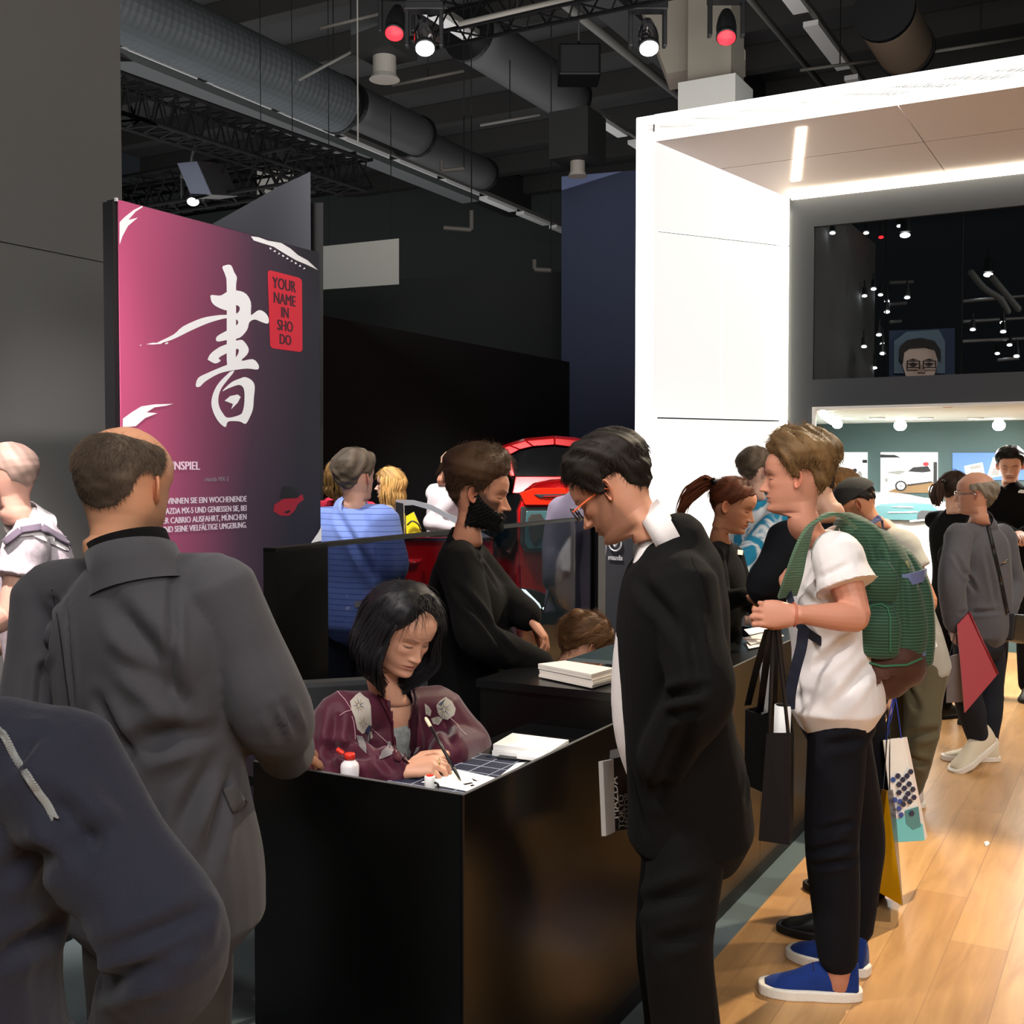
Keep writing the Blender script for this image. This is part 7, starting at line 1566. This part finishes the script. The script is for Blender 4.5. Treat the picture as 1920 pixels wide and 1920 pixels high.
figure('person', 'dark-haired woman with ponytail in black top behind the elderly man', (1792, 918, 7.5), (.75, .4), 0, neck=(1790, 962, 7.55), hip=(1795, 1110, 7.55), head=dict(female=True), L=dict(el=(1815, 1040, 7.75), wr=(1820, 1090, 7.6)), R=dict(el=(1772, 1040, 7.4), wr=(1790, 1085, 7.3)), top='shirt', top_m=m_blacksh, bot_m=m_trk, hair=ponytail(H_br, (168, .72), [(.0, -.72, .62), (.0, -.78, .35), (.0, -.72, .12)], .04), skin='#cda08a', sl_r=(.06, .05, .04), seed=28, neck_r=.048)
# 15 - overexposed visitor at far left
m_plaid = mat('plaid_shirt', '#c9bec4', .8, var=.5, vscale=45)
pl_ = figure('person', 'brightly lit cropped-haired man in white and plaid shirt with bag strap, far left', (14, 892, 4.05), (-.93, .28), 8, neck=(58, 985, 4.10), tf=(-.8, .5), sh=((52, 1022, 3.92), (84, 1022, 4.28)), hip=(100, 1330, 4.12), sleeve='short', L=dict(el=(20, 1150, 3.85), wr=(-60, 1200, 3.85), cut=.5), R=dict(el=(40, 1170, 4.4), wr=(-20, 1230, 4.4)), top='shirt', top_m=m_plaid, rows=ROWS_JACKET, sl_r=(.085, .08, .06), bot_m=m_jeans, near=True, voxel=.012, skin='#d8a793', hair=lambda h, root: h.hair([(0, .8), (60, .72), (78, .5), (92, .48), (98, .56), (112, .52), (126, .36), (180, .24)], lambda u, a: .004 + 0 * u, hairmat('fair_cropped_hair', '#b59a8c'), root, 1500, .008, flow='down', cap_amp=.0005), seed=29, coll=dict(m=m_wht, r=.07, lo=-.04, hi=.055, name='shirt_collar'))
b = bvh_of(pl_.topo); decal('white_yoke', [[(5, 975), (40, 950), (100, 958), (150, 990), (160, 1040), (120, 1032), (60, 1005), (20, 1010)]], b, m_wht, pl_.topo, .004, 4)
bs_ = tag(empty('bag_strap', at(70, 1000, 3.9)), 'grey bag strap over the shoulder of the brightly lit man at far left', 'strap'); decal('strap_band', strip([(12, 1020), (40, 998), (75, 992), (130, 1022)], 11), b, cloth('mauve_grey_webbing', '#6c6270'), bs_, .009, 4, .004)
# 16 - man in blue checked shirt behind the glass
def check_mat():
    m = stripe_mat('blue_checked_shirt', '#7f95d8', '#3c4f96', .026, .10); return m
pbl = figure('person', 'man in light blue checked shirt behind the glass, seen from behind, right of the poster', (668, 893, 5.32), (.55, .83), 0, neck=(660, 958, 5.34), tf=(.35, .94), sh=((592, 978, 5.46), (716, 974, 5.26)), hip=(668, 1140, 5.36), R=dict(el=(740, 1058, 5.24), wr=(722, 1104, 5.36), d=(-.6, .6, -.5), n=(0, .4, -1)), L=dict(el=(570, 1060, 5.5), wr=(600, 1110, 5.6)), top='shirt', top_m=check_mat(), rows=ROWS_JACKET, sl_r=(.084, .074, .06), bot_m=m_jeans, near=True, voxel=.011, hair=short_hair(H_gb, .024, .011, 1200, .02), skin='#cf9d86', coll=dict(m=mat('blue_collar', '#93a6de', .8), r=.074, lo=-.03, hi=.055, name='shirt_collar', tilt=.02), seed=30, amp=.006, folds=[((630, 960), (700, 1080), .02, .012), ((690, 1000), (690, 1110), .015, .008)])
b = bvh_of(pbl.boto); patch('back_pocket_paper', [(665, 1128), (690, 1124), (692, 1134), (666, 1140)], bvh_of(pbl.topo), mat('folded_paper', '#9d968e', .7), pbl.root)
# 17 - blonde woman, 18 - white shirt man, 19/20 - two behind the blue shirt
figure('person', 'blonde woman in grey patterned top behind the red car door', (728, 908, 9.0), (-.95, .05), 0, neck=(733, 948, 9.05), hip=(738, 1080, 9.05), head=dict(female=True), sleeve='short', L=dict(el=(735, 1000, 8.9), wr=(722, 1018, 8.8), cut=.8), R=dict(el=(728, 1000, 9.2), wr=(718, 1020, 9.1)), top='dress_top', top_m=mat('speckled_grey_knit', '#8f897d', .8, var=.8, vscale=70), bot_m=m_trk, hair=long_hair(H_bl, .22, 200, .006, face=72, width=.04), skin='#d3a58f', sl_r=(.06, .055, .05), seed=31)
figure('person', 'man in pale shirt looking down beside the dark backdrop, left of the bearded man', (850, 873, 9.3), (.72, .1), 28, neck=(838, 912, 9.35), tf=(.6, .5), hip=(830, 1040, 9.35), L=dict(el=(835, 985, 9.55), wr=(866, 1000, 9.4)), R=dict(el=(806, 980, 9.2), wr=(850, 990, 9.05)), top='shirt', top_m=cloth('pale_grey_shirt', '#c9c1c4'), bot_m=m_jeans, hair=short_hair(hairmat('pale_cropped_hair', '#b3987f'), .008, .005, 300, .01), skin='#d69a80', seed=32, coll=dict(m=m_wht, r=.062, lo=-.03, hi=.05, name='shirt_collar'))
figure('person', 'dark-haired person facing left, just right of the poster edge, far back', (622, 897, 8.5), (-.97, .1), 0, neck=(626, 938, 8.55), hip=(625, 1080, 8.55), top='shirt', top_m=cloth('crimson_top', '#b3243c'), bot_m=m_jeans, hair=short_hair(H_bk, .02, .012, 300), skin='#cf9d86', seed=33, L=dict(el=(610, 1000, 8.4), wr=(600, 1030, 8.4)), R=dict(el=(640, 1000, 8.7), wr=(640, 1040, 8.7)))
figure('person', 'sandy-haired person between the dark-haired one and the blue shirt man', (641, 897, 7.6), (.1, 1), 0, neck=(645, 945, 7.65), hip=(648, 1100, 7.65), top='shirt', top_m=cloth('crimson_top', '#b3243c'), bot_m=m_jeans, hair=long_hair(hairmat('sandy_hair', '#a8814e'), .1, 120, .006, face=70), skin='#cf9d86', seed=34, L=dict(el=(628, 1010, 7.6), wr=(626, 1060, 7.6)), R=dict(el=(668, 1010, 7.6), wr=(668, 1060, 7.6)))
# 21 - man in lilac shirt and khaki trousers by the red car
figure('person', 'man in lilac shirt and khaki trousers bending toward the red car behind the glass', (1108, 880, 6.9), (.75, .6), 20, neck=(1086, 928, 6.88), tf=(.5, .85), sh=((1050, 950, 6.98), (1106, 948, 6.80)), hip=(1078, 1120, 6.9), L=dict(el=(1036, 1030, 6.9), wr=(1032, 1095, 6.72), d=(0, -.1, -1), n=(1, 0, 0), curl=(45, 60, 40)), R=dict(el=(1112, 1025, 6.95), wr=(1105, 1085, 7.1)), top='shirt', top_m=cloth('lilac_shirt', '#a99db4'), rows=ROWS_JACKET, sl_r=(.08, .07, .058), bot_m=m_khaki, hair=short_hair(H_dk), skin='#cf9d86', seed=35, amp=.007)
pg = tag(empty('gift_bag', at(1030, 1200, 6.7)), 'dark purple gift bag hanging from the lilac shirt man\'s hand behind the glass', 'bag')
MB().prism([at(1014, 1150, 6.68), at(1050, 1150, 6.66), at(1056, 1250, 6.66), at(1008, 1250, 6.68)], V((.05, .12, 0))).build('bag_body', mat('purple_bag', '#231b44', .4), pg)
for x in (1018, 1046): MB().bar(at(x, 1151, 6.66), at(1031, 1108, 6.68), .004).build('handle', mat('purple_cord', '#2b2452', .6), pg)
# 22 - seated woman bent over the next desk
def bun(h, root):
    o = short_hair(hairmat('warm_brown_hair', '#5b3d22'), .02, .014, 1600, .05, 'back', [(0, .80), (60, .66), (80, .5), (95, .55), (112, .45), (130, .30), (180, .18)], cap_amp=.004)(h, root)
    v, f = ellipsoid(h.on(.86, 170, .02), .03, .03, .024, n=10); np_obj('hair_bun', v, f, hairmat('warm_brown_hair', '#5b3d22'), root, True, np.tile(np.array(srgb('#5b3d22')[:3]), (len(v), 1))); return o
figure('person', 'brown-haired woman with small bun seated low behind the tall paper stack', (1098, 1212, 4.45), (.85, .35), 34, neck=(1070, 1275, 4.5), tf=(.8, .3), sh=((1076, 1300, 4.66), (1056, 1300, 4.34)), hip=(1040, 1450, 4.55), head=dict(female=True), L=dict(el=(1085, 1380, 4.8), wr=(1140, 1340, 4.7)), R=dict(el=(1060, 1390, 4.3), wr=(1120, 1345, 4.25)), top='shirt', top_m=m_blacksh, bot_m=m_trk, hair=bun, near=True, voxel=.014, skin='#c28f74', sl_r=(.06, .055, .045), seed=36, legs=dict(lk=(1120, 1460, 4.75), la=(1120, 1600, 4.8), rk=(1110, 1470, 4.35), ra=(1110, 1640, 4.4)))

# ------------------------------------------------------------------ bags in hands
def carrier(name, label, quad_top, quad_bot, Yt, m_front, m_side, cords, mc, cordr=.0025, deco=()):
    """open paper bag: near-left, near-right, far-right, far-left corners (px, py, Y) top and bottom"""
    T = [at(*q) for q in quad_top]; B = [at(*q) for q in quad_bot]; o = empty(name, sum(B, V()) / 4, label, 'bag')
    def face(i, j, m, nm='side'):
        P = [B[i], B[j], T[j], T[i]]; n = (P[1] - P[0]).cross(P[2] - P[0]).normalized() * .0012; return MB().prism(P, n).build(nm, m, o)
    face(0, 1, m_front, 'front'); face(1, 2, m_side, 'gusset'); face(2, 3, m_front, 'back'); face(3, 0, m_side, 'gusset'); MB().prism(B, V((0, 0, .001))).build('bottom', m_side, o)
    for pts in cords:
        v, f = tube([at(*q) for q in pts], [cordr] * len(pts), 6, sub=4); MB().add(v, f).build('handle', mc, o, True)
    return o, T, B
m_bag = mat('black_card_bag', '#1b1717', .45); m_bag2 = mat('black_card_gusset', '#0d0c0c', .5)
carrier('shopping_bag', 'tall black carrier bag with a white tube inside in the young man\'s hand', [(1438, 1374, 3.40), (1481, 1374, 3.36), (1488, 1372, 3.56), (1452, 1372, 3.60)], [(1423, 1576, 3.42), (1480, 1584, 3.36), (1487, 1556, 3.58), (1446, 1552, 3.62)], 0, m_bag, m_bag2, [[(1442, 1376, 3.40), (1446, 1280, 3.34), (1450, 1172, 3.30)], [(1478, 1376, 3.37), (1468, 1280, 3.33), (1456, 1172, 3.30)], [(1484, 1374, 3.54), (1474, 1280, 3.42), (1460, 1172, 3.32)]], m_blk2, .006)
tb = at(1466, 1372, 3.45); to = tag(empty('paper_tube', tb), 'rolled white paper tube standing in the black carrier bag', 'paper roll'); tt = at(1468, 1322, 3.45); bt2 = at(1464, 1440, 3.46)
v, f = tube([bt2, tt], [.025, .025], 24, sub=1, round_caps=False); MB().add(v, f).build('roll', m_paper, to, True)
v, f = tube([tt - (tt - bt2).normalized() * .004, tt + (tt - bt2).normalized() * .0008], [.021, .021], 20, sub=1, round_caps=False); MB().add(v, f).build('roll_hollow', m_inkb, to, True)
carrier('shopping_bag', 'black bag with wide ribbon straps hanging behind the tall carrier bag', [(1398, 1330, 3.75), (1440, 1345, 3.62), (1462, 1338, 3.72), (1420, 1325, 3.86)], [(1396, 1470, 3.75), (1440, 1490, 3.62), (1464, 1480, 3.72), (1420, 1462, 3.86)], 0, m_bag2, m_bag, [], m_blk2)
rb_ = bpy.data.objects['shopping_bag.001']
for a, c in (((1402, 1322, 3.74), (1440, 1180, 3.33)), ((1425, 1335, 3.70), (1446, 1182, 3.32)), ((1450, 1340, 3.66), (1454, 1180, 3.31))):
    v, f = ribbon([at(*a), (at(*a) + at(*c)) / 2 + V((0, 0, .01)), at(*c)], V((.8, -.3, .3)), .022, .002); np_obj('ribbon_strap', v, f, m_blk2, rb_, False)
MB().prism([at(1424, 1245, 3.72), at(1452, 1238, 3.70), at(1455, 1330, 3.70), at(1428, 1340, 3.72)], V((0, .004, 0))).build('grey_insert', mat('grey_card', '#9a9894', .7), rb_)
m_hexw = mat('white_bag_paper', '#f0efec', .55); m_hexs = mat('white_bag_gusset', '#cfc6c4', .6)
hx, T_, B_ = carrier('gift_bag', 'white and turquoise gift bag with dark hexagons and blue cords', [(1656, 1388, 4.30), (1694, 1384, 4.42), (1700, 1382, 4.52), (1664, 1386, 4.42)], [(1678, 1580, 4.30), (1734, 1576, 4.46), (1738, 1568, 4.56), (1684, 1570, 4.42)], 0, m_hexw, m_hexs, [[(1660, 1390, 4.32), (1668, 1340, 4.36), (1676, 1302, 4.40)], [(1690, 1386, 4.42), (1684, 1340, 4.40), (1678, 1302, 4.40)], [(1662, 1388, 4.41), (1672, 1340, 4.41), (1679, 1302, 4.41)]], mat('blue_cord', '#2b46b8', .6))
fn = (B_[1] - B_[0]).cross(T_[0] - B_[0]).normalized(); fn = fn if fn.dot(CAMP - B_[0]) > 0 else -fn
def onf(x, y, off): return onplane(x, y, B_[0] + fn * off, fn)
MB().prism([onf(*q, .003) for q in ((1670, 1540), (1700, 1530), (1730, 1545), (1734, 1576), (1679, 1579))], -fn * .001).build('turquoise_print', mat('turquoise_print', '#6fcfd8', .5), hx)
MB().prism([onf(*q, .0042) for q in ((1697, 1520), (1722, 1512), (1727, 1550), (1712, 1556), (1699, 1545))], -fn * .001).build('teal_print', mat('teal_print', '#4f8f96', .5), hx)
for i, (x, y, dk) in enumerate(((1675, 1462, 1), (1684, 1455, 0), (1693, 1462, 0), (1701, 1455, 0), (1708, 1447, 0), (1686, 1471, 0), (1696, 1478, 0), (1705, 1470, 0), (1686, 1486, 0), (1703, 1488, 0), (1712, 1480, 0), (1678, 1500, 1), (1688, 1503, 1), (1698, 1497, 0), (1706, 1503, 0), (1714, 1495, 0), (1686, 1516, 1), (1710, 1525, 0), (1690, 1528, 1), (1694, 1508, 0))):
    P = [onf(x + 5.2 * math.cos(math.pi * k / 3), y + 5.6 * math.sin(math.pi * k / 3), .005 + .0002 * i) for k in range(6)]; MB().prism(P, -fn * .0008).build('hexagon_print', mat('hex_blue', '#2f4f9c', .5) if dk else mat('hex_dark', '#26304e', .5), hx)
m_yel = mat('yellow_gloss_bag', '#e5a80c', .25); m_yel2 = mat('black_gloss_bag', '#15130f', .25)
yb, T_, B_ = carrier('gift_bag', 'narrow glossy yellow and black gift bag hanging nearest the floor', [(1653, 1480, 4.22), (1663, 1482, 4.16), (1676, 1480, 4.36), (1660, 1478, 4.42)], [(1643, 1670, 4.24), (1692, 1698, 4.14), (1690, 1662, 4.36), (1662, 1655, 4.42)], 0, m_yel, m_yel2, [[(1656, 1482, 4.2), (1662, 1400, 4.3), (1666, 1310, 4.4)], [(1668, 1480, 4.3), (1668, 1400, 4.33), (1668, 1310, 4.4)]], m_blk2)
fn = (B_[1] - B_[0]).cross(T_[0] - B_[0]).normalized(); fn = fn if fn.dot(CAMP - B_[0]) > 0 else -fn
for P in ([(1654, 1500), (1658, 1500), (1664, 1600), (1658, 1640), (1650, 1650)], [(1668, 1600), (1676, 1602), (1676, 1614), (1666, 1614)]): MB().prism([onplane(x, y, B_[0] + fn * .003, fn) for x, y in P], -fn * .001).build('black_print', m_yel2, yb)
# yellow bags at the stand behind the car door
for i, (P, lab) in enumerate((([(727, 985), (739, 982), (738, 1006), (730, 1004)], 'small yellow bag at the blonde woman\'s hand'), ([(761, 968), (775, 960), (789, 992), (789, 1004), (762, 1006)], 'bright yellow bag with black curve seen through the car door window'))):
    o = tag(empty('yellow_bag', at(*P[-1], 8.75 - .2 * i)), lab, 'bag'); Q = [at(*q, 8.75 - .2 * i) for q in P]; MB().prism(Q, V((0, .06, 0))).build('bag_body', mat('lemon_bag', '#e6d414', .4), o)
    if i:
        v, f = tube([at(764, 984, 8.53), at(773, 977, 8.53), at(784, 983, 8.53), at(789, 994, 8.53)], [.006] * 4, 6, sub=4); MB().add(v, f).build('curve_print', m_blk2, o, True)
# framed leaflet bag hanging from the suit man's hand
lf = tag(empty('leaflet_bag', at(1140, 1560, 3.0)), 'black carrier bag with white border and lettering held against the counter by the suit man', 'bag')
q1 = [at(1122, 1428, 2.92), at(1142, 1424, 2.98), at(1145, 1560, 2.98), at(1128, 1568, 2.92)]
MB().prism(q1, V((.012, .002, 0))).build('border', mat('white_card_border', '#b9b6b2', .6), lf)
q2 = [at(1126, 1434, 2.915), at(1140, 1431, 2.975), at(1142, 1554, 2.975), at(1131, 1558, 2.915)]; q2n = (q1[1] - q1[0]).cross(q1[3] - q1[0]).normalized(); q2n = q2n if q2n.dot(CAMP - q1[0]) > 0 else -q2n
MB().prism([onplane(x, y, q1[0] + q2n * .003, q2n) for x, y in ((1126, 1436), (1139, 1432), (1142, 1552), (1131, 1558))], q2n * .001).build('panel', m_bag2, lf)
q3 = [at(1143, 1424, 2.98), at(1190, 1414, 3.02), at(1196, 1552, 3.02), at(1147, 1559, 2.98)]; MB().prism(q3, V((.01, .1, 0))).build('front', m_bag, lf)
xd = (q3[2] - q3[3]).normalized(); yd = (q3[0] - q3[3]).normalized(); nn_ = xd.cross(yd).normalized(); nn_ = nn_ if nn_.dot(CAMP - q3[0]) > 0 else -nn_
for s_, size, a0, mm_ in (('MAZDA', .032, (1160, 1535), 'pale_print'), ('TOKYO', .026, (1171, 1553), 'dim_print'), ('MOTOR', .026, (1182, 1551), 'dim_print')):
    o0 = onplane(a0[0], a0[1], q3[0] + nn_ * .002, nn_); v, f = text_mesh(s_, size, o0, yd, -xd, 0, 'LEFT', 0, .0006, 1.0); MB().add(v, f).build('lettering', mat(mm_, '#c9c5c0' if 'pale' in mm_ else '#77736f', .6), lf)
for q in ((1150, 1424), (1180, 1418)): MB().bar(at(*q, 3.0), at(1208, 1400, 3.0), .003).build('handle', m_blk2, lf)
